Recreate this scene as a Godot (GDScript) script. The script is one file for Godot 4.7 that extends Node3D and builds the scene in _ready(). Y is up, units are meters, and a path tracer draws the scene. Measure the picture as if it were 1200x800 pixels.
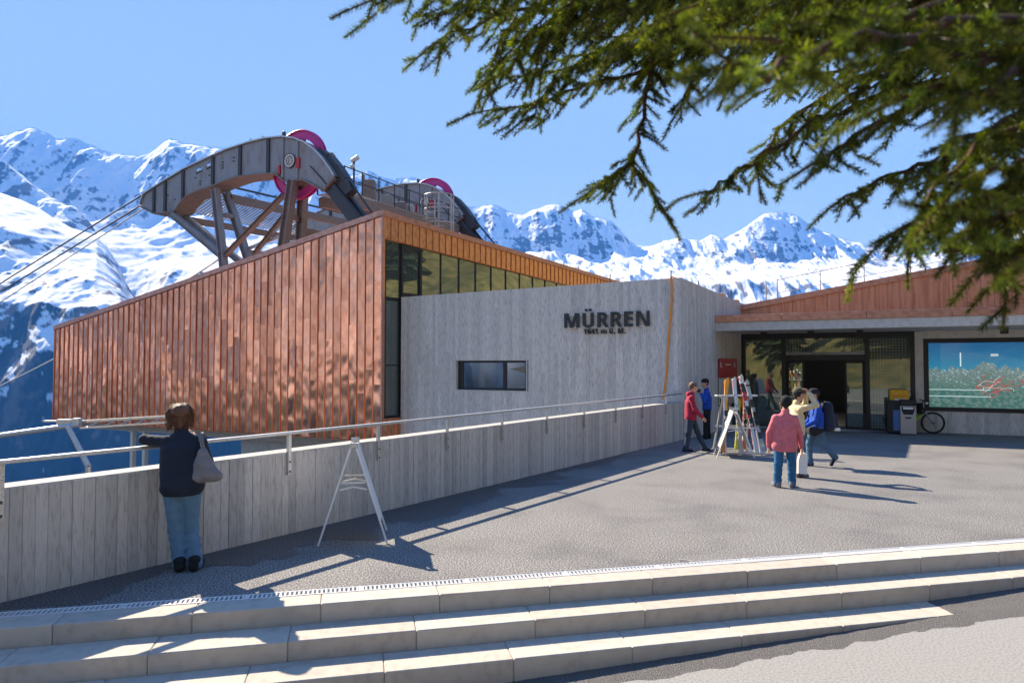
extends Node3D
# A cable-car station clad in copper and board-marked concrete above a deep alpine valley. Units are metres, y is up, the view is along -z.

const FACADE := -0.4702      # turn of the walls that face the plaza (local x runs right, local z towards the viewer)
const ALONG := 0.9620        # turn of the parapet and of the walls parallel to it
const STEPS := 0.2280        # turn of the steps
const EYE := Vector3(0, 2.1, 0)

var taken := {}
var M := {}
var rng := RandomNumberGenerator.new()


class Builder:
	var v := PackedVector3Array()
	var n := PackedVector3Array()
	var uv := PackedVector2Array()
	var c := PackedColorArray()
	var ix := PackedInt32Array()
	var tone := Color.WHITE
	var shift := Vector2.ZERO

	func corner(p: Vector3, nn: Vector3) -> int:
		v.append(p)
		n.append(nn)
		var a := nn.abs()
		if a.y > a.x and a.y > a.z:
			uv.append(Vector2(p.x, p.z) + shift)
		elif a.x > a.z:
			uv.append(Vector2(p.z, p.y) + shift)
		else:
			uv.append(Vector2(p.x, p.y) + shift)
		c.append(tone)
		return v.size() - 1

	func tri(a: Vector3, b: Vector3, d: Vector3) -> void:   # counter-clockwise seen from outside
		var nn := (b - a).cross(d - a).normalized()
		var i := corner(a, nn)
		corner(b, nn)
		corner(d, nn)
		ix.append_array([i, i + 2, i + 1])

	func quad(a: Vector3, b: Vector3, d: Vector3, e: Vector3) -> void:
		var nn := (d - a).cross(e - b).normalized()
		var i := corner(a, nn)
		corner(b, nn)
		corner(d, nn)
		corner(e, nn)
		ix.append_array([i, i + 2, i + 1, i, i + 3, i + 2])

	func box(lo: Vector3, hi: Vector3, ch := 0.0, xf := Transform3D()) -> void:
		var s := (hi - lo) / 2.0
		var m := (hi + lo) / 2.0
		ch = minf(ch, minf(s.x, minf(s.y, s.z)) * 0.9)
		var ax := [Vector3(1, 0, 0), Vector3(0, 1, 0), Vector3(0, 0, 1)]
		for k in 3:
			var a: Vector3 = ax[k]
			var b: Vector3 = ax[(k + 1) % 3]
			var d: Vector3 = ax[(k + 2) % 3]
			for sg in [1.0, -1.0]:
				var o: Vector3 = m + a * (s[k] * sg)
				var p: Vector3 = b * (s[(k + 1) % 3] - ch)
				var q: Vector3 = d * (s[(k + 2) % 3] - ch) * sg
				quad(xf * (o - p - q), xf * (o + p - q), xf * (o + p + q), xf * (o - p + q))
		if ch <= 0.0:
			return
		for k in 3:
			var a: Vector3 = ax[k]
			var b: Vector3 = ax[(k + 1) % 3]
			var d: Vector3 = ax[(k + 2) % 3]
			for sb in [1.0, -1.0]:
				for sd in [1.0, -1.0]:
					var l: Vector3 = a * (s[k] - ch)
					var e1: Vector3 = m + b * (s[(k + 1) % 3] * sb) + d * ((s[(k + 2) % 3] - ch) * sd)
					var e2: Vector3 = m + b * ((s[(k + 1) % 3] - ch) * sb) + d * (s[(k + 2) % 3] * sd)
					if sb * sd > 0:
						quad(xf * (e1 - l), xf * (e1 + l), xf * (e2 + l), xf * (e2 - l))
					else:
						quad(xf * (e1 + l), xf * (e1 - l), xf * (e2 - l), xf * (e2 + l))
		for sx in [1.0, -1.0]:
			for sy in [1.0, -1.0]:
				for sz in [1.0, -1.0]:
					var g := Vector3(s.x * sx, s.y * sy, s.z * sz)
					var px := m + g - Vector3(0, sy, sz) * ch
					var py := m + g - Vector3(sx, 0, sz) * ch
					var pz := m + g - Vector3(sx, sy, 0) * ch
					if sx * sy * sz > 0:
						tri(xf * px, xf * py, xf * pz)
					else:
						tri(xf * px, xf * pz, xf * py)

	func bar(a: Vector3, b: Vector3, w: float, h: float, ch := 0.0, up := Vector3.UP) -> void:   # a box-section bar from a to b
		var z := (b - a).normalized()
		if absf(z.dot(up)) > 0.98:
			up = Vector3(1, 0, 0)
		var x := up.cross(z).normalized()
		var y := z.cross(x)
		var xf := Transform3D(Basis(x, y, z), a)
		box(Vector3(-w / 2, -h / 2, 0), Vector3(w / 2, h / 2, a.distance_to(b)), ch, xf)

	func tube(pts: PackedVector3Array, radii: PackedFloat32Array, sides := 8, caps := true) -> void:
		var base := v.size()
		var x := Vector3.ZERO
		var run := 0.0
		for i in pts.size():
			var t := (pts[mini(i + 1, pts.size() - 1)] - pts[maxi(i - 1, 0)]).normalized()
			if i == 0:
				x = t.cross(Vector3.UP if absf(t.y) < 0.9 else Vector3.RIGHT).normalized()
			else:
				x = (x - t * x.dot(t)).normalized()
				run += pts[i].distance_to(pts[i - 1])
			var y := t.cross(x)
			var r: float = radii[mini(i, radii.size() - 1)]
			for k in sides + 1:
				var ang := TAU * k / sides
				var d := x * cos(ang) + y * sin(ang)
				v.append(pts[i] + d * r)
				n.append(d)
				uv.append(Vector2(float(k) / sides * TAU * r, run) + shift)
				c.append(tone)
		for i in pts.size() - 1:
			for k in sides:
				var a := base + i * (sides + 1) + k
				var b := a + sides + 1
				ix.append_array([a, b, a + 1, a + 1, b, b + 1])
		if caps:
			for e in [0, pts.size() - 1]:
				var t: Vector3 = (pts[1] - pts[0]).normalized() * -1.0 if e == 0 else (pts[e] - pts[e - 1]).normalized()
				var i0 := corner(pts[e], t)
				for k in sides + 1:
					corner(v[base + e * (sides + 1) + k], t)
				for k in sides:
					if e == 0:
						ix.append_array([i0, i0 + 1 + k, i0 + 2 + k])
					else:
						ix.append_array([i0, i0 + 2 + k, i0 + 1 + k])

	func rod(a: Vector3, b: Vector3, r: float, sides := 8) -> void:
		tube(PackedVector3Array([a, b]), PackedFloat32Array([r]), sides)

	func ring(o: Vector3, axis: Vector3, r: float, rr: float, sides := 32, thick := 8) -> void:   # a torus
		var x := axis.cross(Vector3.UP if absf(axis.y) < 0.9 else Vector3.RIGHT).normalized()
		var y := axis.cross(x).normalized()
		var pts := PackedVector3Array()
		for k in sides + 1:
			var a := TAU * k / sides
			pts.append(o + (x * cos(a) + y * sin(a)) * r)
		tube(pts, PackedFloat32Array([rr]), thick, false)

	func prism(poly: PackedVector2Array, z0: float, z1: float) -> void:   # an outline in x and y, counter-clockwise, with thickness along z
		var t := Geometry2D.triangulate_polygon(poly)
		if Geometry2D.is_polygon_clockwise(poly):
			poly.reverse()
			t = Geometry2D.triangulate_polygon(poly)
		for i in range(0, t.size(), 3):
			var a := poly[t[i]]
			var b := poly[t[i + 1]]
			var d := poly[t[i + 2]]
			if (b - a).cross(d - a) < 0:
				var sw := b
				b = d
				d = sw
			tri(Vector3(a.x, a.y, z1), Vector3(b.x, b.y, z1), Vector3(d.x, d.y, z1))
			tri(Vector3(a.x, a.y, z0), Vector3(d.x, d.y, z0), Vector3(b.x, b.y, z0))
		for i in poly.size():
			var a := poly[i]
			var b := poly[(i + 1) % poly.size()]
			quad(Vector3(a.x, a.y, z0), Vector3(b.x, b.y, z0), Vector3(b.x, b.y, z1), Vector3(a.x, a.y, z1))

	func disc(o: Vector3, axis: Vector3, r: float, depth: float, sides := 20, r2 := -1.0) -> void:
		var r1 := r if r2 < 0 else r2
		tube(PackedVector3Array([o, o + axis * depth]), PackedFloat32Array([r, r1]), sides)

	func mesh() -> ArrayMesh:
		var a := []
		a.resize(Mesh.ARRAY_MAX)
		a[Mesh.ARRAY_VERTEX] = v
		a[Mesh.ARRAY_NORMAL] = n
		a[Mesh.ARRAY_TEX_UV] = uv
		a[Mesh.ARRAY_COLOR] = c
		a[Mesh.ARRAY_INDEX] = ix
		var m := ArrayMesh.new()
		m.add_surface_from_arrays(Mesh.PRIMITIVE_TRIANGLES, a)
		return m


func numbered(parent: Node, called: String) -> String:
	var key := "%d/%s" % [parent.get_instance_id(), called]
	taken[key] = taken.get(key, -1) + 1
	return called if taken[key] == 0 else "%s_%03d" % [called, taken[key]]


func tag(o: Node, label := "", category := "", group := "", kind := "") -> void:
	if label:
		o.set_meta("label", label)
	if category:
		o.set_meta("category", category)
	if group:
		o.set_meta("group", group)
	if kind:
		o.set_meta("kind", kind)


func thing(called: String, label: String, category: String, at := Vector3.ZERO, turn := 0.0, group := "") -> Node3D:
	var o := Node3D.new()
	o.name = numbered(self, called)
	add_child(o, true)
	o.position = at
	o.rotation.y = turn
	tag(o, label, category, group)
	return o


func put(parent: Node, called: String, mesh: Mesh, mat: Material) -> MeshInstance3D:
	var o := MeshInstance3D.new()
	o.name = numbered(parent, called)
	o.mesh = mesh
	o.material_override = mat
	parent.add_child(o, true)
	return o


func part(parent: Node, called: String, b: Builder, mat: Material, kind := "") -> MeshInstance3D:
	var o := put(parent, called, b.mesh(), mat)
	if kind:
		o.set_meta("kind", kind)
	return o


func solo(called: String, b: Builder, mat: Material, label: String, category: String, at := Vector3.ZERO, turn := 0.0, group := "") -> MeshInstance3D:
	var o := put(self, called, b.mesh(), mat)
	o.position = at
	o.rotation.y = turn
	tag(o, label, category, group)
	return o


func structure(called: String, b: Builder, mat: Material, label := "") -> MeshInstance3D:
	var o := put(self, called, b.mesh(), mat)
	tag(o, label, "", "", "structure")
	return o


func copy(o: Node3D, label: String, at: Vector3, turn := 0.0) -> Node3D:
	var r: Node3D = o.duplicate()
	r.name = numbered(self, String(o.name))
	add_child(r, true)
	r.position = at
	r.rotation.y = turn
	r.set_meta("label", label)
	return r


func noise(freq: float, octaves := 4, s := 1, kind := FastNoiseLite.TYPE_SIMPLEX_SMOOTH, ridged := false) -> FastNoiseLite:
	var f := FastNoiseLite.new()
	f.noise_type = kind
	f.frequency = freq
	f.seed = s
	f.fractal_octaves = octaves
	f.fractal_type = FastNoiseLite.FRACTAL_RIDGED if ridged else FastNoiseLite.FRACTAL_FBM
	return f


func noise_map(size: int, freq: float, octaves: int, s: int, colors: Array, normal := 0.0, stretch := 1.0, points := []) -> NoiseTexture2D:
	var t := NoiseTexture2D.new()
	t.width = size
	t.height = maxi(8, int(size * stretch))
	t.seamless = true
	t.seamless_blend_skirt = 0.15
	t.noise = noise(freq, octaves, s)
	if normal > 0.0:
		t.as_normal_map = true
		t.bump_strength = normal
	elif colors.size():
		var g := Gradient.new()
		var off := PackedFloat32Array()
		var cc := PackedColorArray()
		for i in colors.size():
			off.append(points[i] if points.size() else float(i) / (colors.size() - 1))
			cc.append(colors[i].linear_to_srgb())
		g.offsets = off
		g.colors = cc
		t.color_ramp = g
	return t


func mat(called: String, linear_color: Color, rough := 0.8, metal := 0.0) -> StandardMaterial3D:
	var m := StandardMaterial3D.new()
	m.resource_name = called
	var s := linear_color.linear_to_srgb()
	s.a = linear_color.a
	m.albedo_color = s
	m.roughness = rough
	m.metallic = metal
	M[called] = m
	return m


func textured(m: StandardMaterial3D, albedo: Texture2D, scale: Vector3, world := false) -> StandardMaterial3D:
	m.albedo_texture = albedo
	m.uv1_scale = scale
	if world:
		m.uv1_triplanar = true
		m.uv1_world_triplanar = true
	return m


func bump(m: StandardMaterial3D, t: Texture2D, cm: float) -> StandardMaterial3D:
	m.heightmap_enabled = true
	m.heightmap_texture = t
	m.heightmap_scale = cm
	return m


# A smooth surface round a set of tapered capsules [a, b, radius at a, radius at b], as surface nets, added to a builder.
func net(b: Builder, caps: Array, blend: float, cell: float) -> void:
	var lo := Vector3(1e9, 1e9, 1e9)
	var hi := -lo
	for q in caps:
		var r: float = maxf(q[2], q[3])
		for p in [q[0], q[1]]:
			lo = lo.min(p - Vector3.ONE * r)
			hi = hi.max(p + Vector3.ONE * r)
	var pad := cell * 2.0 + blend * 0.5
	lo -= Vector3.ONE * pad
	hi += Vector3.ONE * pad
	var nx := int((hi.x - lo.x) / cell) + 2
	var ny := int((hi.y - lo.y) / cell) + 2
	var nz := int((hi.z - lo.z) / cell) + 2
	var sx := 1
	var sy := nx
	var sz := nx * ny
	var f := PackedFloat32Array()
	f.resize(nx * ny * nz)
	f.fill(1e3)
	for q in caps:
		var a: Vector3 = q[0]
		var e: Vector3 = q[1]
		var ra: float = q[2]
		var rb: float = q[3]
		var ba := e - a
		var len2 := maxf(ba.length_squared(), 1e-9)
		var r := maxf(ra, rb) + blend + cell * 2.0
		var l: Vector3 = ((a.min(e) - Vector3.ONE * r - lo) / cell).max(Vector3.ZERO)
		var h: Vector3 = ((a.max(e) + Vector3.ONE * r - lo) / cell).min(Vector3(nx - 1, ny - 1, nz - 1))
		for k in range(int(l.z), int(h.z) + 1):
			for j in range(int(l.y), int(h.y) + 1):
				var at := k * sz + j * sy
				for i in range(int(l.x), int(h.x) + 1):
					var pa := lo + Vector3(i, j, k) * cell - a
					var t := clampf(pa.dot(ba) / len2, 0.0, 1.0)
					var d := (pa - ba * t).length() - lerpf(ra, rb, t)
					var o := f[at + i]
					var w := absf(o - d)
					if w < blend:
						w = (blend - w) / blend
						f[at + i] = minf(o, d) - w * w * blend * 0.25
					elif d < o:
						f[at + i] = d
	var where := PackedInt32Array()
	where.resize(nx * ny * nz)
	where.fill(-1)
	var first := b.v.size()
	var offs := PackedInt32Array([0, sx, sy, sx + sy, sz, sx + sz, sy + sz, sx + sy + sz])
	for k in nz - 1:
		for j in ny - 1:
			var at := k * sz + j * sy
			for i in nx - 1:
				var g := at + i
				var neg := 0
				for o in offs:
					if f[g + o] < 0.0:
						neg += 1
				if neg == 0 or neg == 8:
					continue
				var sum := Vector3.ZERO
				var cnt := 0
				for e in 12:
					var p0: int = [0, 2, 4, 6, 0, 1, 4, 5, 0, 1, 2, 3][e]
					var p1: int = [1, 3, 5, 7, 2, 3, 6, 7, 4, 5, 6, 7][e]
					var d0 := f[g + offs[p0]]
					var d1 := f[g + offs[p1]]
					if (d0 < 0.0) != (d1 < 0.0):
						var t := d0 / (d0 - d1)
						var c0 := Vector3(p0 & 1, (p0 >> 1) & 1, p0 >> 2)
						var c1 := Vector3(p1 & 1, (p1 >> 1) & 1, p1 >> 2)
						sum += c0.lerp(c1, t)
						cnt += 1
				where[g] = b.v.size()
				var pos := lo + (Vector3(i, j, k) + sum / cnt) * cell
				b.v.append(pos)
				b.n.append(Vector3.ZERO)
				b.uv.append(Vector2(pos.x + pos.z, pos.y))
				b.c.append(b.tone)
	for k in range(1, nz - 1):
		for j in range(1, ny - 1):
			var at := k * sz + j * sy
			for i in range(1, nx - 1):
				var g := at + i
				var neg := f[g] < 0.0
				for ax in 3:
					var st: int = [sx, sy, sz][ax]
					if (f[g + st] < 0.0) == neg:
						continue
					var u: int = [sy, sz, sx][ax]
					var w: int = [sz, sx, sy][ax]
					var a := where[g]
					var p := where[g - u]
					var q := where[g - u - w]
					var s := where[g - w]
					if a < 0 or p < 0 or q < 0 or s < 0:
						continue
					var nn := (b.v[q] - b.v[a]).cross(b.v[s] - b.v[p])
					var flip := nn[ax] < 0.0
					if not neg:
						flip = not flip
					if flip:
						nn = -nn
					for z in [a, p, q, s]:
						b.n[z] += nn
					if flip:
						b.ix.append_array([a, p, q, a, q, s])
					else:
						b.ix.append_array([a, q, p, a, s, q])
	for i in range(first, b.v.size()):
		b.n[i] = b.n[i].normalized()


func _ready() -> void:
	rng.seed = 11
	view_and_light()
	materials()
	ground()
	mountains()
	meadow()
	stairs()
	parapet()
	concrete_wing()
	copper_hall()
	entrance_building()
	tramway()
	street_things()
	ski_rack()
	people()
	spruce()


func view_and_light() -> void:
	var cam := Camera3D.new()
	cam.name = "camera"
	add_child(cam)
	cam.position = EYE
	cam.rotation.x = 0.03124
	cam.fov = 53.13
	cam.near = 0.05
	cam.far = 60000.0
	var lens := CameraAttributesPhysical.new()
	lens.frustum_focal_length = 24.0
	lens.frustum_focus_distance = 14.0
	lens.exposure_aperture = 3.8
	lens.frustum_near = 0.05
	lens.frustum_far = 60000.0
	cam.attributes = lens
	cam.current = true
	var sky := ProceduralSkyMaterial.new()
	sky.sky_top_color = Color(0.20, 0.345, 0.56)
	sky.sky_horizon_color = Color(0.55, 0.625, 0.66)
	sky.sky_curve = 0.5
	sky.sky_energy_multiplier = 1.0
	sky.ground_bottom_color = Color(0.2, 0.22, 0.25)
	sky.ground_horizon_color = Color(0.4, 0.48, 0.56)
	sky.sun_angle_max = 45.0
	sky.sun_curve = 0.09
	var s := Sky.new()
	s.sky_material = sky
	var e := Environment.new()
	e.background_mode = Environment.BG_SKY
	e.sky = s
	e.tonemap_mode = Environment.TONE_MAPPER_LINEAR
	e.tonemap_exposure = 3.0
	e.sdfgi_enabled = true
	e.ssao_enabled = true
	e.ssil_enabled = true
	e.fog_enabled = true
	e.fog_density = 0.000075
	e.fog_light_color = Color(0.27, 0.59, 1.0)
	var w := WorldEnvironment.new()
	w.name = "environment"
	w.environment = e
	add_child(w)
	var sun := DirectionalLight3D.new()
	sun.name = "sun"
	sun.light_energy = 1.6
	sun.light_angular_distance = 0.5
	sun.light_color = Color(1.0, 0.938, 0.84)
	sun.shadow_enabled = true
	add_child(sun)
	sun.look_at_from_position(Vector3.ZERO, Vector3(0.567, -0.629, 0.530))


func materials() -> void:
	var g := func(x: float) -> Color: return Color(x, x, x)
	# Asphalt: crushed stone in a grey binder, with broad worn patches.
	var grain := noise_map(1024, 0.09, 5, 3, [Color(0.05, 0.05, 0.05), Color(0.155, 0.152, 0.15), Color(0.24, 0.23, 0.218), Color(0.56, 0.54, 0.51)], 0.0, 1.0, [0.25, 0.44, 0.58, 0.85])
	var patches := noise_map(512, 0.012, 5, 8, [Color(0.72, 0.72, 0.74), Color(0.94, 0.935, 0.925), Color(1.0, 1.0, 1.0)], 0.0, 1.0, [0.12, 0.48, 0.8])
	var relief := noise_map(1024, 0.11, 3, 4, [g.call(0.0), g.call(1.0)])
	var a := textured(mat("asphalt", Color(0.84, 0.84, 0.85), 0.92), grain, Vector3.ONE * 0.45, true)
	a.detail_enabled = true
	a.detail_blend_mode = BaseMaterial3D.BLEND_MODE_MUL
	a.detail_uv_layer = BaseMaterial3D.DETAIL_UV_2
	a.uv2_scale = Vector3.ONE * 0.11
	a.uv2_triplanar = true
	a.uv2_world_triplanar = true
	a.detail_albedo = patches
	bump(a, relief, 0.11)
	var damp_shade := textured(mat("damp_shade_asphalt", Color(0.36, 0.36, 0.38), 0.6), grain, Vector3.ONE * 0.45, true)  # the darkened colour carries the wall's shade as well as moisture
	bump(damp_shade, relief, 0.2)
	var verge := textured(mat("coarse_asphalt", Color(0.62, 0.61, 0.62), 0.95), grain, Vector3.ONE * 0.8, true)
	bump(verge, relief, 1.5)
	var fine := noise_map(1024, 0.10, 5, 5, [Color(0.17, 0.166, 0.16), Color(0.235, 0.23, 0.222), Color(0.285, 0.278, 0.268)], 0.0, 1.0, [0.2, 0.5, 0.85])
	var road := textured(mat("road_surface", Color(1.05, 1.05, 1.05), 0.9), fine, Vector3.ONE * 0.35, true)
	bump(road, relief, 0.08)
	# Concrete: cloudy grey with fine pores; the boards differ in tone.
	var cloudy := noise_map(1024, 0.006, 6, 21, [Color(0.82, 0.81, 0.80), Color(0.95, 0.945, 0.94), Color(1.0, 1.0, 1.0)], 0.0, 1.0, [0.1, 0.45, 0.85])
	var streak := noise_map(512, 0.02, 5, 23, [Color(0.66, 0.65, 0.64), Color(0.9, 0.89, 0.88), Color(1, 1, 1)], 0.0, 1.0, [0.12, 0.5, 0.8])
	var wood_relief := noise_map(512, 0.06, 4, 24, [g.call(0.0), g.call(1.0)])
	var boards := noise_map(1024, 0.012, 7, 29, [Color(0.66, 0.65, 0.64), Color(0.92, 0.915, 0.91), Color(1, 1, 1)], 0.0, 1.0, [0.1, 0.42, 0.8])
	var wall_streak := noise_map(1024, 0.016, 7, 27, [Color(0.44, 0.43, 0.425), Color(0.80, 0.79, 0.78), Color(0.97, 0.965, 0.955), Color(1, 1, 1)], 0.0, 1.0, [0.12, 0.34, 0.52, 0.8])
	var tones := [Color(0.60, 0.55, 0.50), Color(0.55, 0.505, 0.455), Color(0.64, 0.59, 0.53), Color(0.49, 0.45, 0.41), Color(0.58, 0.525, 0.47)]
	for i in 5:
		var b := textured(mat("board_concrete_%d" % i, tones[i], 0.85), boards, Vector3(2.2, 0.38, 1.0))
		b.uv1_offset = Vector3(i * 0.37, i * 0.21, 0)
		bump(b, relief, 0.04)
	var wall := textured(mat("wall_concrete", Color(0.78, 0.74, 0.715), 0.85), wall_streak, Vector3(2.4, 0.2, 1.0))
	wall.vertex_color_use_as_albedo = true
	bump(wall, wood_relief, 0.35)
	var plain := textured(mat("concrete", Color(0.40, 0.385, 0.355), 0.85), cloudy, Vector3.ONE * 0.5)
	bump(plain, relief, 0.15)
	var canopy := textured(mat("canopy_concrete", Color(0.60, 0.57, 0.53), 0.85), cloudy, Vector3(0.7, 0.5, 1))
	var step_tones := [Color(0.47, 0.42, 0.355), Color(0.50, 0.45, 0.385), Color(0.445, 0.395, 0.335), Color(0.49, 0.43, 0.36)]
	for i in 4:
		var b := textured(mat("step_concrete_%d" % i, step_tones[i], 0.85), cloudy, Vector3.ONE * (0.9 + 0.1 * i))
		bump(b, relief, 0.08)
		b.uv1_offset = Vector3(i * 0.3, i * 0.17, 0)
	# Copper: rolled sheet that is just beginning to brown, a little dented between its fixings.
	var dents := noise_map(512, 0.0085, 2, 31, [], 9.0)
	var blot := noise_map(512, 0.012, 5, 33, [Color(0.78, 0.70, 0.68), Color(0.94, 0.91, 0.90), Color(1, 1, 1)], 0.0, 1.0, [0.2, 0.5, 0.8])
	var coppers := [Color(0.80, 0.41, 0.265), Color(0.74, 0.37, 0.235), Color(0.84, 0.45, 0.30), Color(0.78, 0.40, 0.255), Color(0.69, 0.34, 0.215)]
	for i in 5:
		var cu := textured(mat("copper_%d" % i, coppers[i], 0.15 + 0.022 * i, 0.97), blot, Vector3(0.35, 0.22, 1.0))
		cu.uv1_offset = Vector3(i * 0.21, i * 0.33, 0)
		cu.normal_enabled = true
		cu.normal_texture = dents
		cu.normal_scale = 0.24
		# the dents repeat over about two metres
	var edge := mat("copper_edge", Color(0.72, 0.30, 0.16), 0.38, 0.92)
	edge.normal_enabled = false
	var brown := textured(mat("copper_brown", Color(0.62, 0.32, 0.21), 0.48, 0.75), blot, Vector3(1.3, 0.1, 1.0))
	brown.normal_enabled = true
	brown.normal_texture = dents
	brown.normal_scale = 0.25
	var flash := textured(mat("copper_flashing", Color(0.58, 0.32, 0.25), 0.42, 0.9), blot, Vector3(0.6, 0.8, 1.0))
	flash.normal_enabled = true
	flash.normal_texture = dents
	flash.normal_scale = 0.12
	var bright := textured(mat("copper_bright", Color(0.80, 0.42, 0.24), 0.34, 0.95), blot, Vector3(0.9, 0.5, 1.0))
	bright.normal_enabled = true
	bright.normal_texture = dents
	bright.normal_scale = 0.12
	# Metals and paints
	var wear := noise_map(512, 0.03, 5, 41, [Color(0.55, 0.55, 0.56), Color(0.9, 0.9, 0.9), Color(1, 1, 1)], 0.0, 1.0, [0.2, 0.45, 0.75])
	textured(mat("galvanised", Color(0.58, 0.59, 0.60), 0.42, 0.75), wear, Vector3.ONE * 3.0)
	var rust := noise_map(512, 0.012, 5, 43, [Color(0.86, 0.74, 0.66), Color(0.95, 0.93, 0.92), Color(1, 1, 1)], 0.0, 1.0, [0.18, 0.42, 0.7])
	textured(mat("painted_steel", Color(0.30, 0.315, 0.345), 0.55, 0.15), rust, Vector3(0.35, 0.12, 1))
	textured(mat("brown_steel", Color(0.26, 0.225, 0.205), 0.65, 0.15), rust, Vector3.ONE * 0.7)
	textured(mat("primer_steel", Color(0.27, 0.235, 0.235), 0.65, 0.15), rust, Vector3.ONE * 0.7)
	mat("dark_steel", Color(0.055, 0.06, 0.07), 0.5, 0.3)
	mat("cable_steel", Color(0.07, 0.075, 0.08), 0.5, 0.5)
	mat("white_cable", Color(0.62, 0.64, 0.66), 0.4, 0.4)
	mat("magenta_paint", Color(0.58, 0.025, 0.26), 0.4)
	mat("zinc", Color(0.66, 0.66, 0.66), 0.45, 0.25)
	mat("red_paint", Color(0.50, 0.015, 0.03), 0.4)
	mat("white_paint", Color(0.78, 0.78, 0.76), 0.45)
	mat("cream_paint", Color(0.62, 0.58, 0.5), 0.5)
	mat("anthracite", Color(0.018, 0.019, 0.021), 0.45, 0.2)
	mat("letter_black", Color(0.012, 0.02, 0.028), 0.4)
	mat("black", Color(0.012, 0.012, 0.013), 0.6)
	mat("rubber", Color(0.018, 0.018, 0.018), 0.8)
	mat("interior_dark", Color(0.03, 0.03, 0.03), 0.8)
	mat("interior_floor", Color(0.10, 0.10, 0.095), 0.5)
	mat("oak", Color(0.36, 0.25, 0.12), 0.6)
	mat("yellow_paint", Color(0.80, 0.42, 0.01), 0.4)
	mat("blue_paint", Color(0.07, 0.16, 0.36), 0.45)
	mat("green_cabinet", Color(0.012, 0.045, 0.040), 0.4)
	mat("orange_plastic", Color(0.80, 0.20, 0.02), 0.5)
	mat("hose_orange", Color(0.82, 0.30, 0.03), 0.55)
	mat("bin_steel", Color(0.47, 0.43, 0.40), 0.45, 0.5)
	mat("lime_paint", Color(0.30, 0.55, 0.03), 0.4)
	mat("pale_green", Color(0.30, 0.42, 0.36), 0.4)
	mat("aluminium", Color(0.68, 0.68, 0.67), 0.38, 0.55)
	var strip := mat("light_strip", Color(0.8, 0.8, 0.8), 0.5)
	strip.emission_enabled = true
	strip.emission = Color(1.0, 0.97, 0.9)
	strip.emission_energy_multiplier = 0.55
	# Coated glass reflects a third of what falls on it; clear glass only a little.
	var coated := mat("coated_glass", Color(0.30, 0.34, 0.28, 0.5), 0.015, 0.75)
	coated.transparency = BaseMaterial3D.TRANSPARENCY_ALPHA
	var dim := mat("dark_glass", Color(0.16, 0.19, 0.22, 0.4), 0.012, 0.6)
	dim.transparency = BaseMaterial3D.TRANSPARENCY_ALPHA
	var clear := mat("door_glass", Color(0.25, 0.29, 0.26, 0.34), 0.01, 0.55)
	clear.transparency = BaseMaterial3D.TRANSPARENCY_ALPHA
	var pane := mat("clear_glass", Color(0.9, 0.95, 0.93, 0.06), 0.01)
	pane.transparency = BaseMaterial3D.TRANSPARENCY_ALPHA
	pane.metallic_specular = 0.35
	# Cloth and skin
	var weave := noise_map(256, 0.22, 2, 51, [g.call(0.0), g.call(1.0)])
	var folds := noise_map(256, 0.02, 4, 52, [Color(0.82, 0.82, 0.83), Color(1, 1, 1)], 0.0, 1.0, [0.25, 0.7])
	var cloths := {
		"navy_cloth": Color(0.012, 0.016, 0.030), "denim": Color(0.075, 0.15, 0.24), "light_denim": Color(0.11, 0.22, 0.33), "dark_denim": Color(0.025, 0.045, 0.075),
		"pink_cloth": Color(0.62, 0.16, 0.19), "beige_cloth": Color(0.66, 0.55, 0.32), "blue_cloth": Color(0.01, 0.07, 0.42), "red_cloth": Color(0.34, 0.012, 0.045),
		"brown_cloth": Color(0.06, 0.045, 0.04), "black_cloth": Color(0.010, 0.010, 0.012), "olive_cloth": Color(0.10, 0.095, 0.04), "grey_cloth": Color(0.20, 0.185, 0.19), "teal_denim": Color(0.02, 0.12, 0.26),
		"dark_blue_cloth": Color(0.018, 0.022, 0.045),
	}
	for k in cloths:
		var m := textured(mat(k, cloths[k], 0.9), folds, Vector3.ONE * 1.6, true)
		m.uv1_triplanar_sharpness = 2.0
		m.rim_enabled = true
		m.rim = 0.25
		m.rim_tint = 0.6
		bump(m, folds, 2.0)
	var skin := mat("skin", Color(0.52, 0.29, 0.20), 0.55)
	skin.subsurf_scatter_enabled = true
	skin.subsurf_scatter_strength = 0.1
	var hair_tone := noise_map(256, 0.09, 3, 55, [Color(0.35, 0.3, 0.28), Color(1, 1, 1)], 0.0, 1.0, [0.3, 0.7])
	for q in [["brown_hair", Color(0.23, 0.095, 0.032)], ["fair_hair", Color(0.25, 0.15, 0.075)], ["black_hair", Color(0.012, 0.01, 0.009)]]:
		bump(textured(mat(q[0], q[1], 0.45), hair_tone, Vector3(9, 2.5, 9), true), hair_tone, 1.5)
	var snow := mat("mountain", Color(1, 1, 1), 0.85)
	snow.vertex_color_use_as_albedo = true
	var grass := textured(mat("meadow", Color(1, 1, 1), 0.95), noise_map(512, 0.02, 5, 61, [Color(0.08, 0.085, 0.025), Color(0.185, 0.155, 0.05), Color(0.29, 0.21, 0.085)], 0.0, 1.0, [0.25, 0.5, 0.8]), Vector3.ONE * 0.05, true)
	grass.uv1_triplanar_sharpness = 2.0
	var needles := mat("needles", Color(1, 1, 1), 0.5)
	needles.vertex_color_use_as_albedo = true
	needles.backlight_enabled = true
	needles.backlight = Color(0.75, 0.8, 0.3)
	var bark := textured(mat("bark", Color(0.12, 0.062, 0.036), 0.9), streak, Vector3(6, 3, 1))
	bump(bark, wood_relief, 0.8)


func plaza_height(z: float) -> float:   # the forecourt falls very slightly towards the buildings
	return 0.0055 * (z + 6.5)


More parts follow.
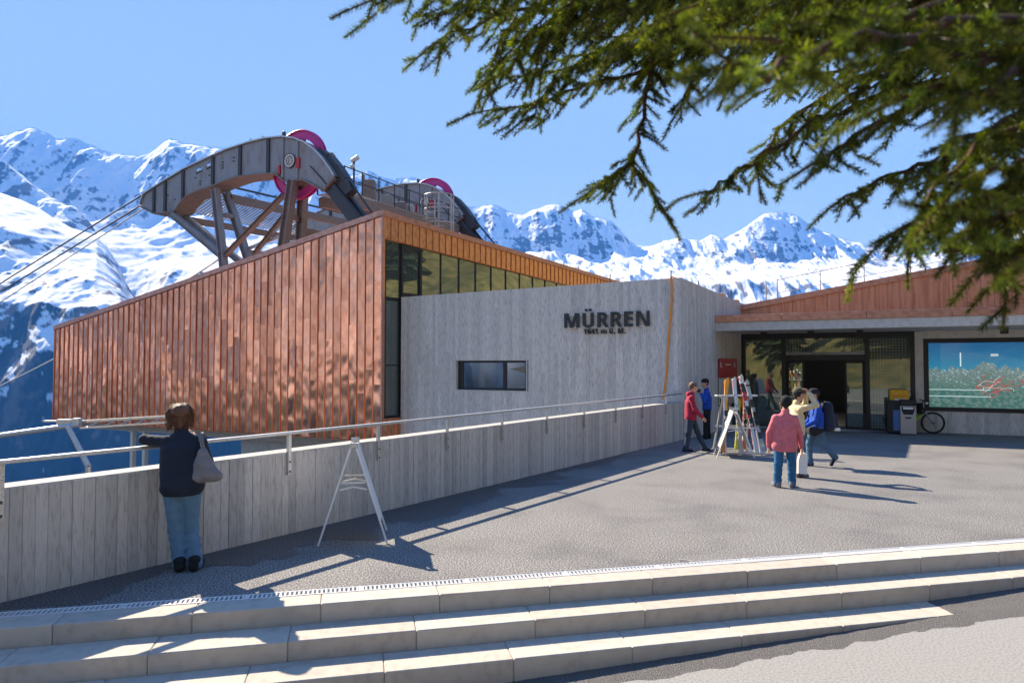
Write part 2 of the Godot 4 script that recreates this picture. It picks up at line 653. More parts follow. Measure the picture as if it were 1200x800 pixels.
func ground() -> void:
	# The forecourt: from the drain along the steps to the buildings, bounded on the left by the parapet.
	var b := Builder.new()
	var u := Vector3(cos(STEPS), 0, -sin(STEPS))
	var o := Vector3(0.816, 0, -6.596) + Vector3(sin(STEPS), 0, cos(STEPS)) * -0.397
	var cols := 70
	var rows := 40
	for i in cols + 1:
		var p0 := o + u * lerpf(-6.12, 40.0, float(i) / cols)
		for j in rows + 1:
			var t := float(j) / rows
			var dist := t * t * 34.0
			var dir := Vector3(0.572, 0, -0.820).lerp(Vector3(0, 0, -1), clampf(float(i) / cols * 3.0, 0, 1)).normalized()
			var p := p0 + dir * dist
			p.y = plaza_height(p.z)
			b.v.append(p)
			b.n.append(Vector3.UP)
			b.uv.append(Vector2(p.x, p.z))
			b.c.append(Color.WHITE)
	for i in cols:
		for j in rows:
			var q := i * (rows + 1) + j
			b.ix.append_array([q, q + 1, q + rows + 2, q, q + rows + 2, q + rows + 1])
	structure("forecourt_pavement", b, M.asphalt, "grey coarse asphalt forecourt between the steps and the station")
	# Painted shade with some meltwater stain: a ragged dark band at the parapet foot.
	var damp_shade := Builder.new()
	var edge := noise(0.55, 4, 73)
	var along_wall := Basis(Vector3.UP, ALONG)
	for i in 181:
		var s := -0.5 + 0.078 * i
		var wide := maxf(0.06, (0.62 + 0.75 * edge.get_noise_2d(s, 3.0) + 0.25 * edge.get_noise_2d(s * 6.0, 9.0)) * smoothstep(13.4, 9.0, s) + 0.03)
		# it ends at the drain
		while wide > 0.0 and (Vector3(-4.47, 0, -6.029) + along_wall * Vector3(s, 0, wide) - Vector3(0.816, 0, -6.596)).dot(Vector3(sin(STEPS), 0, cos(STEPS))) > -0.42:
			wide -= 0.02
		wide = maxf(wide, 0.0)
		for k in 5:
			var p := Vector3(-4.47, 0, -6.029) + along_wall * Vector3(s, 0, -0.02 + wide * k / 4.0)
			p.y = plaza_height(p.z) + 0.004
			damp_shade.v.append(p)
			damp_shade.n.append(Vector3.UP)
			damp_shade.uv.append(Vector2(p.x, p.z))
			damp_shade.c.append(Color.WHITE)
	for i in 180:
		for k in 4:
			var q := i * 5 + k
			damp_shade.ix.append_array([q, q + 1, q + 6, q, q + 6, q + 5])
	smooth(damp_shade)
	structure("damp_shade_band", damp_shade, M.damp_shade_asphalt, "dark band of wet asphalt and painted shade along the foot of the parapet")
	# The road in front of the steps, rising gently to the right and towards the viewer.
	var road := Builder.new()
	var strip := Builder.new()
	grid_patch(road, Vector2(-16, -9.0), Vector2(26, 11.0), 84, 56, func(x: float, z: float) -> float: return road_height(x, z))
	structure("road", road, M.road_surface, "pale smooth road in front of the steps")
	# A coarse dark strip of asphalt between the road and the lowest step, with a ragged edge.
	var ragged := noise(1.3, 4, 77)
	var n := 220
	for i in n + 1:
		var s := -7.0 + 17.0 * i / n
		var front := Vector3(0.816, 0, -6.596) + u * s + Vector3(sin(STEPS), 0, cos(STEPS)) * (1.02 + ragged.get_noise_2d(s, 0) * 0.10 + clampf((s - 2.5) * -0.02, -0.1, 0.2) - 0.12 * smoothstep(3.5, 6.0, s))
		var back := Vector3(0.816, 0, -6.596) + u * s + Vector3(sin(STEPS), 0, cos(STEPS)) * 0.0
		for k in 7:
			var p := front.lerp(back, k / 6.0)
			p.y = road_height(p.x, p.z) + (0.0 if k == 0 else 0.010) + (ragged.get_noise_2d(p.x * 4.0, p.z * 4.0) * 0.008 if k > 0 else 0.0) - (0.004 if k == 0 else 0.0)
			strip.v.append(p)
			strip.n.append(Vector3.UP)
			strip.uv.append(Vector2(p.x, p.z))
			strip.c.append(Color.WHITE)
	for i in n:
		for k in 6:
			var q := i * 7 + k
			strip.ix.append_array([q, q + 1, q + 8, q, q + 8, q + 7])
	smooth(strip)
	structure("asphalt_strip", strip, M.coarse_asphalt, "dark crumbly asphalt strip along the lowest step")


func road_height(x: float, z: float) -> float:
	var y := -0.512 + 0.043 * x
	y += 0.155 * clampf(z + 5.0, 0.0, 5.0) * smoothstep(-5.0, -3.0, z)
	return y


func grid_patch(b: Builder, lo: Vector2, hi: Vector2, nx: int, nz: int, height: Callable) -> void:
	var first := b.v.size()
	for i in nx + 1:
		for j in nz + 1:
			var x := lerpf(lo.x, hi.x, float(i) / nx)
			var z := lerpf(lo.y, hi.y, float(j) / nz)
			b.v.append(Vector3(x, height.call(x, z), z))
			b.n.append(Vector3.UP)
			b.uv.append(Vector2(x, z))
			b.c.append(Color.WHITE)
	for i in nx:
		for j in nz:
			var q := first + i * (nz + 1) + j
			b.ix.append_array([q, q + nz + 2, q + 1, q, q + nz + 1, q + nz + 2])
	smooth(b)


func smooth(b: Builder) -> void:
	for i in b.n.size():
		b.n[i] = Vector3.ZERO
	for i in range(0, b.ix.size(), 3):
		var p := b.ix[i]
		var q := b.ix[i + 1]
		var r := b.ix[i + 2]
		var nn := (b.v[r] - b.v[p]).cross(b.v[q] - b.v[p])
		b.n[p] += nn
		b.n[q] += nn
		b.n[r] += nn
	var sum := 0.0
	for p in b.n:
		sum += p.y
	if sum < 0.0:   # turn the faces up
		for i in range(0, b.ix.size(), 3):
			var k := b.ix[i + 1]
			b.ix[i + 1] = b.ix[i + 2]
			b.ix[i + 2] = k
	for i in b.n.size():
		b.n[i] = b.n[i].normalized() * signf(sum)


# One side of a mountain: a sheet that runs down from its ridge through a few contour lines. A line is {d: distance, p: [bearing as a slope x/z, rise as a slope y/z], rough, snow, wood}.
func mountain(called: String, label: String, lines: Array, lo: float, hi: float, cols: int, steps: Array, s: int, speckle := 0.24) -> void:
	var big := noise(1.0 / 1300.0, 4, s, FastNoiseLite.TYPE_SIMPLEX_SMOOTH, true)
	var mid := noise(1.0 / 420.0, 4, s + 1, FastNoiseLite.TYPE_SIMPLEX_SMOOTH, true)
	var fine := noise(1.0 / 80.0, 3, s + 2)
	var b := Builder.new()
	var rows := 0
	var at_row := []
	for k in lines.size() - 1:
		for j in steps[k]:
			at_row.append([k, float(j) / steps[k]])
	at_row.append([lines.size() - 2, 1.0])
	rows = at_row.size()
	var snows := PackedFloat32Array()
	var woods := PackedFloat32Array()
	for i in cols + 1:
		var az := lerpf(lo, hi, float(i) / cols)
		var rise := []
		for l in lines:
			rise.append(along(l.p, az))
		for j in rows:
			var k: int = at_row[j][0]
			var t: float = at_row[j][1]
			var l0: Dictionary = lines[k]
			var l1: Dictionary = lines[k + 1]
			var d: float = lerpf(l0.d, l1.d, t)
			var y: float = lerpf(rise[k] * l0.d, rise[k + 1] * l1.d, t) + EYE.y
			var p := Vector3(az * d, y, -d)
			var rough: float = lerpf(l0.rough, l1.rough, t)
			var q := Vector3(p.x, p.y * 0.35, p.z * 0.35)
			var far := float(j) / 30.0
			var fade := clampf(far, 0.03, 1.0)
			var w := (big.get_noise_3dv(q) * 1.35 + 0.1) * rough * fade + mid.get_noise_3dv(q * 1.2) * rough * 0.34 * clampf(far * 2.0, 0.10, 1.0) + fine.get_noise_3dv(p) * rough * 0.045
			p += Vector3(-az * 0.5, 0.72, 0.62) * w
			b.v.append(p)
			b.n.append(Vector3.UP)
			b.uv.append(Vector2.ZERO)
			b.c.append(Color.WHITE)
			snows.append(lerpf(l0.snow, l1.snow, t))
			woods.append(lerpf(l0.wood, l1.wood, t))
	for i in cols:
		for j in rows - 1:
			var q := i * rows + j
			b.ix.append_array([q, q + rows + 1, q + 1, q, q + rows, q + rows + 1])
	smooth(b)
	var speck := noise(1.0 / 52.0, 3, s + 3)
	var band := noise(1.0 / 100.0, 3, s + 4)
	var gully := noise(1.0 / 85.0, 3, s + 6)
	var patch := noise(1.0 / 420.0, 4, s + 5)
	for i in b.v.size():
		var p := b.v[i]
		var pn := patch.get_noise_3dv(p)
		var r := speck.get_noise_3dv(p)
		var strata := band.get_noise_3d(p.x * 0.12, p.y, p.z * 0.12)
		var up := b.n[i].y + r * speckle + strata * 0.22 + gully.get_noise_3d(p.x, p.y * 0.14, p.z * 0.14) * 0.34 + snows[i] + pn * 0.22 + pn * 0.35 * minf(1.0, woods[i] * 2.5)
		var cover := smoothstep(0.50, 0.63, up)
		var g := 0.14 + 0.07 * strata + 0.05 * r
		var rock := Color(g * 1.05, g * 0.98, g * 0.92)
		if woods[i] > 0.01:
			var wd := clampf(woods[i] * 1.6 + r * 0.6 - pn * 0.9 + gully.get_noise_3d(p.x, p.y * 0.14, p.z * 0.14) * 0.7 - 0.35, 0.0, 1.0)
			rock = rock.lerp(Color(0.20, 0.15, 0.11).lerp(Color(0.028, 0.042, 0.03), smoothstep(0.25, 0.7, wd)), clampf(woods[i] * 2.0, 0, 1))
		b.c[i] = rock.lerp(Color(0.86, 0.87, 0.89), cover)
	structure(called, b, M.mountain, label)


func along(p: Array, x: float) -> float:
	if x <= p[0].x:
		return p[0].y
	for i in range(1, p.size()):
		if x <= p[i].x:
			var t: float = (x - p[i - 1].x) / (p[i].x - p[i - 1].x)
			return lerpf(p[i - 1].y, p[i].y, t)
	return p[-1].y


func mountains() -> void:
	mountain("snow_mountain", "high blue-white ridge at the upper left behind the cableway", [
		{"d": 7200.0, "p": [Vector2(-0.9250, 0.3125), Vector2(-0.8250, 0.3438), Vector2(-0.7500, 0.3362), Vector2(-0.7350, 0.3425), Vector2(-0.7238, 0.3438), Vector2(-0.7125, 0.3488), Vector2(-0.7025, 0.3450), Vector2(-0.6937, 0.3400), Vector2(-0.6850, 0.3387), Vector2(-0.6763, 0.3312), Vector2(-0.6650, 0.3300), Vector2(-0.6512, 0.3325), Vector2(-0.6425, 0.3312), Vector2(-0.6325, 0.3250), Vector2(-0.6200, 0.3212), Vector2(-0.6062, 0.3137), Vector2(-0.5875, 0.3088), Vector2(-0.5663, 0.3063), Vector2(-0.5500, 0.3063), Vector2(-0.5363, 0.3088), Vector2(-0.5225, 0.3200), Vector2(-0.5150, 0.3262), Vector2(-0.5075, 0.3312), Vector2(-0.4975, 0.3287), Vector2(-0.4875, 0.3237), Vector2(-0.4725, 0.3225), Vector2(-0.4612, 0.3200), Vector2(-0.4437, 0.3187), Vector2(-0.4263, 0.3162), Vector2(-0.3875, 0.3063), Vector2(-0.3375, 0.2938), Vector2(-0.2875, 0.2850), Vector2(-0.2500, 0.2775), Vector2(-0.2250, 0.2775), Vector2(-0.2125, 0.2838), Vector2(-0.2050, 0.2812), Vector2(-0.1963, 0.2750), Vector2(-0.1850, 0.2725), Vector2(-0.1750, 0.2700), Vector2(-0.1675, 0.2725), Vector2(-0.1588, 0.2737), Vector2(-0.1475, 0.2737), Vector2(-0.1375, 0.2712), Vector2(-0.1125, 0.2587), Vector2(-0.0838, 0.2462)], "rough": 120.0, "snow": 0.20, "wood": 0.00},
		{"d": 6550.0, "p": [Vector2(-0.9250, 0.2313), Vector2(-0.6250, 0.2037), Vector2(-0.5000, 0.2162), Vector2(-0.3750, 0.2037), Vector2(-0.2500, 0.1938), Vector2(-0.0838, 0.1562)], "rough": 130.0, "snow": 0.16, "wood": 0.00},
		{"d": 4300.0, "p": [Vector2(-0.9250, 0.1562), Vector2(-0.6125, 0.1500), Vector2(-0.5500, 0.1338), Vector2(-0.4500, 0.1338), Vector2(-0.3750, 0.1187), Vector2(-0.2500, 0.1000), Vector2(-0.0838, 0.0938)], "rough": 75.0, "snow": 0.06, "wood": 0.05},
		{"d": 3800.0, "p": [Vector2(-0.9250, 0.0312), Vector2(-0.5750, 0.0312), Vector2(-0.5250, 0.0663), Vector2(-0.4625, 0.0688), Vector2(-0.3750, 0.0437), Vector2(-0.0838, 0.0063)], "rough": 120.0, "snow": -0.18, "wood": 0.25},
		{"d": 3100.0, "p": [Vector2(-0.9250, -0.2687), Vector2(-0.0838, -0.2687)], "rough": 90.0, "snow": -0.60, "wood": 0.80},
	], -0.9250, -0.0838, 620, [110, 110, 60, 50], 101, 0.18)
	mountain("snow_mountain", "long snowy rock wall with a pyramid summit above the entrance", [
		{"d": 7600.0, "p": [Vector2(-0.1187, 0.2250), Vector2(-0.1000, 0.2313), Vector2(-0.0838, 0.2425), Vector2(-0.0750, 0.2338), Vector2(-0.0625, 0.2300), Vector2(-0.0462, 0.2300), Vector2(-0.0375, 0.2325), Vector2(-0.0288, 0.2338), Vector2(-0.0175, 0.2300), Vector2(-0.0037, 0.2225), Vector2(0.0075, 0.2188), Vector2(0.0175, 0.2175), Vector2(0.0300, 0.2250), Vector2(0.0413, 0.2275), Vector2(0.0512, 0.2325), Vector2(0.0625, 0.2338), Vector2(0.0725, 0.2325), Vector2(0.0825, 0.2275), Vector2(0.0912, 0.2225), Vector2(0.1025, 0.2263), Vector2(0.1113, 0.2213), Vector2(0.1200, 0.2150), Vector2(0.1325, 0.2125), Vector2(0.1450, 0.2100), Vector2(0.1588, 0.1975), Vector2(0.1725, 0.1800), Vector2(0.1850, 0.1725), Vector2(0.1963, 0.1713), Vector2(0.2087, 0.1713), Vector2(0.2225, 0.1762), Vector2(0.2362, 0.1800), Vector2(0.2437, 0.1812), Vector2(0.2512, 0.1837), Vector2(0.2600, 0.1812), Vector2(0.2700, 0.1762), Vector2(0.2825, 0.1825), Vector2(0.2938, 0.1888), Vector2(0.3025, 0.1850), Vector2(0.3113, 0.1812), Vector2(0.3250, 0.1888), Vector2(0.3375, 0.1938), Vector2(0.3563, 0.2087), Vector2(0.3713, 0.2188), Vector2(0.3800, 0.2213), Vector2(0.3900, 0.2225), Vector2(0.4000, 0.2225), Vector2(0.4100, 0.2200), Vector2(0.4213, 0.2162), Vector2(0.4313, 0.2087), Vector2(0.4437, 0.2000), Vector2(0.4562, 0.1938), Vector2(0.4688, 0.1900), Vector2(0.4813, 0.1850), Vector2(0.4975, 0.1800), Vector2(0.5125, 0.1737), Vector2(0.5250, 0.1675), Vector2(0.5375, 0.1625), Vector2(0.5563, 0.1575), Vector2(0.5750, 0.1562), Vector2(0.6000, 0.1575), Vector2(0.6250, 0.1613), Vector2(0.6500, 0.1688), Vector2(0.7000, 0.1812), Vector2(0.8000, 0.2037), Vector2(1.0000, 0.2188)], "rough": 80.0, "snow": 0.14, "wood": 0.00},
		{"d": 7050.0, "p": [Vector2(-0.1187, 0.1562), Vector2(0.0250, 0.1562), Vector2(0.1500, 0.1437), Vector2(0.2500, 0.1412), Vector2(0.3750, 0.1412), Vector2(0.5000, 0.1338), Vector2(0.6250, 0.1250), Vector2(0.8000, 0.1313), Vector2(1.0000, 0.1313)], "rough": 130.0, "snow": 0.00, "wood": 0.00},
		{"d": 5000.0, "p": [Vector2(-0.1187, 0.0938), Vector2(0.2500, 0.1000), Vector2(0.3750, 0.1000), Vector2(0.6250, 0.0938), Vector2(1.0000, 0.0938)], "rough": 120.0, "snow": -0.06, "wood": 0.00},
		{"d": 4200.0, "p": [Vector2(-0.1187, -0.0187), Vector2(1.0000, -0.0187)], "rough": 120.0, "snow": -0.10, "wood": 0.20},
	], -0.1187, 0.9125, 960, [120, 80, 40], 131, 0.16)
	mountain("rock_ridge", "dark blue rock ridge descending behind the snowy shoulder", [
		{"d": 5600.0, "p": [Vector2(-0.9250, 0.3812), Vector2(-0.8250, 0.3250), Vector2(-0.7500, 0.2900), Vector2(-0.7375, 0.2863), Vector2(-0.7225, 0.2762), Vector2(-0.7075, 0.2612), Vector2(-0.6937, 0.2537), Vector2(-0.6775, 0.2412), Vector2(-0.6625, 0.2275), Vector2(-0.6438, 0.2137), Vector2(-0.6312, 0.2050), Vector2(-0.6162, 0.1913), Vector2(-0.6000, 0.1762), Vector2(-0.5750, 0.1562), Vector2(-0.5375, 0.1187)], "rough": 120.0, "snow": 0.12, "wood": 0.00},
		{"d": 5250.0, "p": [Vector2(-0.9250, 0.2313), Vector2(-0.7500, 0.2188), Vector2(-0.6750, 0.1963), Vector2(-0.6312, 0.1750), Vector2(-0.6000, 0.1562), Vector2(-0.5750, 0.1412), Vector2(-0.5375, 0.1000)], "rough": 120.0, "snow": 0.00, "wood": 0.00},
		{"d": 4400.0, "p": [Vector2(-0.9250, 0.1062), Vector2(-0.5375, 0.0563)], "rough": 60.0, "snow": 0.00, "wood": 0.00},
	], -0.9250, -0.5437, 330, [90, 30], 151, 0.16)
	mountain("snowy_shoulder", "sunlit snow shoulder falling to dark forested cliffs at far left", [
		{"d": 4500.0, "p": [Vector2(-0.9250, 0.2875), Vector2(-0.8250, 0.2687), Vector2(-0.7500, 0.2487), Vector2(-0.7250, 0.2400), Vector2(-0.7000, 0.2288), Vector2(-0.6750, 0.2125), Vector2(-0.6500, 0.1988), Vector2(-0.6250, 0.1913), Vector2(-0.6100, 0.1862), Vector2(-0.5975, 0.1737), Vector2(-0.5813, 0.1487), Vector2(-0.5625, 0.1125), Vector2(-0.5437, 0.0838), Vector2(-0.5125, 0.0312), Vector2(-0.4625, -0.0563)], "rough": 50.0, "snow": 0.12, "wood": 0.00},
		{"d": 3300.0, "p": [Vector2(-0.9250, 0.1688), Vector2(-0.7500, 0.1537), Vector2(-0.7000, 0.1412), Vector2(-0.6500, 0.1338), Vector2(-0.6125, 0.1212), Vector2(-0.5750, 0.0912), Vector2(-0.5375, 0.0500), Vector2(-0.5125, 0.0063), Vector2(-0.4625, -0.0813)], "rough": 70.0, "snow": -0.02, "wood": 0.15},
		{"d": 2900.0, "p": [Vector2(-0.9250, 0.0938), Vector2(-0.7500, 0.0788), Vector2(-0.6750, 0.0663), Vector2(-0.6125, 0.0563), Vector2(-0.5625, 0.0413), Vector2(-0.5125, -0.0187), Vector2(-0.4625, -0.1062)], "rough": 110.0, "snow": -0.10, "wood": 0.55},
		{"d": 2350.0, "p": [Vector2(-0.9250, -0.3312), Vector2(-0.4625, -0.3312)], "rough": 120.0, "snow": -0.60, "wood": 0.85},
	], -0.9250, -0.4688, 430, [110, 70, 110], 171, 0.38)
	mountain("valley_cliff", "deep blue shaded valley wall below the copper hall", [
		{"d": 3000.0, "p": [Vector2(-0.6250, 0.0563), Vector2(-0.5500, 0.0338), Vector2(-0.4625, 0.0312), Vector2(-0.3500, 0.0063), Vector2(-0.1250, -0.0187)], "rough": 60.0, "snow": 0.02, "wood": 0.50},
		{"d": 2500.0, "p": [Vector2(-0.6250, -0.0063), Vector2(-0.5500, -0.0187), Vector2(-0.1250, -0.0563)], "rough": 120.0, "snow": -0.45, "wood": 0.80},
		{"d": 2000.0, "p": [Vector2(-0.6250, -0.4188), Vector2(-0.1250, -0.4188)], "rough": 90.0, "snow": -0.65, "wood": 0.85},
	], -0.6250, -0.1500, 260, [40, 110], 191, 0.16)
	# The valley's other mountains, outside the picture to the left, which the copper mirrors.
	side_range("snow_mountain", "snowy range north of the valley", -40.0, -150.0, 3000.0, 211)


func meadow_start(deg: float) -> float:   # how far from the camera the grass begins at a bearing
	return lerpf(34.0, 9.0, smoothstep(95.0, 135.0, deg))


func meadow() -> void:
	# The slope behind the village, which the windows and the copper mirror.
	var b := Builder.new()
	var hump := noise(1.0 / 45.0, 4, 91)
	var na := 120
	var nr := 44
	for i in na + 1:
		var a := deg_to_rad(lerpf(38.0, 236.0, float(i) / na))
		for j in nr + 1:
			var r0 := meadow_start(rad_to_deg(a))
			var r := r0 - 3.0 + 540.0 * pow(float(j) / nr, 2.0)
			var p := Vector3(sin(a) * r, 0, -cos(a) * r)
			var side := smoothstep(39.0, 52.0, rad_to_deg(a)) * (1.0 - smoothstep(208.0, 236.0, rad_to_deg(a)))
			p.y = lerpf(-3.0, 0.2, smoothstep(0.0, 0.5, side)) + (r - r0) * 0.40 * side + hump.get_noise_2d(p.x, p.z) * 7.0 * smoothstep(20.0, 70.0, r) * side
			b.v.append(p)
			b.n.append(Vector3.UP)
			b.uv.append(Vector2(p.x, p.z))
			b.c.append(Color.WHITE)
	for i in na:
		for j in nr:
			var q := i * (nr + 1) + j
			b.ix.append_array([q, q + nr + 2, q + 1, q, q + nr + 1, q + nr + 2])
	smooth(b)
	structure("meadow_slope", b, M.meadow)
	var tree := Builder.new()
	var r2 := RandomNumberGenerator.new()
	r2.seed = 5
	tree.tone = Color(0.07, 0.045, 0.03)
	tree.rod(Vector3.ZERO, Vector3(0, 3, 0), 0.2, 5)
	for k in 9:
		var y := 1.2 + k * 1.15
		var rad := 2.6 * (1.0 - k / 9.6)
		for m in 9:
			var a := TAU * (m + r2.randf()) / 9.0
			var out := Vector3(cos(a), 0, sin(a))
			var across := Vector3(-sin(a), 0, cos(a))
			var rr := rad * r2.randf_range(0.75, 1.15)
			tree.tone = Color(0.018, 0.03, 0.012).lerp(Color(0.05, 0.065, 0.02), r2.randf())
			var tip := out * rr + Vector3(0, y - 0.45 * rr * 0.5, 0)
			var root := Vector3(0, y + 0.75, 0)
			tree.tri(root, tip - across * rr * 0.34 + Vector3(0, -0.2, 0), tip + across * rr * 0.34 + Vector3(0, -0.2, 0))
			tree.tri(root + Vector3(0, 0.15, 0), tip + out * 0.25, root - Vector3(0, 0.6, 0))
	var mm := MultiMesh.new()
	mm.transform_format = MultiMesh.TRANSFORM_3D
	mm.mesh = tree.mesh()
	var spots := []
	var clump := noise(1.0 / 60.0, 2, 95)
	for i in 2600:
		var a := deg_to_rad(r2.randf_range(60.0, 212.0))
		var r := 75.0 + 430.0 * pow(r2.randf(), 1.3)
		var p := Vector3(sin(a) * r, 0, -cos(a) * r)
		if clump.get_noise_2d(p.x, p.z) < lerpf(0.06, -0.08, smoothstep(95.0, 140.0, rad_to_deg(a))):
			continue
		var side := smoothstep(39.0, 52.0, rad_to_deg(a)) * (1.0 - smoothstep(208.0, 236.0, rad_to_deg(a)))
		p.y = 0.2 + (r - meadow_start(rad_to_deg(a))) * 0.40 * side + hump.get_noise_2d(p.x, p.z) * 7.0 * smoothstep(20.0, 70.0, r) * side - 0.4
		spots.append(Transform3D(Basis(Vector3.UP, r2.randf() * TAU).scaled(Vector3.ONE * r2.randf_range(0.7, 1.5)), p))
	for i in 420:   # the edge of the wood just above the road
		var deg := r2.randf_range(112.0, 226.0)
		var a := deg_to_rad(deg)
		var r := meadow_start(deg) + 7.0 + 45.0 * pow(r2.randf(), 1.3)
		var p := Vector3(sin(a) * r, 0, -cos(a) * r)
		if clump.get_noise_2d(p.x * 4.0, p.z * 4.0) < -0.02:
			continue
		var side := 1.0 - smoothstep(208.0, 236.0, deg)
		p.y = 0.2 + (r - meadow_start(deg)) * 0.40 * side + hump.get_noise_2d(p.x, p.z) * 7.0 * smoothstep(20.0, 70.0, r) * side - 0.5
		spots.append(Transform3D(Basis(Vector3.UP, r2.randf() * TAU).scaled(Vector3.ONE * r2.randf_range(0.25, 0.85)), p))
	mm.instance_count = spots.size()
	for i in spots.size():
		mm.set_instance_transform(i, spots[i])
	var f := MultiMeshInstance3D.new()
	f.name = "conifer_forest"
	f.multimesh = mm
	var fm := mat("forest", Color(1, 1, 1), 0.9)
	fm.vertex_color_use_as_albedo = true
	f.material_override = fm
	add_child(f)
	tag(f, "dark conifer forest on the slope behind the village", "forest", "", "stuff")


func side_range(called: String, label: String, from_deg: float, to_deg: float, dist: float, s: int) -> void:
	var big := noise(1.0 / 1300.0, 5, s, FastNoiseLite.TYPE_SIMPLEX_SMOOTH, true)
	var mid := noise(1.0 / 300.0, 4, s + 1)
	var b := Builder.new()
	var na := 260
	var nr := 70
	for i in na + 1:
		var a := deg_to_rad(lerpf(from_deg, to_deg, float(i) / na))
		for j in nr + 1:
			var t := float(j) / nr
			var r := lerpf(dist, 800.0, t)
			var p := Vector3(sin(a) * r, 0, -cos(a) * r)
			p.y = lerpf(500.0, -420.0, pow(t, 0.85)) + big.get_noise_2d(p.x, p.z) * 150.0 + mid.get_noise_2d(p.x, p.z) * 90.0
			b.v.append(p)
			b.n.append(Vector3.UP)
			b.uv.append(Vector2.ZERO)
			b.c.append(Color.WHITE)
	for i in na:
		for j in nr:
			var q := i * (nr + 1) + j
			b.ix.append_array([q, q + nr + 2, q + 1, q, q + nr + 1, q + nr + 2])
	smooth(b)
	for i in b.v.size():
		var h := smoothstep(-90.0, -10.0, b.v[i].y + mid.get_noise_3dv(b.v[i]) * 120.0)
		var cover := smoothstep(0.55, 0.68, b.n[i].y + mid.get_noise_3dv(b.v[i] * 3.0) * 0.2)
		b.c[i] = Color(0.035, 0.05, 0.035).lerp(Color(0.15, 0.14, 0.13).lerp(Color(0.86, 0.87, 0.89), cover), h)
	structure(called, b, M.mountain, label)


func stairs() -> void:
	var o := Node3D.new()
	o.name = "stairs"
	add_child(o, true)
	tag(o, "three long steps of pale concrete blocks across the foreground", "", "", "structure")
	o.position = Vector3(0.816, 0, -6.596)
	o.rotation.y = STEPS
	var shared := {}
	for row in 3:
		var first: float = [0.57, 0.33, 0.05][row] - 1.04 * 8
		var depth := 0.262 if row == 0 else 0.365
		for k in 28:
			var x0 := first + k * 1.04
			var x1 := x0 + 1.037
			var zf := row * 0.365
			if x0 < -6.6 + row * 0.25:
				continue
			if row == 2 and x0 > 4.2:
				continue
			var top := -0.16 * row
			var m := int(rng.randi() % 4)
			if row == 2 and x1 > 3.9:   # the last block of the lowest step runs out to a point in the asphalt
				var e := Builder.new()
				var px := PackedVector2Array([Vector2(x0, zf - depth), Vector2(x0 + 0.98, zf - depth), Vector2(x0 + 1.0, zf - 0.12), Vector2(x0 + 0.7, zf - 0.02), Vector2(x0, zf)])
				for i in range(1, 4):
					e.tri(Vector3(px[0].x, top, px[0].y), Vector3(px[i + 1].x, top, px[i + 1].y), Vector3(px[i].x, top, px[i].y))
				for i in 5:
					var a := px[i]
					var d := px[(i + 1) % 5]
					e.quad(Vector3(a.x, top, a.y), Vector3(d.x, top, d.y), Vector3(d.x, top - 0.2, d.y), Vector3(a.x, top - 0.2, a.y))
				part(o, "step_block", e, M["step_concrete_%d" % m])
				continue
			var key := "%d" % row
			if not shared.has(key):
				var b := Builder.new()
				b.box(Vector3(0, -0.30, -depth), Vector3(1.037, 0, 0), 0.008)
				shared[key] = b.mesh()
			var q := put(o, "step_block", shared[key], M["step_concrete_%d" % m])
			q.position = Vector3(x0, top + rng.randf_range(-0.0015, 0.0015), zf + rng.randf_range(-0.002, 0.002))
	# The bed behind the blocks, so that the joints are dark.
	var bed := Builder.new()
	bed.box(Vector3(-6.3, -0.9, -0.42), Vector3(30, -0.045, -0.02))
	bed.box(Vector3(-6.3, -0.9, -0.02), Vector3(30, -0.20, 0.34))
	bed.box(Vector3(-6.3, -0.9, 0.34), Vector3(4.0, -0.36, 0.70))
	part(o, "step_bed", bed, M.concrete)
	# The slotted drain between the top step and the asphalt.
	var d := thing("drain_channel", "long galvanised slotted drain between the top step and the asphalt", "drain", o.position, STEPS)
	var fr := Builder.new()
	var x := -6.2
	while x < 30.0:
		fr.box(Vector3(x, -0.05, -0.285), Vector3(x + 0.997, 0.004, -0.266), 0.002)
		fr.box(Vector3(x, -0.05, -0.399), Vector3(x + 0.997, 0.004, -0.380), 0.002)
		fr.box(Vector3(x, -0.02, -0.380), Vector3(x + 0.02, 0.003, -0.285))
		fr.box(Vector3(x + 0.977, -0.02, -0.380), Vector3(x + 0.997, 0.003, -0.285))
		x += 1.0
	part(d, "channel_frame", fr, M.zinc)
	var sl := Builder.new()
	x = -6.2
	while x < 22.0:
		sl.box(Vector3(x + 0.034, -0.018, -0.380), Vector3(x + 0.052, 0.001, -0.285))
		x += 0.04
	part(d, "grating_bars", sl, M.zinc, "stuff")
	var pit := Builder.new()
	pit.box(Vector3(-6.2, -0.2, -0.38), Vector3(30, -0.10, -0.285))
	part(d, "channel_bottom", pit, M.black)


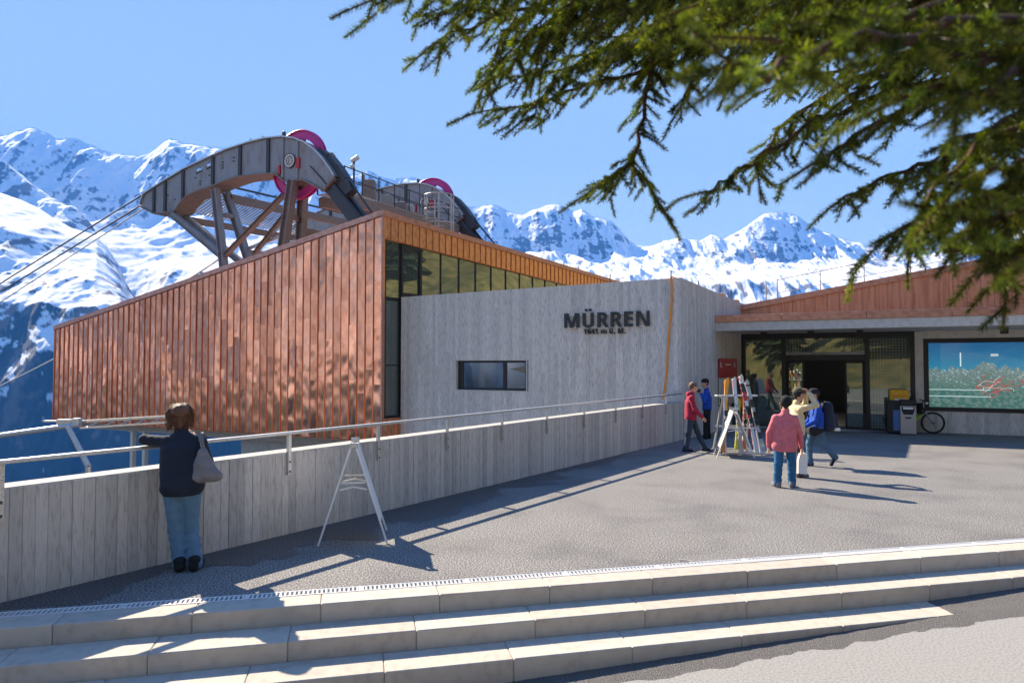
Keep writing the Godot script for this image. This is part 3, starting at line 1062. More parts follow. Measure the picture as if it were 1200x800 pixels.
func parapet() -> void:
	var at := Vector3(-4.47, 0, -6.029)
	var w := thing("parapet_wall", "waist-high board-marked concrete parapet running from the steps to the station wing", "wall", at, ALONG)
	var core := Builder.new()
	core.box(Vector3(-3.5, -4.0, -0.30), Vector3(16.5, 1.0, -0.006), 0.008)
	part(w, "wall_core", core, M.concrete)
	var meshes := []
	for k in 6:
		var b := Builder.new()
		b.shift = Vector2(k * 0.31, k * 0.17)
		b.box(Vector3(0, -0.35, -0.02), Vector3(0.0965 + 0.0015 * (k % 3), 0.99, rng.randf_range(-0.003, 0.004)), 0.0015)
		meshes.append(b.mesh())
	var x := -3.4
	while x < 16.3:
		var q := put(w, "formwork_board", meshes[rng.randi() % 6], M["board_concrete_%d" % (rng.randi() % 5)])
		q.position.x = x
		x += 0.1015
	var r := thing("handrail", "galvanised flat handrail on posts bolted to the concrete parapet", "railing", at, ALONG)
	var rail := Builder.new()
	rail.box(Vector3(-3.5, 1.215, -0.035), Vector3(16.15, 1.25, 0.055), 0.006)
	part(r, "rail", rail, M.galvanised)
	for k in range(-2, 10):
		var s := 1.475 + 1.505 * k
		var p := Builder.new()
		p.box(Vector3(s - 0.035, 0.72, 0.004), Vector3(s + 0.035, 1.213, 0.017), 0.003)
		p.box(Vector3(s - 0.033, 0.72, 0.017), Vector3(s - 0.023, 1.213, 0.05), 0.002)
		var post := part(r, "post", p, M.galvanised)
		for y in [0.76, 0.88]:
			var bo := Builder.new()
			bo.disc(Vector3(s + 0.008, y, 0.017), Vector3(0, 0, 1), 0.014, 0.012, 6)
			part(post, "bolt", bo, M.dark_steel)


# Board-marked concrete: narrow vertical boards, each a little proud or tinted, round the openings [x0, x1, y0, y1].
func boarded(b: Builder, x0: float, x1: float, bottom: float, top0: float, top1: float, width: float, holes: Array) -> void:
	var x := x0
	while x < x1 - 0.01:
		var e := minf(x + width * rng.randf_range(0.85, 1.15), x1)
		if x1 - e < 0.05:
			e = x1
		var top := lerpf(top0, top1, ((x + e) / 2.0 - x0) / (x1 - x0))
		var proud := rng.randf_range(-0.004, 0.005)
		var spans := [[bottom, top]]
		for h in holes:
			if e > h[0] + 0.02 and x < h[1] - 0.02:
				spans = [[bottom, h[2]], [h[3], top]]
		for s in spans:
			var y: float = s[0]
			while y < s[1] - 0.01:
				var y1: float = minf(y + rng.randf_range(1.6, 3.2), s[1])
				if s[1] - y1 < 0.4:
					y1 = s[1]
				var g := rng.randf_range(0.86, 1.08)
				b.tone = Color(0.92 * g, 0.90 * g, 0.87 * g)
				b.shift = Vector2(rng.randf() * 5.0, rng.randf() * 9.0)
				b.box(Vector3(x, y, -0.05), Vector3(e - 0.0015, y1, proud))
				y = y1
		x = e
	b.tone = Color.WHITE


func concrete_wing() -> void:
	var at := Vector3(4.795, 0, -19.318)
	var w := thing("concrete_wing", "grey board-marked concrete wing carrying the station name, with one low window", "building", at, FACADE)
	var front := Builder.new()
	boarded(front, -9.71, 0.0, -3.0, 4.385, 4.52, 0.115, [[-7.48, -4.87, 1.20, 2.19]])
	part(w, "formwork_boards", front, M.wall_concrete, "stuff")
	var core := Builder.new()
	for q in [[-9.70, -7.48, -3.0, 4.36], [-7.48, -4.87, -3.0, 1.20], [-7.48, -4.87, 2.19, 4.37], [-4.87, -0.012, -3.0, 4.40]]:
		core.box(Vector3(q[0], q[2], -0.45), Vector3(q[1], q[3], -0.052))
	part(w, "wall_core", core, M.concrete)
	# the side of the opening, and the window in it
	var rv := Builder.new()
	rv.box(Vector3(-7.495, 1.185, -0.30), Vector3(-7.462, 2.20, -0.002))
	rv.box(Vector3(-7.462, 2.172, -0.30), Vector3(-4.87, 2.205, -0.004))
	rv.box(Vector3(-7.462, 1.17, -0.30), Vector3(-4.855, 1.212, 0.012))
	rv.box(Vector3(-4.888, 1.212, -0.30), Vector3(-4.855, 2.172, -0.004))
	part(w, "window_reveal", rv, M.canopy_concrete)
	var win := Builder.new()
	for q in [[-7.30, -7.24, 1.21, 2.172], [-4.96, -4.89, 1.21, 2.172], [-5.75, -5.62, 1.21, 2.172]]:
		win.box(Vector3(q[0], q[2], -0.16), Vector3(q[1], q[3], -0.09), 0.004)
	for q in [[-7.24, -5.75, 1.212, 1.285], [-7.24, -5.75, 2.105, 2.172], [-5.62, -4.96, 1.212, 1.285], [-5.62, -4.96, 2.105, 2.172]]:
		win.box(Vector3(q[0], q[2], -0.158), Vector3(q[1], q[3], -0.092), 0.004)
	win.box(Vector3(-7.46, 1.212, -0.17), Vector3(-7.30, 2.172, -0.13))
	var f := part(w, "window_frame", win, M.anthracite)
	for q in [[-7.24, -5.75], [-5.62, -4.96]]:
		var p := Builder.new()
		p.box(Vector3(q[0], 1.285, -0.128), Vector3(q[1], 2.105, -0.120))
		part(f, "pane", p, M.dark_glass)
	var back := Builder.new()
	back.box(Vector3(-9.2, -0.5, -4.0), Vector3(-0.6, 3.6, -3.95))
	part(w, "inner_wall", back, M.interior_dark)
	# the wall that turns back from the corner towards the entrance
	var side := Builder.new()
	boarded(side, 0.0, 7.6, -3.0, 4.52, 4.12, 0.115, [])
	var turn := Node3D.new()
	turn.name = "side_wall"
	w.add_child(turn)
	turn.rotation.y = ALONG - FACADE
	part(turn, "formwork_boards", side, M.wall_concrete, "stuff")
	var sc := Builder.new()
	sc.prism(PackedVector2Array([Vector2(0.06, -3.0), Vector2(7.6, -3.0), Vector2(7.6, 4.10), Vector2(0.06, 4.49)]), -0.4, -0.052)
	part(turn, "wall_core", sc, M.concrete)
	var roof := Builder.new()
	roof.quad(Vector3(-9.6, 4.2, -0.46), Vector3(-0.46, 4.2, -0.46), Vector3(0.6, 4.0, -7.4), Vector3(-9.6, 4.0, -9.0))
	part(w, "roof", roof, M.concrete)
	for x in [-0.35, -2.2]:
		var rd := Builder.new()
		rd.rod(Vector3(x, 4.3, -0.3), Vector3(x, 4.78, -0.3), 0.018, 5)
		part(w, "lightning_rod", rd, M.dark_steel)
	for s in [2.3, 4.4, 5.6]:
		var rd := Builder.new()
		rd.rod(Vector3(s, 4.2, -0.3), Vector3(s, 4.68, -0.3), 0.016, 5)
		part(turn, "lightning_rod", rd, M.dark_steel)
	# the name of the place, letters on slim bright rails
	var sign := thing("station_name_sign", "dark metal letters spelling the village name on the concrete wall", "sign", at, FACADE)
	var font := SystemFont.new()
	font.font_names = PackedStringArray(["Droid Sans"])
	font.font_weight = 700
	line_of_letters(sign, "MÜRREN", font, -3.60, -0.83, 3.16, 3.60, 0.075, 0.045)
	var small := SystemFont.new()
	small.font_names = PackedStringArray(["Droid Sans"])
	small.font_weight = 700
	line_of_letters(sign, "1641 m ü. M.", small, -2.93, -1.60, 2.965, 3.115, 0.05, 0.05)
	var rails := Builder.new()
	for y in [3.175, 3.555]:
		rails.box(Vector3(-3.55, y - 0.014, 0.025), Vector3(-0.86, y + 0.014, 0.05), 0.003)
	rails.box(Vector3(-2.5, 3.03, 0.015), Vector3(-1.62, 3.045, 0.035))
	part(sign, "mounting_rail", rails, M.white_paint)
	# an orange strap that hangs down the wall by the corner
	var hose := thing("orange_strap", "orange strap hanging down the concrete wall beside its corner", "strap", at, FACADE)
	var h := Builder.new()
	var pts := PackedVector3Array()
	for i in 15:
		var t := i / 14.0
		pts.append(Vector3(-0.26 - 0.28 * t * t + 0.02 * sin(t * 9.0), 4.56 - 3.5 * t, 0.04 + 0.02 * sin(t * 6.0)))
	for i in 14:
		h.bar(pts[i], pts[i + 1], 0.055, 0.02, 0.0, Vector3(0, 0, 1))
	part(hose, "hanging_strap", h, M.hose_orange)
	var h2 := Builder.new()
	h2.bar(Vector3(-0.26, 4.56, 0.03), Vector3(-0.24, 4.57, -0.6), 0.06, 0.02)
	part(hose, "strap_over_edge", h2, M.hose_orange)
	var line := thing("orange_roof_hose", "orange hose lying along the sloping concrete edge to the canopy", "hose", at, ALONG)
	var h3 := Builder.new()
	var pp := PackedVector3Array()
	for i in 20:
		var t := i / 19.0
		pp.append(Vector3(3.9 + 3.2 * t, 4.52 - 0.0526 * (3.9 + 3.2 * t) + 0.06 + 0.02 * sin(i * 1.3), -0.2 + 0.1 * sin(i * 0.7)))
	h3.tube(pp, PackedFloat32Array([0.035]), 6)
	part(line, "hose_run", h3, M.hose_orange)
	var h4 := Builder.new()
	for k in 4:
		h4.ring(Vector3(7.0 + 0.05 * k, 4.14 + 0.03 * k, 0.15), Vector3(0.2, 1, 0.1).normalized(), 0.22 - 0.02 * k, 0.03, 18, 6)
	part(line, "hose_coil", h4, M.hose_orange)


func line_of_letters(sign: Node3D, text: String, font: Font, x0: float, x1: float, y0: float, y1: float, off: float, depth: float) -> void:
	# cap height and advance widths of the face, at a size of 100
	var wide := 0.0
	var adv := []
	for ch in text:
		var a := font.get_string_size(ch, HORIZONTAL_ALIGNMENT_LEFT, -1, 100).x
		adv.append(a)
		wide += a
	var cap := 71.4
	var sx := (x1 - x0) / wide
	var sy := (y1 - y0) / cap
	var x := x0
	for i in text.length():
		var ch := text[i]
		if ch != " ":
			var t := TextMesh.new()
			t.text = ch
			t.font = font
			t.font_size = 100
			t.pixel_size = 0.01
			t.depth = 1.0
			t.curve_step = 1.5
			t.horizontal_alignment = HORIZONTAL_ALIGNMENT_LEFT
			t.vertical_alignment = VERTICAL_ALIGNMENT_BOTTOM
			var drop := font.get_descent(100)
			var m := put(sign, "letter", t, M.letter_black)
			m.scale = Vector3(sx * 100.0, sy * 100.0, depth)
			m.position = Vector3(x, y0 - drop * sy, off)
		x += adv[i] * sx


func copper_sheet(b: Builder, x0: float, x1: float, y0: float, y1: float, z: float) -> void:   # one sheet with turned-in edges
	b.box(Vector3(x0, y0, z - 0.012), Vector3(x1, y1, z), 0.004)


func copper_hall() -> void:
	var at := Vector3(-4.391, 0, -22.958)
	var hall := thing("copper_hall", "copper-clad station hall with a sloping roof and a high window band", "building", at, FACADE)
	var long := 18.7
	var low := 3.75
	var high := 7.20
	var bottom := -0.53
	var roof_at := func(x: float) -> float: return lerpf(high, low, -x / long)
	# the big shaded face: 53 strips of sheet, each in two to four lengths, with standing seams
	var pitch := long / 53.0
	for i in 53:
		var x1 := -pitch * i
		var x0 := x1 - pitch
		var top0: float = roof_at.call(x0) - 0.05
		var y := bottom
		var joints := []
		var j: float = bottom + [1.95, 2.35, 1.55, 2.1][i % 4] + rng.randf_range(-0.1, 0.1)
		while j < top0 - 0.5:
			joints.append(j)
			j += [1.3, 1.9, 1.6][(i * 7 + joints.size()) % 3]
		joints.append(-1.0)
		for k in joints.size():
			var b := Builder.new()
			b.shift = Vector2(rng.randf() * 7.0, rng.randf() * 7.0)
			var tilt := rng.randf_range(-0.008, 0.008)
			var mt: Material = M["copper_%d" % (rng.randi() % 5)]
			if k < joints.size() - 1:
				var y1: float = joints[k]
				var lean := rng.randf_range(-0.004, 0.012)
				b.quad(Vector3(x0 + 0.006, y, tilt), Vector3(x1 - 0.006, y, -tilt), Vector3(x1 - 0.006, y1 - 0.004, -tilt + lean), Vector3(x0 + 0.006, y1 - 0.004, tilt + lean))
				b.quad(Vector3(x0 + 0.006, y1 - 0.004, tilt + lean), Vector3(x1 - 0.006, y1 - 0.004, -tilt + lean), Vector3(x1 - 0.006, y1, -0.012), Vector3(x0 + 0.006, y1, -0.012))
				y = y1
			else:
				b.quad(Vector3(x0 + 0.006, y, tilt), Vector3(x1 - 0.006, y, -tilt), Vector3(x1 - 0.006, roof_at.call(x1) - 0.04, -tilt), Vector3(x0 + 0.006, top0 + 0.01, tilt))
			part(hall, "copper_sheet", b, mt)
		if i > 0:
			var s := Builder.new()
			s.box(Vector3(x1 - 0.009, bottom - 0.01, -0.004), Vector3(x1 + 0.009, roof_at.call(x1) - 0.06, 0.034), 0.003)
			part(hall, "standing_seam", s, M.copper_edge)
	var trim := Builder.new()
	trim.box(Vector3(-0.02, bottom - 0.01, -0.02), Vector3(0.05, high - 0.06, 0.03), 0.006)
	part(hall, "corner_trim", trim, M.copper_flashing)
	var trim2 := Builder.new()
	trim2.box(Vector3(-long - 0.05, bottom - 0.01, -0.3), Vector3(-long, low - 0.05, 0.036), 0.006)
	part(hall, "corner_trim", trim2, M.copper_edge)
	var drip := Builder.new()
	drip.box(Vector3(-long, bottom - 0.035, -0.35), Vector3(0.05, bottom - 0.012, 0.02), 0.004)
	part(hall, "bottom_flashing", drip, M.copper_edge)
	# coping along the slope, in lengths
	for i in 7:
		var c := Builder.new()
		var a := -long * i / 7.0
		var d := -long * (i + 1) / 7.0 + 0.004
		if i == 0:
			a = 0.07
		if i == 6:
			d = -long - 0.07
		c.prism(PackedVector2Array([Vector2(d, roof_at.call(d) - 0.13), Vector2(a, roof_at.call(a) - 0.13), Vector2(a, roof_at.call(a) + 0.06), Vector2(d, roof_at.call(d) + 0.06)]), -0.45, 0.062)
		part(hall, "coping", c, M.copper_flashing)
	var body := Builder.new()
	body.prism(PackedVector2Array([Vector2(-long + 0.02, bottom), Vector2(-0.05, bottom), Vector2(-0.05, high - 0.12), Vector2(-long + 0.02, low - 0.12)]), -0.3, -0.02)
	part(hall, "wall_core", body, M.interior_dark)
	# the face that runs back, with fascia, window band and roof
	var right := Node3D.new()
	right.name = "window_front"
	hall.add_child(right)
	right.rotation.y = ALONG - FACADE
	var far := 19.0
	var top_at := func(x: float) -> float: return 7.20 - 0.036 * x
	var p2 := 0.36
	for i in 53:
		var x0 := 0.05 + p2 * i
		var b := Builder.new()
		b.shift = Vector2(rng.randf() * 7.0, rng.randf() * 7.0)
		var t := rng.randf_range(-0.003, 0.003)
		b.quad(Vector3(x0 + 0.004, top_at.call(x0) - 0.86, t), Vector3(x0 + p2 - 0.004, top_at.call(x0 + p2) - 0.86, -t), Vector3(x0 + p2 - 0.004, top_at.call(x0 + p2) - 0.05, -t), Vector3(x0 + 0.004, top_at.call(x0) - 0.05, t))
		part(right, "fascia_sheet", b, M.copper_bright)
		var s := Builder.new()
		s.box(Vector3(x0 - 0.009, top_at.call(x0) - 0.87, -0.004), Vector3(x0 + 0.009, top_at.call(x0) - 0.06, 0.03), 0.003)
		part(right, "standing_seam", s, M.copper_edge)
	var c2 := Builder.new()
	c2.prism(PackedVector2Array([Vector2(0.05, 7.198 - 0.13), Vector2(far, top_at.call(far) - 0.13), Vector2(far, top_at.call(far) + 0.06), Vector2(0.05, 7.198 + 0.06)]), -0.45, 0.055)
	part(right, "coping", c2, M.copper_flashing)
	var soffit := Builder.new()
	soffit.prism(PackedVector2Array([Vector2(0.05, 7.2 - 0.89), Vector2(far, top_at.call(far) - 0.89), Vector2(far, top_at.call(far) - 0.12), Vector2(0.05, 7.2 - 0.12)]), -0.4, -0.02)
	part(right, "lintel", soffit, M.copper_edge)
	# window band: mullions, one wider opening sash, coated panes
	var edges := [0.16, 0.95, 2.05, 3.13, 4.2, 5.25, 6.3, 7.35, 8.4, 9.45, 10.5, 11.55, 12.6, 13.65, 14.7, 15.75, 16.8, 17.85]
	for i in edges.size() - 1:
		var x0: float = edges[i]
		var x1: float = edges[i + 1]
		var y1: float = top_at.call(x0) - 0.90
		var y2: float = top_at.call(x1) - 0.90
		var y0 := 4.36
		var f := Builder.new()
		f.box(Vector3(x0 - 0.03, 0.26 if i == 0 else y0, -0.16), Vector3(x0 + 0.03, y1, -0.08), 0.004)
		if i == 1:
			for q in [[x0 + 0.03, x0 + 0.13], [x1 - 0.13, x1 - 0.03]]:
				f.box(Vector3(q[0], y0 + 0.08, -0.15), Vector3(q[1], y1 - 0.02, -0.04), 0.006)
			f.box(Vector3(x0 + 0.13, y0 + 0.08, -0.148), Vector3(x1 - 0.13, y0 + 0.2, -0.042), 0.006)
			f.box(Vector3(x0 + 0.13, y1 - 0.16, -0.148), Vector3(x1 - 0.13, y1 - 0.022, -0.042), 0.006)
			f.box(Vector3(x0 + 0.03, y0 - 0.06, -0.16), Vector3(x1 - 0.03, y0 + 0.06, -0.06))
		var fr := part(right, "window_frame", f, M.anthracite)
		var g := Builder.new()
		g.quad(Vector3(x0 + 0.03, y0, -0.11), Vector3(x1 - 0.03, y0, -0.11), Vector3(x1 - 0.03, y2, -0.11), Vector3(x0 + 0.03, y1, -0.11))
		part(fr, "pane", g, M.coated_glass)
	# the tall narrow window beside the concrete wing, in two lights, and the copper below it
	var lf := Builder.new()
	lf.box(Vector3(0.90, 0.26, -0.17), Vector3(0.98, 4.30, -0.078), 0.004)
	lf.box(Vector3(0.19, 4.24, -0.155), Vector3(0.90, 4.35, -0.085))
	lf.box(Vector3(0.19, 2.0, -0.15), Vector3(0.90, 2.04, -0.09))
	lf.box(Vector3(0.13, 0.22, -0.17), Vector3(1.0, 0.30, -0.07))
	var fr2 := part(right, "window_frame", lf, M.anthracite)
	for q in [[0.30, 2.0], [2.04, 4.24]]:
		var g := Builder.new()
		g.quad(Vector3(0.19, q[0], -0.11), Vector3(0.90, q[0], -0.11), Vector3(0.90, q[1], -0.11), Vector3(0.19, q[1], -0.11))
		part(fr2, "pane", g, M.door_glass)
	var jamb := Builder.new()
	jamb.box(Vector3(0.03, 0.22, -0.3), Vector3(0.128, 6.33, 0.012), 0.004)
	part(right, "window_jamb", jamb, M.copper_bright)
	var sill := Builder.new()
	sill.box(Vector3(0.05, 0.19, -0.2), Vector3(1.05, 0.222, 0.05), 0.004)
	part(right, "window_sill", sill, M.copper_edge)
	for i in 3:
		var b := Builder.new()
		b.quad(Vector3(0.05 + 0.33 * i, bottom, 0), Vector3(0.37 + 0.33 * i, bottom, 0), Vector3(0.37 + 0.33 * i, 0.19, 0), Vector3(0.05 + 0.33 * i, 0.19, 0))
		part(right, "copper_sheet", b, M.copper_bright)
		var s := Builder.new()
		s.box(Vector3(0.36 + 0.33 * i, bottom, -0.02), Vector3(0.378 + 0.33 * i, 0.19, 0.03), 0.003)
		part(right, "standing_seam", s, M.copper_edge)
	var panel := Builder.new()
	panel.box(Vector3(0.2, 3.45, -0.55), Vector3(0.9, 4.15, -0.5))
	part(right, "oak_panel", panel, M.oak)
	var panel2 := Builder.new()
	panel2.box(Vector3(2.10, 3.6, -0.5), Vector3(2.42, 6.2, -0.45))
	part(right, "oak_panel", panel2, M.oak)
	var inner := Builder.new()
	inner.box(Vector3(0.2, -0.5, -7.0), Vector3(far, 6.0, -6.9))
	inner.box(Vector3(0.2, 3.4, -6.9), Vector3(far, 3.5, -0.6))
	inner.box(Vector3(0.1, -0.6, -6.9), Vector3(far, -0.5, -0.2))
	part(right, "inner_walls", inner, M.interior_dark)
	# the roof: one plane that falls to the far left and to the back
	var rf := Builder.new()
	var bx := right.transform.basis.x * far
	var p0 := Vector3(0, high - 0.1, -0.2)
	var p1 := Vector3(-long, low - 0.1, -0.2)
	rf.quad(p1, p0, p0 + Vector3(bx.x, -0.036 * far, bx.z), p1 + Vector3(bx.x, -0.036 * far, bx.z))
	rf.quad(p1 + Vector3(0.1, 0, 0), p1 + Vector3(bx.x + 0.1, -0.7, bx.z), p1 + Vector3(bx.x + 0.1, -5, bx.z), p1 + Vector3(0.1, -4.2, 0))
	part(hall, "roof", rf, M.copper_flashing)
	var under := Builder.new()
	under.box(Vector3(-long + 0.05, bottom - 0.3, -9.0), Vector3(-0.1, bottom - 0.04, -0.3))
	part(hall, "underside", under, M.concrete)
	# what carries the hall
	var pl := Builder.new()
	pl.box(Vector3(-7.2, -6.0, -6.0), Vector3(0.9, bottom - 0.31, -0.55))
	solo("concrete_plinth", pl, M.concrete, "plain concrete plinth under the near end of the copper hall", "plinth", at, FACADE)
	var first: Node3D
	for x in [-13.55, -12.75]:
		if first == null:
			first = thing("steel_post", "left one of two pale steel posts under the copper hall", "post", at, FACADE, "posts under the copper hall")
			var pb := Builder.new()
			pb.box(Vector3(-0.09, -6.0, -0.09), Vector3(0.09, -0.1, 0.09), 0.01)
			part(first, "shaft", pb, M.cream_paint)
			var hd := Builder.new()
			hd.box(Vector3(-0.16, -0.098, -0.16), Vector3(0.16, -0.06, 0.16), 0.005)
			part(first, "head_plate", hd, M.galvanised)
			first.position = at + Basis(Vector3.UP, FACADE) * Vector3(x, -0.75, -0.4)
		else:
			copy(first, "right one of two pale steel posts under the copper hall", at + Basis(Vector3.UP, FACADE) * Vector3(x, -0.75, -0.4), FACADE)


func entrance_building() -> void:
	var at := Vector3(8.086, -0.097, -24.04)
	var e := thing("entrance_building", "glazed station entrance under a concrete canopy with a copper roof edge", "building", at, FACADE)
	var dy := 0.097
	var frame := func(parent: Node, lo: Vector3, hi: Vector3, called := "frame_bar") -> Node:
		var b := Builder.new()
		b.box(lo, hi, 0.006)
		return part(parent, called, b, M.anthracite)
	# posts and rails of the glazing
	var top := 3.03 + dy
	for q in [[0.0, 0.14], [1.32, 1.46], [3.86, 4.0], [5.14, 5.27]]:
		frame.call(e, Vector3(q[0], -0.02, -0.12), Vector3(q[1], top, 0.04), "mullion")
	for q in [[0.14, 1.32], [1.46, 3.86], [4.0, 5.14]]:
		frame.call(e, Vector3(q[0], 2.92 + dy, -0.115), Vector3(q[1], top - 0.002, 0.03), "transom")
	for q in [[0.14, 1.32], [4.0, 5.14]]:
		frame.call(e, Vector3(q[0], -0.02, -0.115), Vector3(q[1], 0.07, 0.03), "transom")
	var tr = frame.call(e, Vector3(1.46, 2.36 + dy, -0.115), Vector3(3.86, 2.46 + dy, 0.035), "transom")
	tr.material_override = M.painted_steel
	frame.call(e, Vector3(1.46, 2.18 + dy, -0.25), Vector3(3.86, 2.357 + dy, 0.09), "door_operator")
	var pane := func(parent: Node, x0: float, x1: float, y0: float, y1: float, z: float, dots: bool) -> void:
		var b := Builder.new()
		b.box(Vector3(x0, y0, z - 0.008), Vector3(x1, y1, z))
		var p := part(parent, "pane", b, M.door_glass)
		if dots:
			var mm := MultiMesh.new()
			mm.transform_format = MultiMesh.TRANSFORM_3D
			var d := Builder.new()
			d.disc(Vector3.ZERO, Vector3(0, 0, 1), 0.014, 0.001, 7)
			mm.mesh = d.mesh()
			var nx := int((x1 - x0) / 0.088)
			var ny := int((y1 - y0) / 0.088)
			mm.instance_count = nx * ny
			for i in nx:
				for j in ny:
					mm.set_instance_transform(i * ny + j, Transform3D(Basis(), Vector3(x0 + 0.05 + 0.088 * i, y0 + 0.05 + 0.088 * j, z + 0.002)))
			var o := MultiMeshInstance3D.new()
			o.name = "printed_dots"
			o.multimesh = mm
			o.material_override = M.dot_print
			p.add_child(o)
			o.set_meta("kind", "stuff")
	mat("dot_print", Color(0.36, 0.36, 0.34), 0.7)
	pane.call(e, 0.14, 1.32, 0.07, 2.92 + dy, -0.03, false)
	pane.call(e, 1.46, 3.86, 2.46 + dy, 2.92 + dy, -0.03, true)
	pane.call(e, 4.0, 5.14, 0.07, 2.92 + dy, -0.03, true)
	# sliding leaves, parked at the sides of the opening
	for q in [[1.48, 2.02], [3.26, 3.84]]:
		var d := Builder.new()
		d.box(Vector3(q[0], 0.0, -0.20), Vector3(q[0] + 0.06, 2.27, -0.15), 0.004)
		d.box(Vector3(q[1] - 0.06, 0.0, -0.20), Vector3(q[1], 2.27, -0.15), 0.004)
		d.box(Vector3(q[0] + 0.06, 0.0, -0.198), Vector3(q[1] - 0.06, 0.09, -0.152), 0.004)
		d.box(Vector3(q[0] + 0.06, 2.18, -0.198), Vector3(q[1] - 0.06, 2.27, -0.152), 0.004)
		var leaf := part(e, "sliding_door", d, M.anthracite)
		pane.call(leaf, q[0] + 0.06, q[1] - 0.06, 0.09, 2.18, -0.17, false)
	# concrete: jamb pier, the wall round the map window, the band above
	var con := Builder.new()
	con.box(Vector3(5.27, -0.3, -0.3), Vector3(5.50, 3.18, 0.06), 0.008)
	part(e, "pier", con, M.canopy_concrete)
	var par := Builder.new()
	boarded(par, 5.50, 12.5, -0.3, 0.60 + dy, 0.60 + dy, 0.12, [])
	part(e, "formwork_boards", par, M.wall_concrete, "stuff")
	var con2 := Builder.new()
	con2.box(Vector3(5.50, -0.3, -0.35), Vector3(12.5, 0.597 + dy, -0.052))
	con2.box(Vector3(5.50, 2.86 + dy, -0.35), Vector3(12.5, 3.2, 0.03))
	con2.box(Vector3(9.75, 0.60 + dy, -0.35), Vector3(12.5, 2.855 + dy, 0.03))
	part(e, "wall", con2, M.canopy_concrete)
	var lint := Builder.new()
	lint.box(Vector3(-0.4, top + 0.002, -0.5), Vector3(5.268, 3.3, 0.0))
	part(e, "lintel", lint, M.anthracite)
	for q in [[5.50, 5.64, 0.60, 2.86], [9.6, 9.75, 0.60, 2.86]]:
		frame.call(e, Vector3(q[0], q[2] + dy, -0.2), Vector3(q[1], q[3] + dy, 0.05), "window_frame")
	for q in [[5.64, 9.6, 0.60, 0.72], [5.64, 9.6, 2.72, 2.86]]:
		frame.call(e, Vector3(q[0], q[2] + dy, -0.198), Vector3(q[1], q[3] + dy, 0.045), "window_frame")
	var gl := Builder.new()
	gl.box(Vector3(5.64, 0.72 + dy, -0.03), Vector3(9.6, 2.72 + dy, -0.022))
	part(e, "pane", gl, M.clear_glass)
	var poster := Builder.new()
	poster.quad(Vector3(5.64, 0.72 + dy, -0.10), Vector3(9.6, 0.72 + dy, -0.10), Vector3(9.6, 2.72 + dy, -0.10), Vector3(5.64, 2.72 + dy, -0.10))
	for k in 4:
		poster.uv[k] = [Vector2(0, 1), Vector2(1, 1), Vector2(1, 0), Vector2(0, 0)][k]
	var po := solo("panorama_poster_added_glow", poster, map_print(), "large panorama poster with an added glow and turquoise sky behind the right window", "map", at, FACADE)  # a print made to glow, not a backlit display
	po.material_override.resource_name = "map_print"
	# the canopy: concrete slab, copper flashing on its edge, small black spotlights below
	var cx0 := -0.388
	var cx1 := 13.0
	var slab := Builder.new()
	slab.box(Vector3(cx0, 3.105 + dy, -0.4), Vector3(cx1, 3.40 + dy, 2.80), 0.01)
	part(e, "canopy_slab", slab, M.canopy_concrete)
	var joints := [cx0 - 0.02, 1.6, 3.9, 6.0, 8.1, 10.2, cx1]
	for i in 6:
		var f := Builder.new()
		f.box(Vector3(joints[i], 3.385 + dy, 2.3), Vector3(joints[i + 1] - 0.004, 3.61 + dy, 2.84), 0.008)
		part(e, "canopy_flashing", f, M.copper_flashing)
	var deck := Builder.new()
	deck.box(Vector3(cx0, 3.41 + dy, 0.02), Vector3(cx1, 3.55 + dy, 2.29))
	part(e, "canopy_deck", deck, M.copper_flashing)
	for x in [0.95, 2.35, 3.72, 7.35, 9.8]:
		var s := Builder.new()
		s.box(Vector3(x - 0.09, 2.92 + dy, 1.6), Vector3(x + 0.09, 3.102 + dy, 1.78), 0.008)
		part(e, "ceiling_spotlight", s, M.black)
	# the copper-clad roof storey
	var roof_at := func(x: float) -> float: return 4.10 + dy + 0.162 * x
	var p := 0.357
	for i in 36:
		var x0 := -0.1 + p * i
		var b := Builder.new()
		b.shift = Vector2(rng.randf() * 7.0, rng.randf() * 7.0)
		var t := rng.randf_range(-0.004, 0.004)
		b.quad(Vector3(x0 + 0.004, 3.5 + dy, t), Vector3(x0 + p - 0.004, 3.5 + dy, -t), Vector3(x0 + p - 0.004, roof_at.call(x0 + p) - 0.05, -t), Vector3(x0 + 0.004, roof_at.call(x0) - 0.05, t))
		part(e, "copper_sheet", b, M.copper_brown)
		var s := Builder.new()
		s.box(Vector3(x0 - 0.009, 3.5 + dy, -0.004), Vector3(x0 + 0.009, roof_at.call(x0) - 0.08, 0.03), 0.003)
		part(e, "standing_seam", s, M.copper_flashing)
	for i in 4:
		var c := Builder.new()
		var a := -0.15 + 3.3 * i
		var d := a + 3.296
		c.prism(PackedVector2Array([Vector2(a, roof_at.call(a) - 0.16), Vector2(d, roof_at.call(d) - 0.16), Vector2(d, roof_at.call(d) + 0.03), Vector2(a, roof_at.call(a) + 0.03)]), -0.4, 0.07)
		part(e, "coping", c, M.copper_flashing)
	var rf := Builder.new()
	rf.quad(Vector3(-0.1, roof_at.call(-0.1) - 0.02, -0.1), Vector3(13, roof_at.call(13.0) - 0.02, -0.1), Vector3(13, roof_at.call(13.0) - 0.02, -9), Vector3(-0.1, roof_at.call(-0.1) - 0.02, -9))
	rf.quad(Vector3(-0.1, 3.5, -0.03), Vector3(-0.1, 4.2, -0.03), Vector3(-0.1, 4.2, -9), Vector3(-0.1, 3.5, -9))
	part(e, "roof", rf, M.copper_flashing)
	# the room behind the doors
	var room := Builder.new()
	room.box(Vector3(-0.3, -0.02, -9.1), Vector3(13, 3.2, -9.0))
	room.box(Vector3(-0.4, -0.02, -9.0), Vector3(-0.3, 3.2, -0.1))
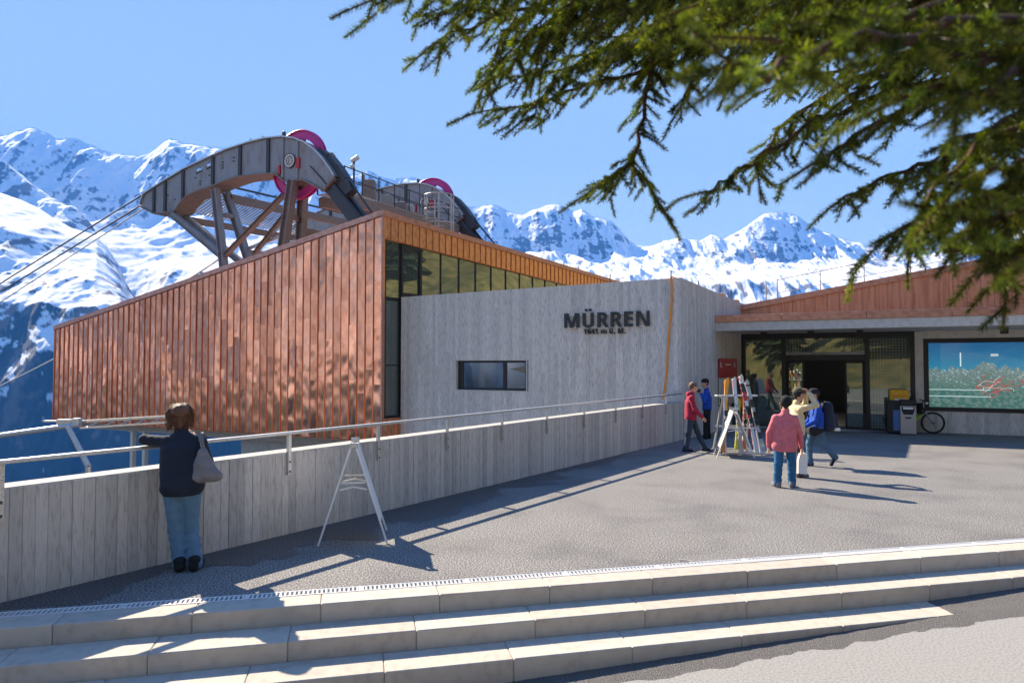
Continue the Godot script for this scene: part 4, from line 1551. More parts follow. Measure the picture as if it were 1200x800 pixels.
	room.box(Vector3(5.35, -0.02, -9.0), Vector3(5.45, 3.2, -0.3))
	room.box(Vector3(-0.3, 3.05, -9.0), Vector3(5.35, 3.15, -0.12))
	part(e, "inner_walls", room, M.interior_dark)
	var fl := Builder.new()
	fl.box(Vector3(-0.3, -0.2, -9.0), Vector3(5.35, 0.002, 0.0))
	part(e, "inner_floor", fl, M.interior_floor)
	var step := Builder.new()
	step.box(Vector3(0.0, -0.2, 0.045), Vector3(5.27, 0.012, 0.75), 0.004)
	part(e, "threshold_slab", step, M.canopy_concrete)
	for q in [[2.0, 2.6], [2.72, 3.4]]:
		var s := Builder.new()
		s.box(Vector3(q[0], 2.42, -6.0), Vector3(q[1], 2.45, -5.96))
		part(e, "ceiling_light", s, M.light_strip)
	var lamp := OmniLight3D.new()
	lamp.name = "hall_lamp"
	lamp.light_energy = 0.25
	lamp.light_size = 0.1
	lamp.omni_range = 12.0
	lamp.omni_attenuation = 2.0
	lamp.shadow_enabled = true
	lamp.light_color = Color(1.0, 0.97, 0.9)
	lamp.position = Vector3(2.7, 2.3, -5.9)
	e.add_child(lamp)
	# guard rail on the roof
	var g := thing("roof_guard_rail", "thin grey guard rail on the roof above the entrance", "railing", at, FACADE)
	var prev := Vector3.ZERO
	for q in [0.55, 0.95, 2.45, 3.9, 5.35, 6.9, 8.4]:
		var x: float = q
		var y: float = roof_at.call(x) - 0.05
		var b := Builder.new()
		var tall := 1.1 if x != 5.35 else 1.9
		b.rod(Vector3(x, y, -2.6), Vector3(x, y + tall, -2.6), 0.022, 6)
		part(g, "post", b, M.galvanised)
		if prev != Vector3.ZERO and x != 0.95:
			var r := Builder.new()
			r.rod(prev + Vector3(0, 1.05, 0), Vector3(x, y + 1.05, -2.6), 0.018, 6)
			r.rod(prev + Vector3(0, 0.55, 0), Vector3(x, y + 0.55, -2.6), 0.014, 6)
			part(g, "rail", r, M.galvanised)
		prev = Vector3(x, y, -2.6)


# The print of the panorama map: turquoise sky, a band of pale peaks, green slopes, red routes.
func map_print() -> StandardMaterial3D:
	var w := 1024
	var h := 512
	var im := Image.create(w, h, false, Image.FORMAT_RGB8)
	var ridge := noise(0.012, 5, 201)
	var mass := noise(0.02, 5, 202)
	var slope := noise(0.035, 4, 203, FastNoiseLite.TYPE_SIMPLEX_SMOOTH, true)
	for x in w:
		var sky := 0.40 + ridge.get_noise_1d(x) * 0.10 - 0.10 * exp(-pow((x - 400.0) / 60.0, 2.0))
		for y in h:
			var t := float(y) / h
			var c := Color(0.0, 0.34, 0.54).lerp(Color(0.08, 0.50, 0.64), t / 0.4)
			if t > sky:
				var k := (t - sky) / (1.0 - sky)
				var m := mass.get_noise_2d(x, y * 1.3)
				var s := slope.get_noise_2d(x * 0.8, y)
				var peak := Color(0.66, 0.74, 0.78).lerp(Color(0.32, 0.42, 0.42), clampf(s + 0.4, 0, 1))
				var green := Color(0.05, 0.36, 0.32).lerp(Color(0.36, 0.46, 0.43), clampf(m * 1.6 + 0.5 + s * 0.3, 0, 1))
				c = peak.lerp(green, smoothstep(0.08, 0.5, k + m * 0.6))
				if absf(slope.get_noise_2d(x * 2.0, y * 2.0)) < 0.02 + 0.02 * m:
					c = c.lerp(Color(0.78, 0.82, 0.82), 0.4)
				if x < 420 and (absf(y - 372.0) < 4.0 or absf(y - 424.0) < 4.0):
					c = Color(0.74, 0.84, 0.84)
			im.set_pixel(x, y, c)
	var r := RandomNumberGenerator.new()
	r.seed = 44
	for i in 46:   # the routes
		var cx := r.randf_range(300.0, 520.0) if i < 30 else r.randf_range(560.0, 900.0)
		var cy := r.randf_range(330.0, 400.0) if i < 30 else r.randf_range(230.0, 330.0)
		var a := r.randf_range(-0.9, 0.2)
		for s in int(r.randf_range(20.0, 90.0)):
			a += r.randf_range(-0.25, 0.25)
			cx += cos(a) * 1.6
			cy += sin(a) * 1.6
			im.fill_rect(Rect2i(int(cx), int(cy), 3, 3), Color(0.80, 0.16, 0.14) if i % 4 else Color(0.85, 0.85, 0.82))
	im.fill_rect(Rect2i(424, 88, 50, 20), Color(0.72, 0.78, 0.80))
	im.fill_rect(Rect2i(446, 108, 6, 16), Color(0.30, 0.36, 0.38))
	im.fill_rect(Rect2i(218, 78, 9, 110), Color(0.85, 0.92, 0.93))
	var m := StandardMaterial3D.new()
	m.albedo_texture = ImageTexture.create_from_image(im)
	m.roughness = 0.5
	m.emission_enabled = true  # glow added to brighten the printed poster
	m.emission_operator = BaseMaterial3D.EMISSION_OP_MULTIPLY
	m.emission = Color(1, 1, 1)
	m.emission_texture = m.albedo_texture
	m.emission_energy_multiplier = 0.3
	return m


const ARCH_TOP := [Vector2(-11.5, 11.0), Vector2(-11.22, 11.55), Vector2(-9.63, 12.04), Vector2(-7.89, 12.53), Vector2(-6.22, 12.86), Vector2(-4.61, 13.13), Vector2(-3.06, 13.27), Vector2(-1.87, 13.31), Vector2(-0.71, 13.22), Vector2(0.14, 13.01), Vector2(0.81, 12.70), Vector2(1.41, 12.28), Vector2(1.95, 11.79), Vector2(2.48, 11.15), Vector2(2.69, 10.84)]
const ARCH_BOTTOM := [Vector2(-11.5, 10.98), Vector2(-10.31, 10.45), Vector2(-9.30, 10.39), Vector2(-8.53, 10.41), Vector2(-8.05, 10.85), Vector2(-7.52, 11.16), Vector2(-6.6, 11.33), Vector2(-5.60, 11.44), Vector2(-4.6, 11.6), Vector2(-3.71, 11.70), Vector2(-2.44, 11.65), Vector2(-1.10, 11.53), Vector2(-0.45, 11.04), Vector2(0.72, 11.0), Vector2(2.02, 10.31), Vector2(2.69, 10.82)]


func tramway() -> void:
	var at := Vector3(-10.52, 0, -33.5)
	var g := thing("cableway_saddle", "grey steel saddle girder with a magenta wheel, nearer the valley, above the long copper face", "cableway girder", at, FACADE, "saddle girders of the cableway")
	# two webs, with two slots cut through near the top
	for z in [0.45, -0.45]:
		var b := Builder.new()
		var xs := []
		for k in 72:
			xs.append(-11.5 + 14.19 * k / 71.0)
		for q in [-6.95, -6.45, -6.15, -5.75]:
			xs.append(q)
		xs.sort()
		for i in xs.size() - 1:
			var x0: float = xs[i]
			var x1: float = xs[i + 1]
			var m := (x0 + x1) / 2.0
			var t0 := along(ARCH_TOP, x0)
			var t1 := along(ARCH_TOP, x1)
			var u0 := along(ARCH_BOTTOM, x0)
			var u1 := along(ARCH_BOTTOM, x1)
			var cuts := [[u0, t0, u1, t1]]
			if (m > -6.95 and m < -6.45) or (m > -6.15 and m < -5.75):
				cuts = [[u0, t0 - 0.55, u1, t1 - 0.55], [t0 - 0.27, t0, t1 - 0.27, t1]]
			for c in cuts:
				b.quad(Vector3(x0, c[0], z + 0.015), Vector3(x1, c[2], z + 0.015), Vector3(x1, c[3], z + 0.015), Vector3(x0, c[1], z + 0.015))
				b.quad(Vector3(x1, c[2], z - 0.015), Vector3(x0, c[0], z - 0.015), Vector3(x0, c[1], z - 0.015), Vector3(x1, c[3], z - 0.015))
		part(g, "web_plate", b, M.painted_steel)
	for list in [ARCH_TOP, ARCH_BOTTOM]:
		var b := Builder.new()
		var up := 0.05 if list == ARCH_TOP else -0.05
		for i in list.size() - 1:
			var p: Vector2 = list[i]
			var q: Vector2 = list[i + 1]
			var a := Vector3(p.x, p.y, 0)
			var d := Vector3(q.x, q.y, 0)
			for z in ([-0.40, 0.40] if list == ARCH_TOP else [0.0]):
				var w := 0.36 if list == ARCH_TOP else 1.16
				b.bar(a + Vector3(0, up, z), d + Vector3(0, up, z), w, 0.07)
		part(g, "top_flange" if list == ARCH_TOP else "bottom_flange", b, M.galvanised if list == ARCH_TOP else M.brown_steel)
	for x in [-10.33, -9.39, -7.94, -5.61, -3.6, -1.62, -0.62, 0.34]:
		for z in [0.50, -0.50]:
			var b := Builder.new()
			var w := 0.06 if x > -1.0 else 0.10
			b.box(Vector3(x - w, along(ARCH_BOTTOM, x) + 0.02, z - 0.05), Vector3(x + w, along(ARCH_TOP, x) - 0.02, z + 0.05), 0.01)
			part(g, "stiffener", b, M.dark_steel if x < -1.0 else M.painted_steel)
	for k in 4:
		var b := Builder.new()
		b.bar(Vector3(1.15 + 0.22 * k, 11.55 - 0.20 * k, 0.49), Vector3(1.80 + 0.13 * k, 10.95 - 0.14 * k, 0.49), 0.06, 0.05)
		part(g, "cleat", b, M.dark_steel)
	for q in [[-9.2, 11.3], [-8.6, 11.0], [-7.0, 12.0], [-5.9, 12.0], [-4.9, 12.55], [-4.9, 12.4], [-4.9, 12.25], [-4.1, 12.7], [-4.1, 12.5], [-6.6, 11.75], [-6.6, 11.6]]:
		var b := Builder.new()
		b.box(Vector3(q[0] - 0.07, q[1] - 0.035, 0.462), Vector3(q[0] + 0.07, q[1] + 0.035, 0.48))
		part(g, "bolted_plate", b, M.dark_steel)
	# the round white emblem and the red boxes beside it
	var em := Builder.new()
	em.disc(Vector3(-0.15, 11.98, 0.50), Vector3(0, 0, 1), 0.36, 0.03, 28)
	var emblem := part(g, "emblem_plate", em, M.dark_steel)
	var er := Builder.new()
	er.ring(Vector3(-0.15, 11.98, 0.535), Vector3(0, 0, 1), 0.29, 0.03, 28, 6)
	for k in 14:
		var a := TAU * k / 14.0
		er.box(Vector3(-0.03, -0.02, 0), Vector3(0.03, 0.02, 0.02), 0.0, Transform3D(Basis(Vector3(0, 0, 1), a), Vector3(-0.15 + cos(a) * 0.235, 11.98 + sin(a) * 0.235, 0.532)))
	er.ring(Vector3(-0.15, 11.98, 0.535), Vector3(0, 0, 1), 0.14, 0.025, 20, 6)
	er.ring(Vector3(-0.12, 11.98, 0.535), Vector3(0, 0, 1), 0.06, 0.022, 14, 6)
	part(emblem, "emblem_mark", er, M.white_paint)
	for q in [[0.40, 11.8, 0.11, 0.26], [-0.82, 11.62, 0.07, 0.22]]:
		var b := Builder.new()
		b.box(Vector3(q[0] - q[2], q[1] - q[3], 0.46), Vector3(q[0] + q[2], q[1] + q[3], 0.56), 0.01)
		part(g, "red_box", b, M.red_paint)
	# the big grooved wheel between the webs
	var rim := Builder.new()
	var o := Vector3(0.0, 11.89, 0)
	for z in [-0.10, 0.10]:
		rim.ring(o + Vector3(0, 0, z), Vector3(0, 0, 1), 1.68, 0.05, 44, 6)
	for k in 44:
		var a0 := TAU * k / 44.0
		var a1 := TAU * (k + 1) / 44.0
		var d0 := Vector3(cos(a0), sin(a0), 0)
		var d1 := Vector3(cos(a1), sin(a1), 0)
		for z in [0.07, -0.07]:
			var nz := Vector3(0, 0, z)
			if z > 0:
				rim.quad(o + d0 * 1.28 + nz, o + d0 * 1.68 + nz, o + d1 * 1.68 + nz, o + d1 * 1.28 + nz)
			else:
				rim.quad(o + d0 * 1.68 + nz, o + d0 * 1.28 + nz, o + d1 * 1.28 + nz, o + d1 * 1.68 + nz)
		rim.quad(o + d0 * 1.28 + Vector3(0, 0, -0.07), o + d0 * 1.28 + Vector3(0, 0, 0.07), o + d1 * 1.28 + Vector3(0, 0, 0.07), o + d1 * 1.28 + Vector3(0, 0, -0.07))
		rim.quad(o + d0 * 1.64 + Vector3(0, 0, 0.1), o + d0 * 1.64 + Vector3(0, 0, -0.1), o + d1 * 1.64 + Vector3(0, 0, -0.1), o + d1 * 1.64 + Vector3(0, 0, 0.1))
	var wheel := part(g, "cable_wheel", rim, M.magenta_paint)
	for k in 6:
		var a := TAU * (k + 0.3) / 6.0
		var sp := Builder.new()
		sp.bar(o + Vector3(cos(a), sin(a), 0) * 0.2, o + Vector3(cos(a), sin(a), 0) * 1.32, 0.26, 0.10, 0.02, Vector3(0, 0, 1))
		part(wheel, "spoke", sp, M.magenta_paint)
	var hub := Builder.new()
	hub.disc(o - Vector3(0, 0, 0.2), Vector3(0, 0, 1), 0.34, 0.4, 20)
	part(wheel, "hub", hub, M.magenta_paint)
	var lug := Builder.new()
	lug.box(Vector3(-0.92, 13.1, 0.15), Vector3(-0.77, 13.62, 0.3), 0.02)
	lug.box(Vector3(-0.55, 13.0, -0.3), Vector3(-0.40, 13.5, -0.15), 0.02)
	part(g, "wheel_guard", lug, M.dark_steel)
	# legs and braces
	for q in [["leg", -5.40, 11.2, -4.50, 6.0, 0.5, 0.34], ["leg", -5.75, 11.3, -3.45, 6.2, -0.5, 0.34], ["leg", 0.06, 11.0, -0.75, 6.6, 0.5, 0.40], ["leg", -0.24, 11.0, -0.42, 6.6, -0.5, 0.40], ["brace", -8.95, 10.33, -4.9, 7.7, 0.5, 0.32], ["brace", -9.22, 10.39, -4.2, 7.2, -0.5, 0.30], ["diagonal", -0.6, 10.35, -4.65, 7.65, 0.46, 0.22], ["diagonal", -1.3, 9.8, -3.6, 7.8, -0.5, 0.20], ["strut", -0.3, 9.3, -0.45, 9.3, 0.0, 0.25], ["strut", -5.6, 9.9, -5.0, 9.9, 0.0, 0.22]]:
		var b := Builder.new()
		if q[0] == "strut":
			b.bar(Vector3(q[1], q[2], 0.5), Vector3(q[3], q[4], -0.5), q[6], q[6], 0.01)
		else:
			# a rolled section: two flanges and a web
			var a := Vector3(q[1], q[2], q[5])
			var d := Vector3(q[3], q[4], q[5])
			var s: float = q[6]
			var side := (d - a).normalized().cross(Vector3(0, 0, 1)).normalized()
			b.bar(a + side * s * 0.45, d + side * s * 0.45, s * 0.12, s * 0.95, 0.0, Vector3(0, 0, 1))
			b.bar(a - side * s * 0.45, d - side * s * 0.45, s * 0.12, s * 0.95, 0.0, Vector3(0, 0, 1))
			b.bar(a, d, s * 0.8, s * 0.14, 0.0, Vector3(0, 0, 1))
		part(g, q[0], b, M.brown_steel if q[0] == "diagonal" else M.primer_steel if q[1] > -0.5 else M.painted_steel)
	# the cable tracks that run down behind the wheel
	for z in [0.32, -0.32]:
		var b := Builder.new()
		b.bar(Vector3(1.75, 11.05, z), Vector3(6.0, 6.3, z), 0.20, 0.62, 0.02)
		for dz in [-0.1, 0.0, 0.1]:
			b.bar(Vector3(1.75, 11.35, z + dz), Vector3(6.0, 6.6, z + dz), 0.03, 0.12)
		part(g, "cable_track", b, M.dark_steel)
	var curve := Builder.new()
	var cp := [Vector2(1.35, 12.25), Vector2(1.95, 11.85), Vector2(2.5, 11.25), Vector2(2.95, 10.65), Vector2(3.3, 10.05)]
	for i in 4:
		curve.bar(Vector3(cp[i].x, cp[i].y, 0.05), Vector3(cp[i + 1].x, cp[i + 1].y, 0.05), 0.5, 0.55)
	part(g, "wheel_track", curve, M.dark_steel)
	# a second one, exactly like it, farther up the station
	var at2 := Vector3(-5.2, 0.33, -43.5)
	copy(g, "second grey saddle girder with a magenta wheel, farther back behind the roof corner", at2, FACADE)
	# cables
	var bb := Basis(Vector3.UP, FACADE)
	var cables := [
		["black track cable running down to the valley, topmost of three", Vector3(-10.12, 12.17, 0.2), Vector3(-26.26, 7.37, 0.2), 0.045, "cable_steel"],
		["black track cable running down to the valley, middle of three", Vector3(-12.2, 11.31, -0.2), Vector3(-27.06, 6.88, -0.2), 0.045, "cable_steel"],
		["pale haul cable running down to the valley, lowest of three", Vector3(-12.3, 11.16, -0.4), Vector3(-27.43, 6.22, -0.4), 0.036, "white_cable"],
		["bright slack cable passing low behind the copper hall", Vector3(-5.48, 7.65, 0.0), Vector3(-26.38, 0.57, 0.0), 0.045, "white_cable"],
	]
	for q in cables:
		var b := Builder.new()
		var a: Vector3 = q[1]
		var d: Vector3 = q[2]
		var pts := PackedVector3Array()
		for i in 25:
			var t := i / 24.0 * 4.0
			var p := a.lerp(d, t)
			if q[4] == "white_cable" and a.x > -6:
				p.y -= 0.35 * sin(minf(t, 1.0) * PI)
			pts.append(p)
		b.tube(pts, PackedFloat32Array([q[3]]), 6)
		solo("cable", b, M[q[4]], q[0], "cable", at, FACADE, "cables of the cableway")
	for k in 2:   # and the ropes that come down on the far side
		var b := Builder.new()
		b.rod(Vector3(2.0 + 0.5 * k, 11.6, 0.1), Vector3(6.3 + 0.6 * k, 6.2, 0.1), 0.05, 6)
		solo("cable", b, M.cable_steel, ["left one of two dark ropes falling from the nearer magenta wheel to the roof", "right one of two dark ropes falling from the nearer magenta wheel to the roof"][k], "cable", at, FACADE, "cables of the cableway")
	for k in 2:
		var b := Builder.new()
		b.rod(Vector3(1.7 + 0.5 * k, 11.9, 0.1), Vector3(6.9 + 0.7 * k, 5.6, 0.1), 0.05, 6)
		solo("cable", b, M.cable_steel, ["left one of two dark ropes falling from the farther magenta wheel", "right one of two dark ropes falling from the farther magenta wheel"][k], "cable", at2, FACADE, "cables of the cableway")
	# the steelwork that joins the two girders, with its walkway
	var walk := thing("steel_walkway", "brown steel platform with railings joining the two cableway girders", "walkway", Vector3.ZERO)
	var to := at2 - at
	to.y = 0
	var dir := to.normalized()
	var beam := func(local: Vector3, w: float, h: float, m: Material, called := "cross_beam") -> void:
		var b := Builder.new()
		var a := at + bb * local
		b.bar(a + dir * 0.55, a + to - dir * 0.55 + Vector3(0, 0.33, 0), w, h, 0.01)
		part(walk, called, b, m)
	beam.call(Vector3(-5.5, 10.95, 0), 0.30, 0.42, M.brown_steel)
	beam.call(Vector3(-5.4, 11.55, 0), 0.08, 0.10, M.dark_steel, "pipe")
	beam.call(Vector3(-9.1, 10.15, 0), 0.30, 0.34, M.brown_steel)
	beam.call(Vector3(-4.4, 7.9, 0), 0.30, 0.40, M.brown_steel)
	beam.call(Vector3(-0.5, 8.7, 0), 0.35, 0.42, M.brown_steel)
	beam.call(Vector3(0.9, 10.05, 0), 0.35, 0.5, M.primer_steel)
	beam.call(Vector3(2.3, 10.05, 0), 0.35, 0.5, M.brown_steel)
	beam.call(Vector3(-1.6, 9.9, 0), 0.24, 0.36, M.brown_steel)
	for k in 9:
		var b := Builder.new()
		var a := at + bb * Vector3(-4.4, 8.1, 0) + to * ((k + 0.5) / 9.0)
		var d := at + bb * Vector3(-0.5, 8.9, 0) + to * ((k + 0.5) / 9.0)
		b.bar(a, d, 0.12, 0.16)
		part(walk, "floor_joist", b, M.galvanised)
	for s in [[0.7, 2.5, 10.42], [-9.3, -7.0, 10.65]]:
		var b := Builder.new()
		for k in 46:
			var a := at + bb * Vector3(s[0], s[2], 0) + to * (0.05 + 0.9 * k / 45.0)
			var d := at + bb * Vector3(s[1], s[2] + (0.9 if s[0] < -5 else 0.0), 0) + to * (0.05 + 0.9 * k / 45.0)
			b.bar(a, d, 0.10, 0.04)
		part(walk, "deck_grating", b, M.galvanised, "stuff")
	for x in [0.75, 2.45]:
		var last := Vector3.ZERO
		for k in 9:
			var p: Vector3 = at + bb * Vector3(x, 10.4, 0) + to * (0.04 + 0.92 * k / 8.0)
			var b := Builder.new()
			b.rod(p, p + Vector3(0, 1.25, 0), 0.035, 6)
			part(walk, "railing_post", b, M.dark_steel)
			if k > 0:
				for h in [0.65, 1.22]:
					var r := Builder.new()
					r.rod(last + Vector3(0, h, 0), p + Vector3(0, h, 0), 0.028, 6)
					part(walk, "railing_bar", r, M.dark_steel)
			last = p
	for q in [[0.03, 1.9, 0.5], [0.30, 1.3, 0.55], [0.42, 0.8, 0.7], [0.52, 0.6, 0.9], [0.60, 0.7, 0.6]]:
		var p: Vector3 = at + bb * Vector3(1.6, 10.42, 0) + to * q[0]
		var b := Builder.new()
		b.box(p + Vector3(-q[2] / 2, 0, -q[2] / 2), p + Vector3(q[2] / 2, q[1], q[2] / 2), 0.04)
		b.rod(p + Vector3(-0.3, 0, 0.2), p + Vector3(-0.3, q[1] * 1.2, 0.2), 0.06, 6)
		part(walk, "machine_housing", b, [M.primer_steel, M.galvanised, M.painted_steel, M.brown_steel, M.painted_steel][int(q[0] * 10) % 5])
	# pole with floodlight and camera
	var pole := thing("floodlight_pole", "thin dark pole with a small floodlight beside the nearer magenta wheel", "floodlight", at + bb * Vector3(2.45, 10.4, 0) + to * 0.10)
	var pb := Builder.new()
	pb.rod(Vector3.ZERO, Vector3(0, 1.75, 0), 0.05, 8)
	part(pole, "shaft", pb, M.dark_steel)
	var hb := Builder.new()
	hb.box(Vector3(-0.22, -0.10, -0.10), Vector3(0.22, 0.10, 0.10), 0.03, Transform3D(Basis(Vector3(0, 0, 1), 0.6), Vector3(0.05, 1.75, 0)))
	hb.box(Vector3(-0.18, 1.3, -0.06), Vector3(0.05, 1.48, 0.06), 0.02)
	part(pole, "lamp_head", hb, M.aluminium)
	# the galvanised ladder cage by the far girder
	var cage := thing("ladder_cage", "galvanised curved ladder cage standing before the farther girder", "ladder cage", at + bb * Vector3(3.2, 9.3, 0) + to * 0.66)
	for k in 3:
		var b := Builder.new()
		var pts := PackedVector3Array()
		for i in 15:
			var a := PI * 1.5 * i / 14.0 - 0.4
			pts.append(Vector3(cos(a) * 0.85, 0.7 + 0.8 * k, sin(a) * 0.85))
		b.tube(pts, PackedFloat32Array([0.03]), 6)
		part(cage, "hoop", b, M.galvanised)
	for i in 6:
		var a := PI * 1.5 * i / 5.0 - 0.4
		var b := Builder.new()
		b.rod(Vector3(cos(a) * 0.85, -0.6, sin(a) * 0.85), Vector3(cos(a) * 0.85, 2.3, sin(a) * 0.85), 0.04, 6)
		part(cage, "upright", b, M.galvanised)
	var lad := Builder.new()
	for k in 6:
		lad.bar(Vector3(-0.8, -0.4 + 0.42 * k, 0.75), Vector3(0.4, -0.4 + 0.42 * k, 0.8), 0.07, 0.04)
	part(cage, "tread", lad, M.galvanised)
	# two antennas on top of the nearer girder
	for x in [-3.4, -2.55]:
		var an := thing("signal_antenna", "small dark antenna on top of the nearer girder, %s" % ("the left of two" if x < -3 else "the right of two"), "antenna", at + bb * Vector3(x, 13.3, 0), FACADE, "antennas on the nearer girder")
		var b := Builder.new()
		b.rod(Vector3.ZERO, Vector3(0, 0.42, 0), 0.03, 6)
		part(an, "mast", b, M.dark_steel)
		var c := Builder.new()
		c.box(Vector3(-0.18, 0.16, -0.05), Vector3(0.18, 0.26, 0.05), 0.01)
		part(an, "crossbar", c, M.dark_steel)
	# pipe barrier beyond the parapet at the far left
	var pipe := thing("pipe_barrier", "galvanised pipe barrier reaching out beyond the parapet at the left", "barrier", Vector3(-9.21, -3.0, -14.0))
	var p1 := Builder.new()
	p1.rod(Vector3(-6.0, 2.95, 1.2), Vector3(0.3, 3.83, -0.1), 0.055, 10)
	part(pipe, "pipe", p1, M.galvanised)
	var p2 := Builder.new()
	p2.rod(Vector3(0.12, 3.8, 0), Vector3(0.62, 3.0, 0.1), 0.055, 10)
	p2.rod(Vector3(0.62, 3.0, 0.1), Vector3(0.66, 0.0, 0.1), 0.055, 10)
	part(pipe, "strut", p2, M.galvanised)
	var p3 := Builder.new()
	p3.box(Vector3(-0.5, 3.87, -0.25), Vector3(0.35, 3.91, -0.15), 0.01)
	p3.box(Vector3(-0.16, 3.80, -0.2), Vector3(0.12, 3.94, -0.05), 0.015)
	p3.box(Vector3(0.16, 3.80, -0.2), Vector3(0.3, 3.96, -0.05), 0.015)
	p3.bar(Vector3(0.3, 3.88, -0.3), Vector3(1.7, 3.90, -1.6), 0.05, 0.05)
	p3.bar(Vector3(0.3, 3.76, -0.1), Vector3(1.7, 3.78, -1.4), 0.04, 0.04)
	for k in 6:
		p3.bar(Vector3(0.4 + 0.22 * k, 3.77, -0.2 - 0.20 * k), Vector3(0.5 + 0.22 * k, 3.89, -0.5 - 0.20 * k), 0.025, 0.025)
	part(pipe, "bracket", p3, M.galvanised)


func a_frame(called_label: String, at: Vector3, turn: float, width: float, tall: float, spread: float, board: Material) -> Node3D:
	# seen edge-on: local z runs along the boards, the two boards lean apart along local x
	var a := thing("pavement_sign", called_label, "pavement sign", at, turn)
	for s in [-1.0, 1.0]:
		var foot: float = spread / 2.0 * s
		for z in [-width / 2.0, width / 2.0]:
			var b := Builder.new()
			b.bar(Vector3(foot, 0, z), Vector3(0.025 * s, tall, z), 0.022, 0.032, 0.004, Vector3(0, 0, 1))
			part(a, "leg", b, M.white_paint)
		var p := Builder.new()
		var lo := 0.20
		var hi := 0.98
		p.bar(Vector3(lerpf(foot, 0.025 * s, lo), tall * lo, 0), Vector3(lerpf(foot, 0.025 * s, hi), tall * hi, 0), width - 0.034, 0.012, 0.0, Vector3(s, 0.4, 0).normalized())
		part(a, "board", p, board)
	var st := Builder.new()
	for z in [-width / 2.0 + 0.02, width / 2.0 - 0.02]:
		st.bar(Vector3(-spread * 0.175, tall * 0.62, z), Vector3(spread * 0.175, tall * 0.62, z), 0.012, 0.018)
		st.bar(Vector3(-spread * 0.2, tall * 0.55, z), Vector3(0, tall * 0.58, z), 0.012, 0.018)
		st.bar(Vector3(spread * 0.2, tall * 0.55, z), Vector3(0, tall * 0.58, z), 0.012, 0.018)
	part(a, "stay", st, M.white_paint)
	for z in [-width / 2.0, width / 2.0]:
		var h := Builder.new()
		h.box(Vector3(-0.05, tall - 0.03, z - 0.02), Vector3(0.05, tall + 0.03, z + 0.02), 0.006)
		part(a, "hinge", h, M.galvanised)
	return a


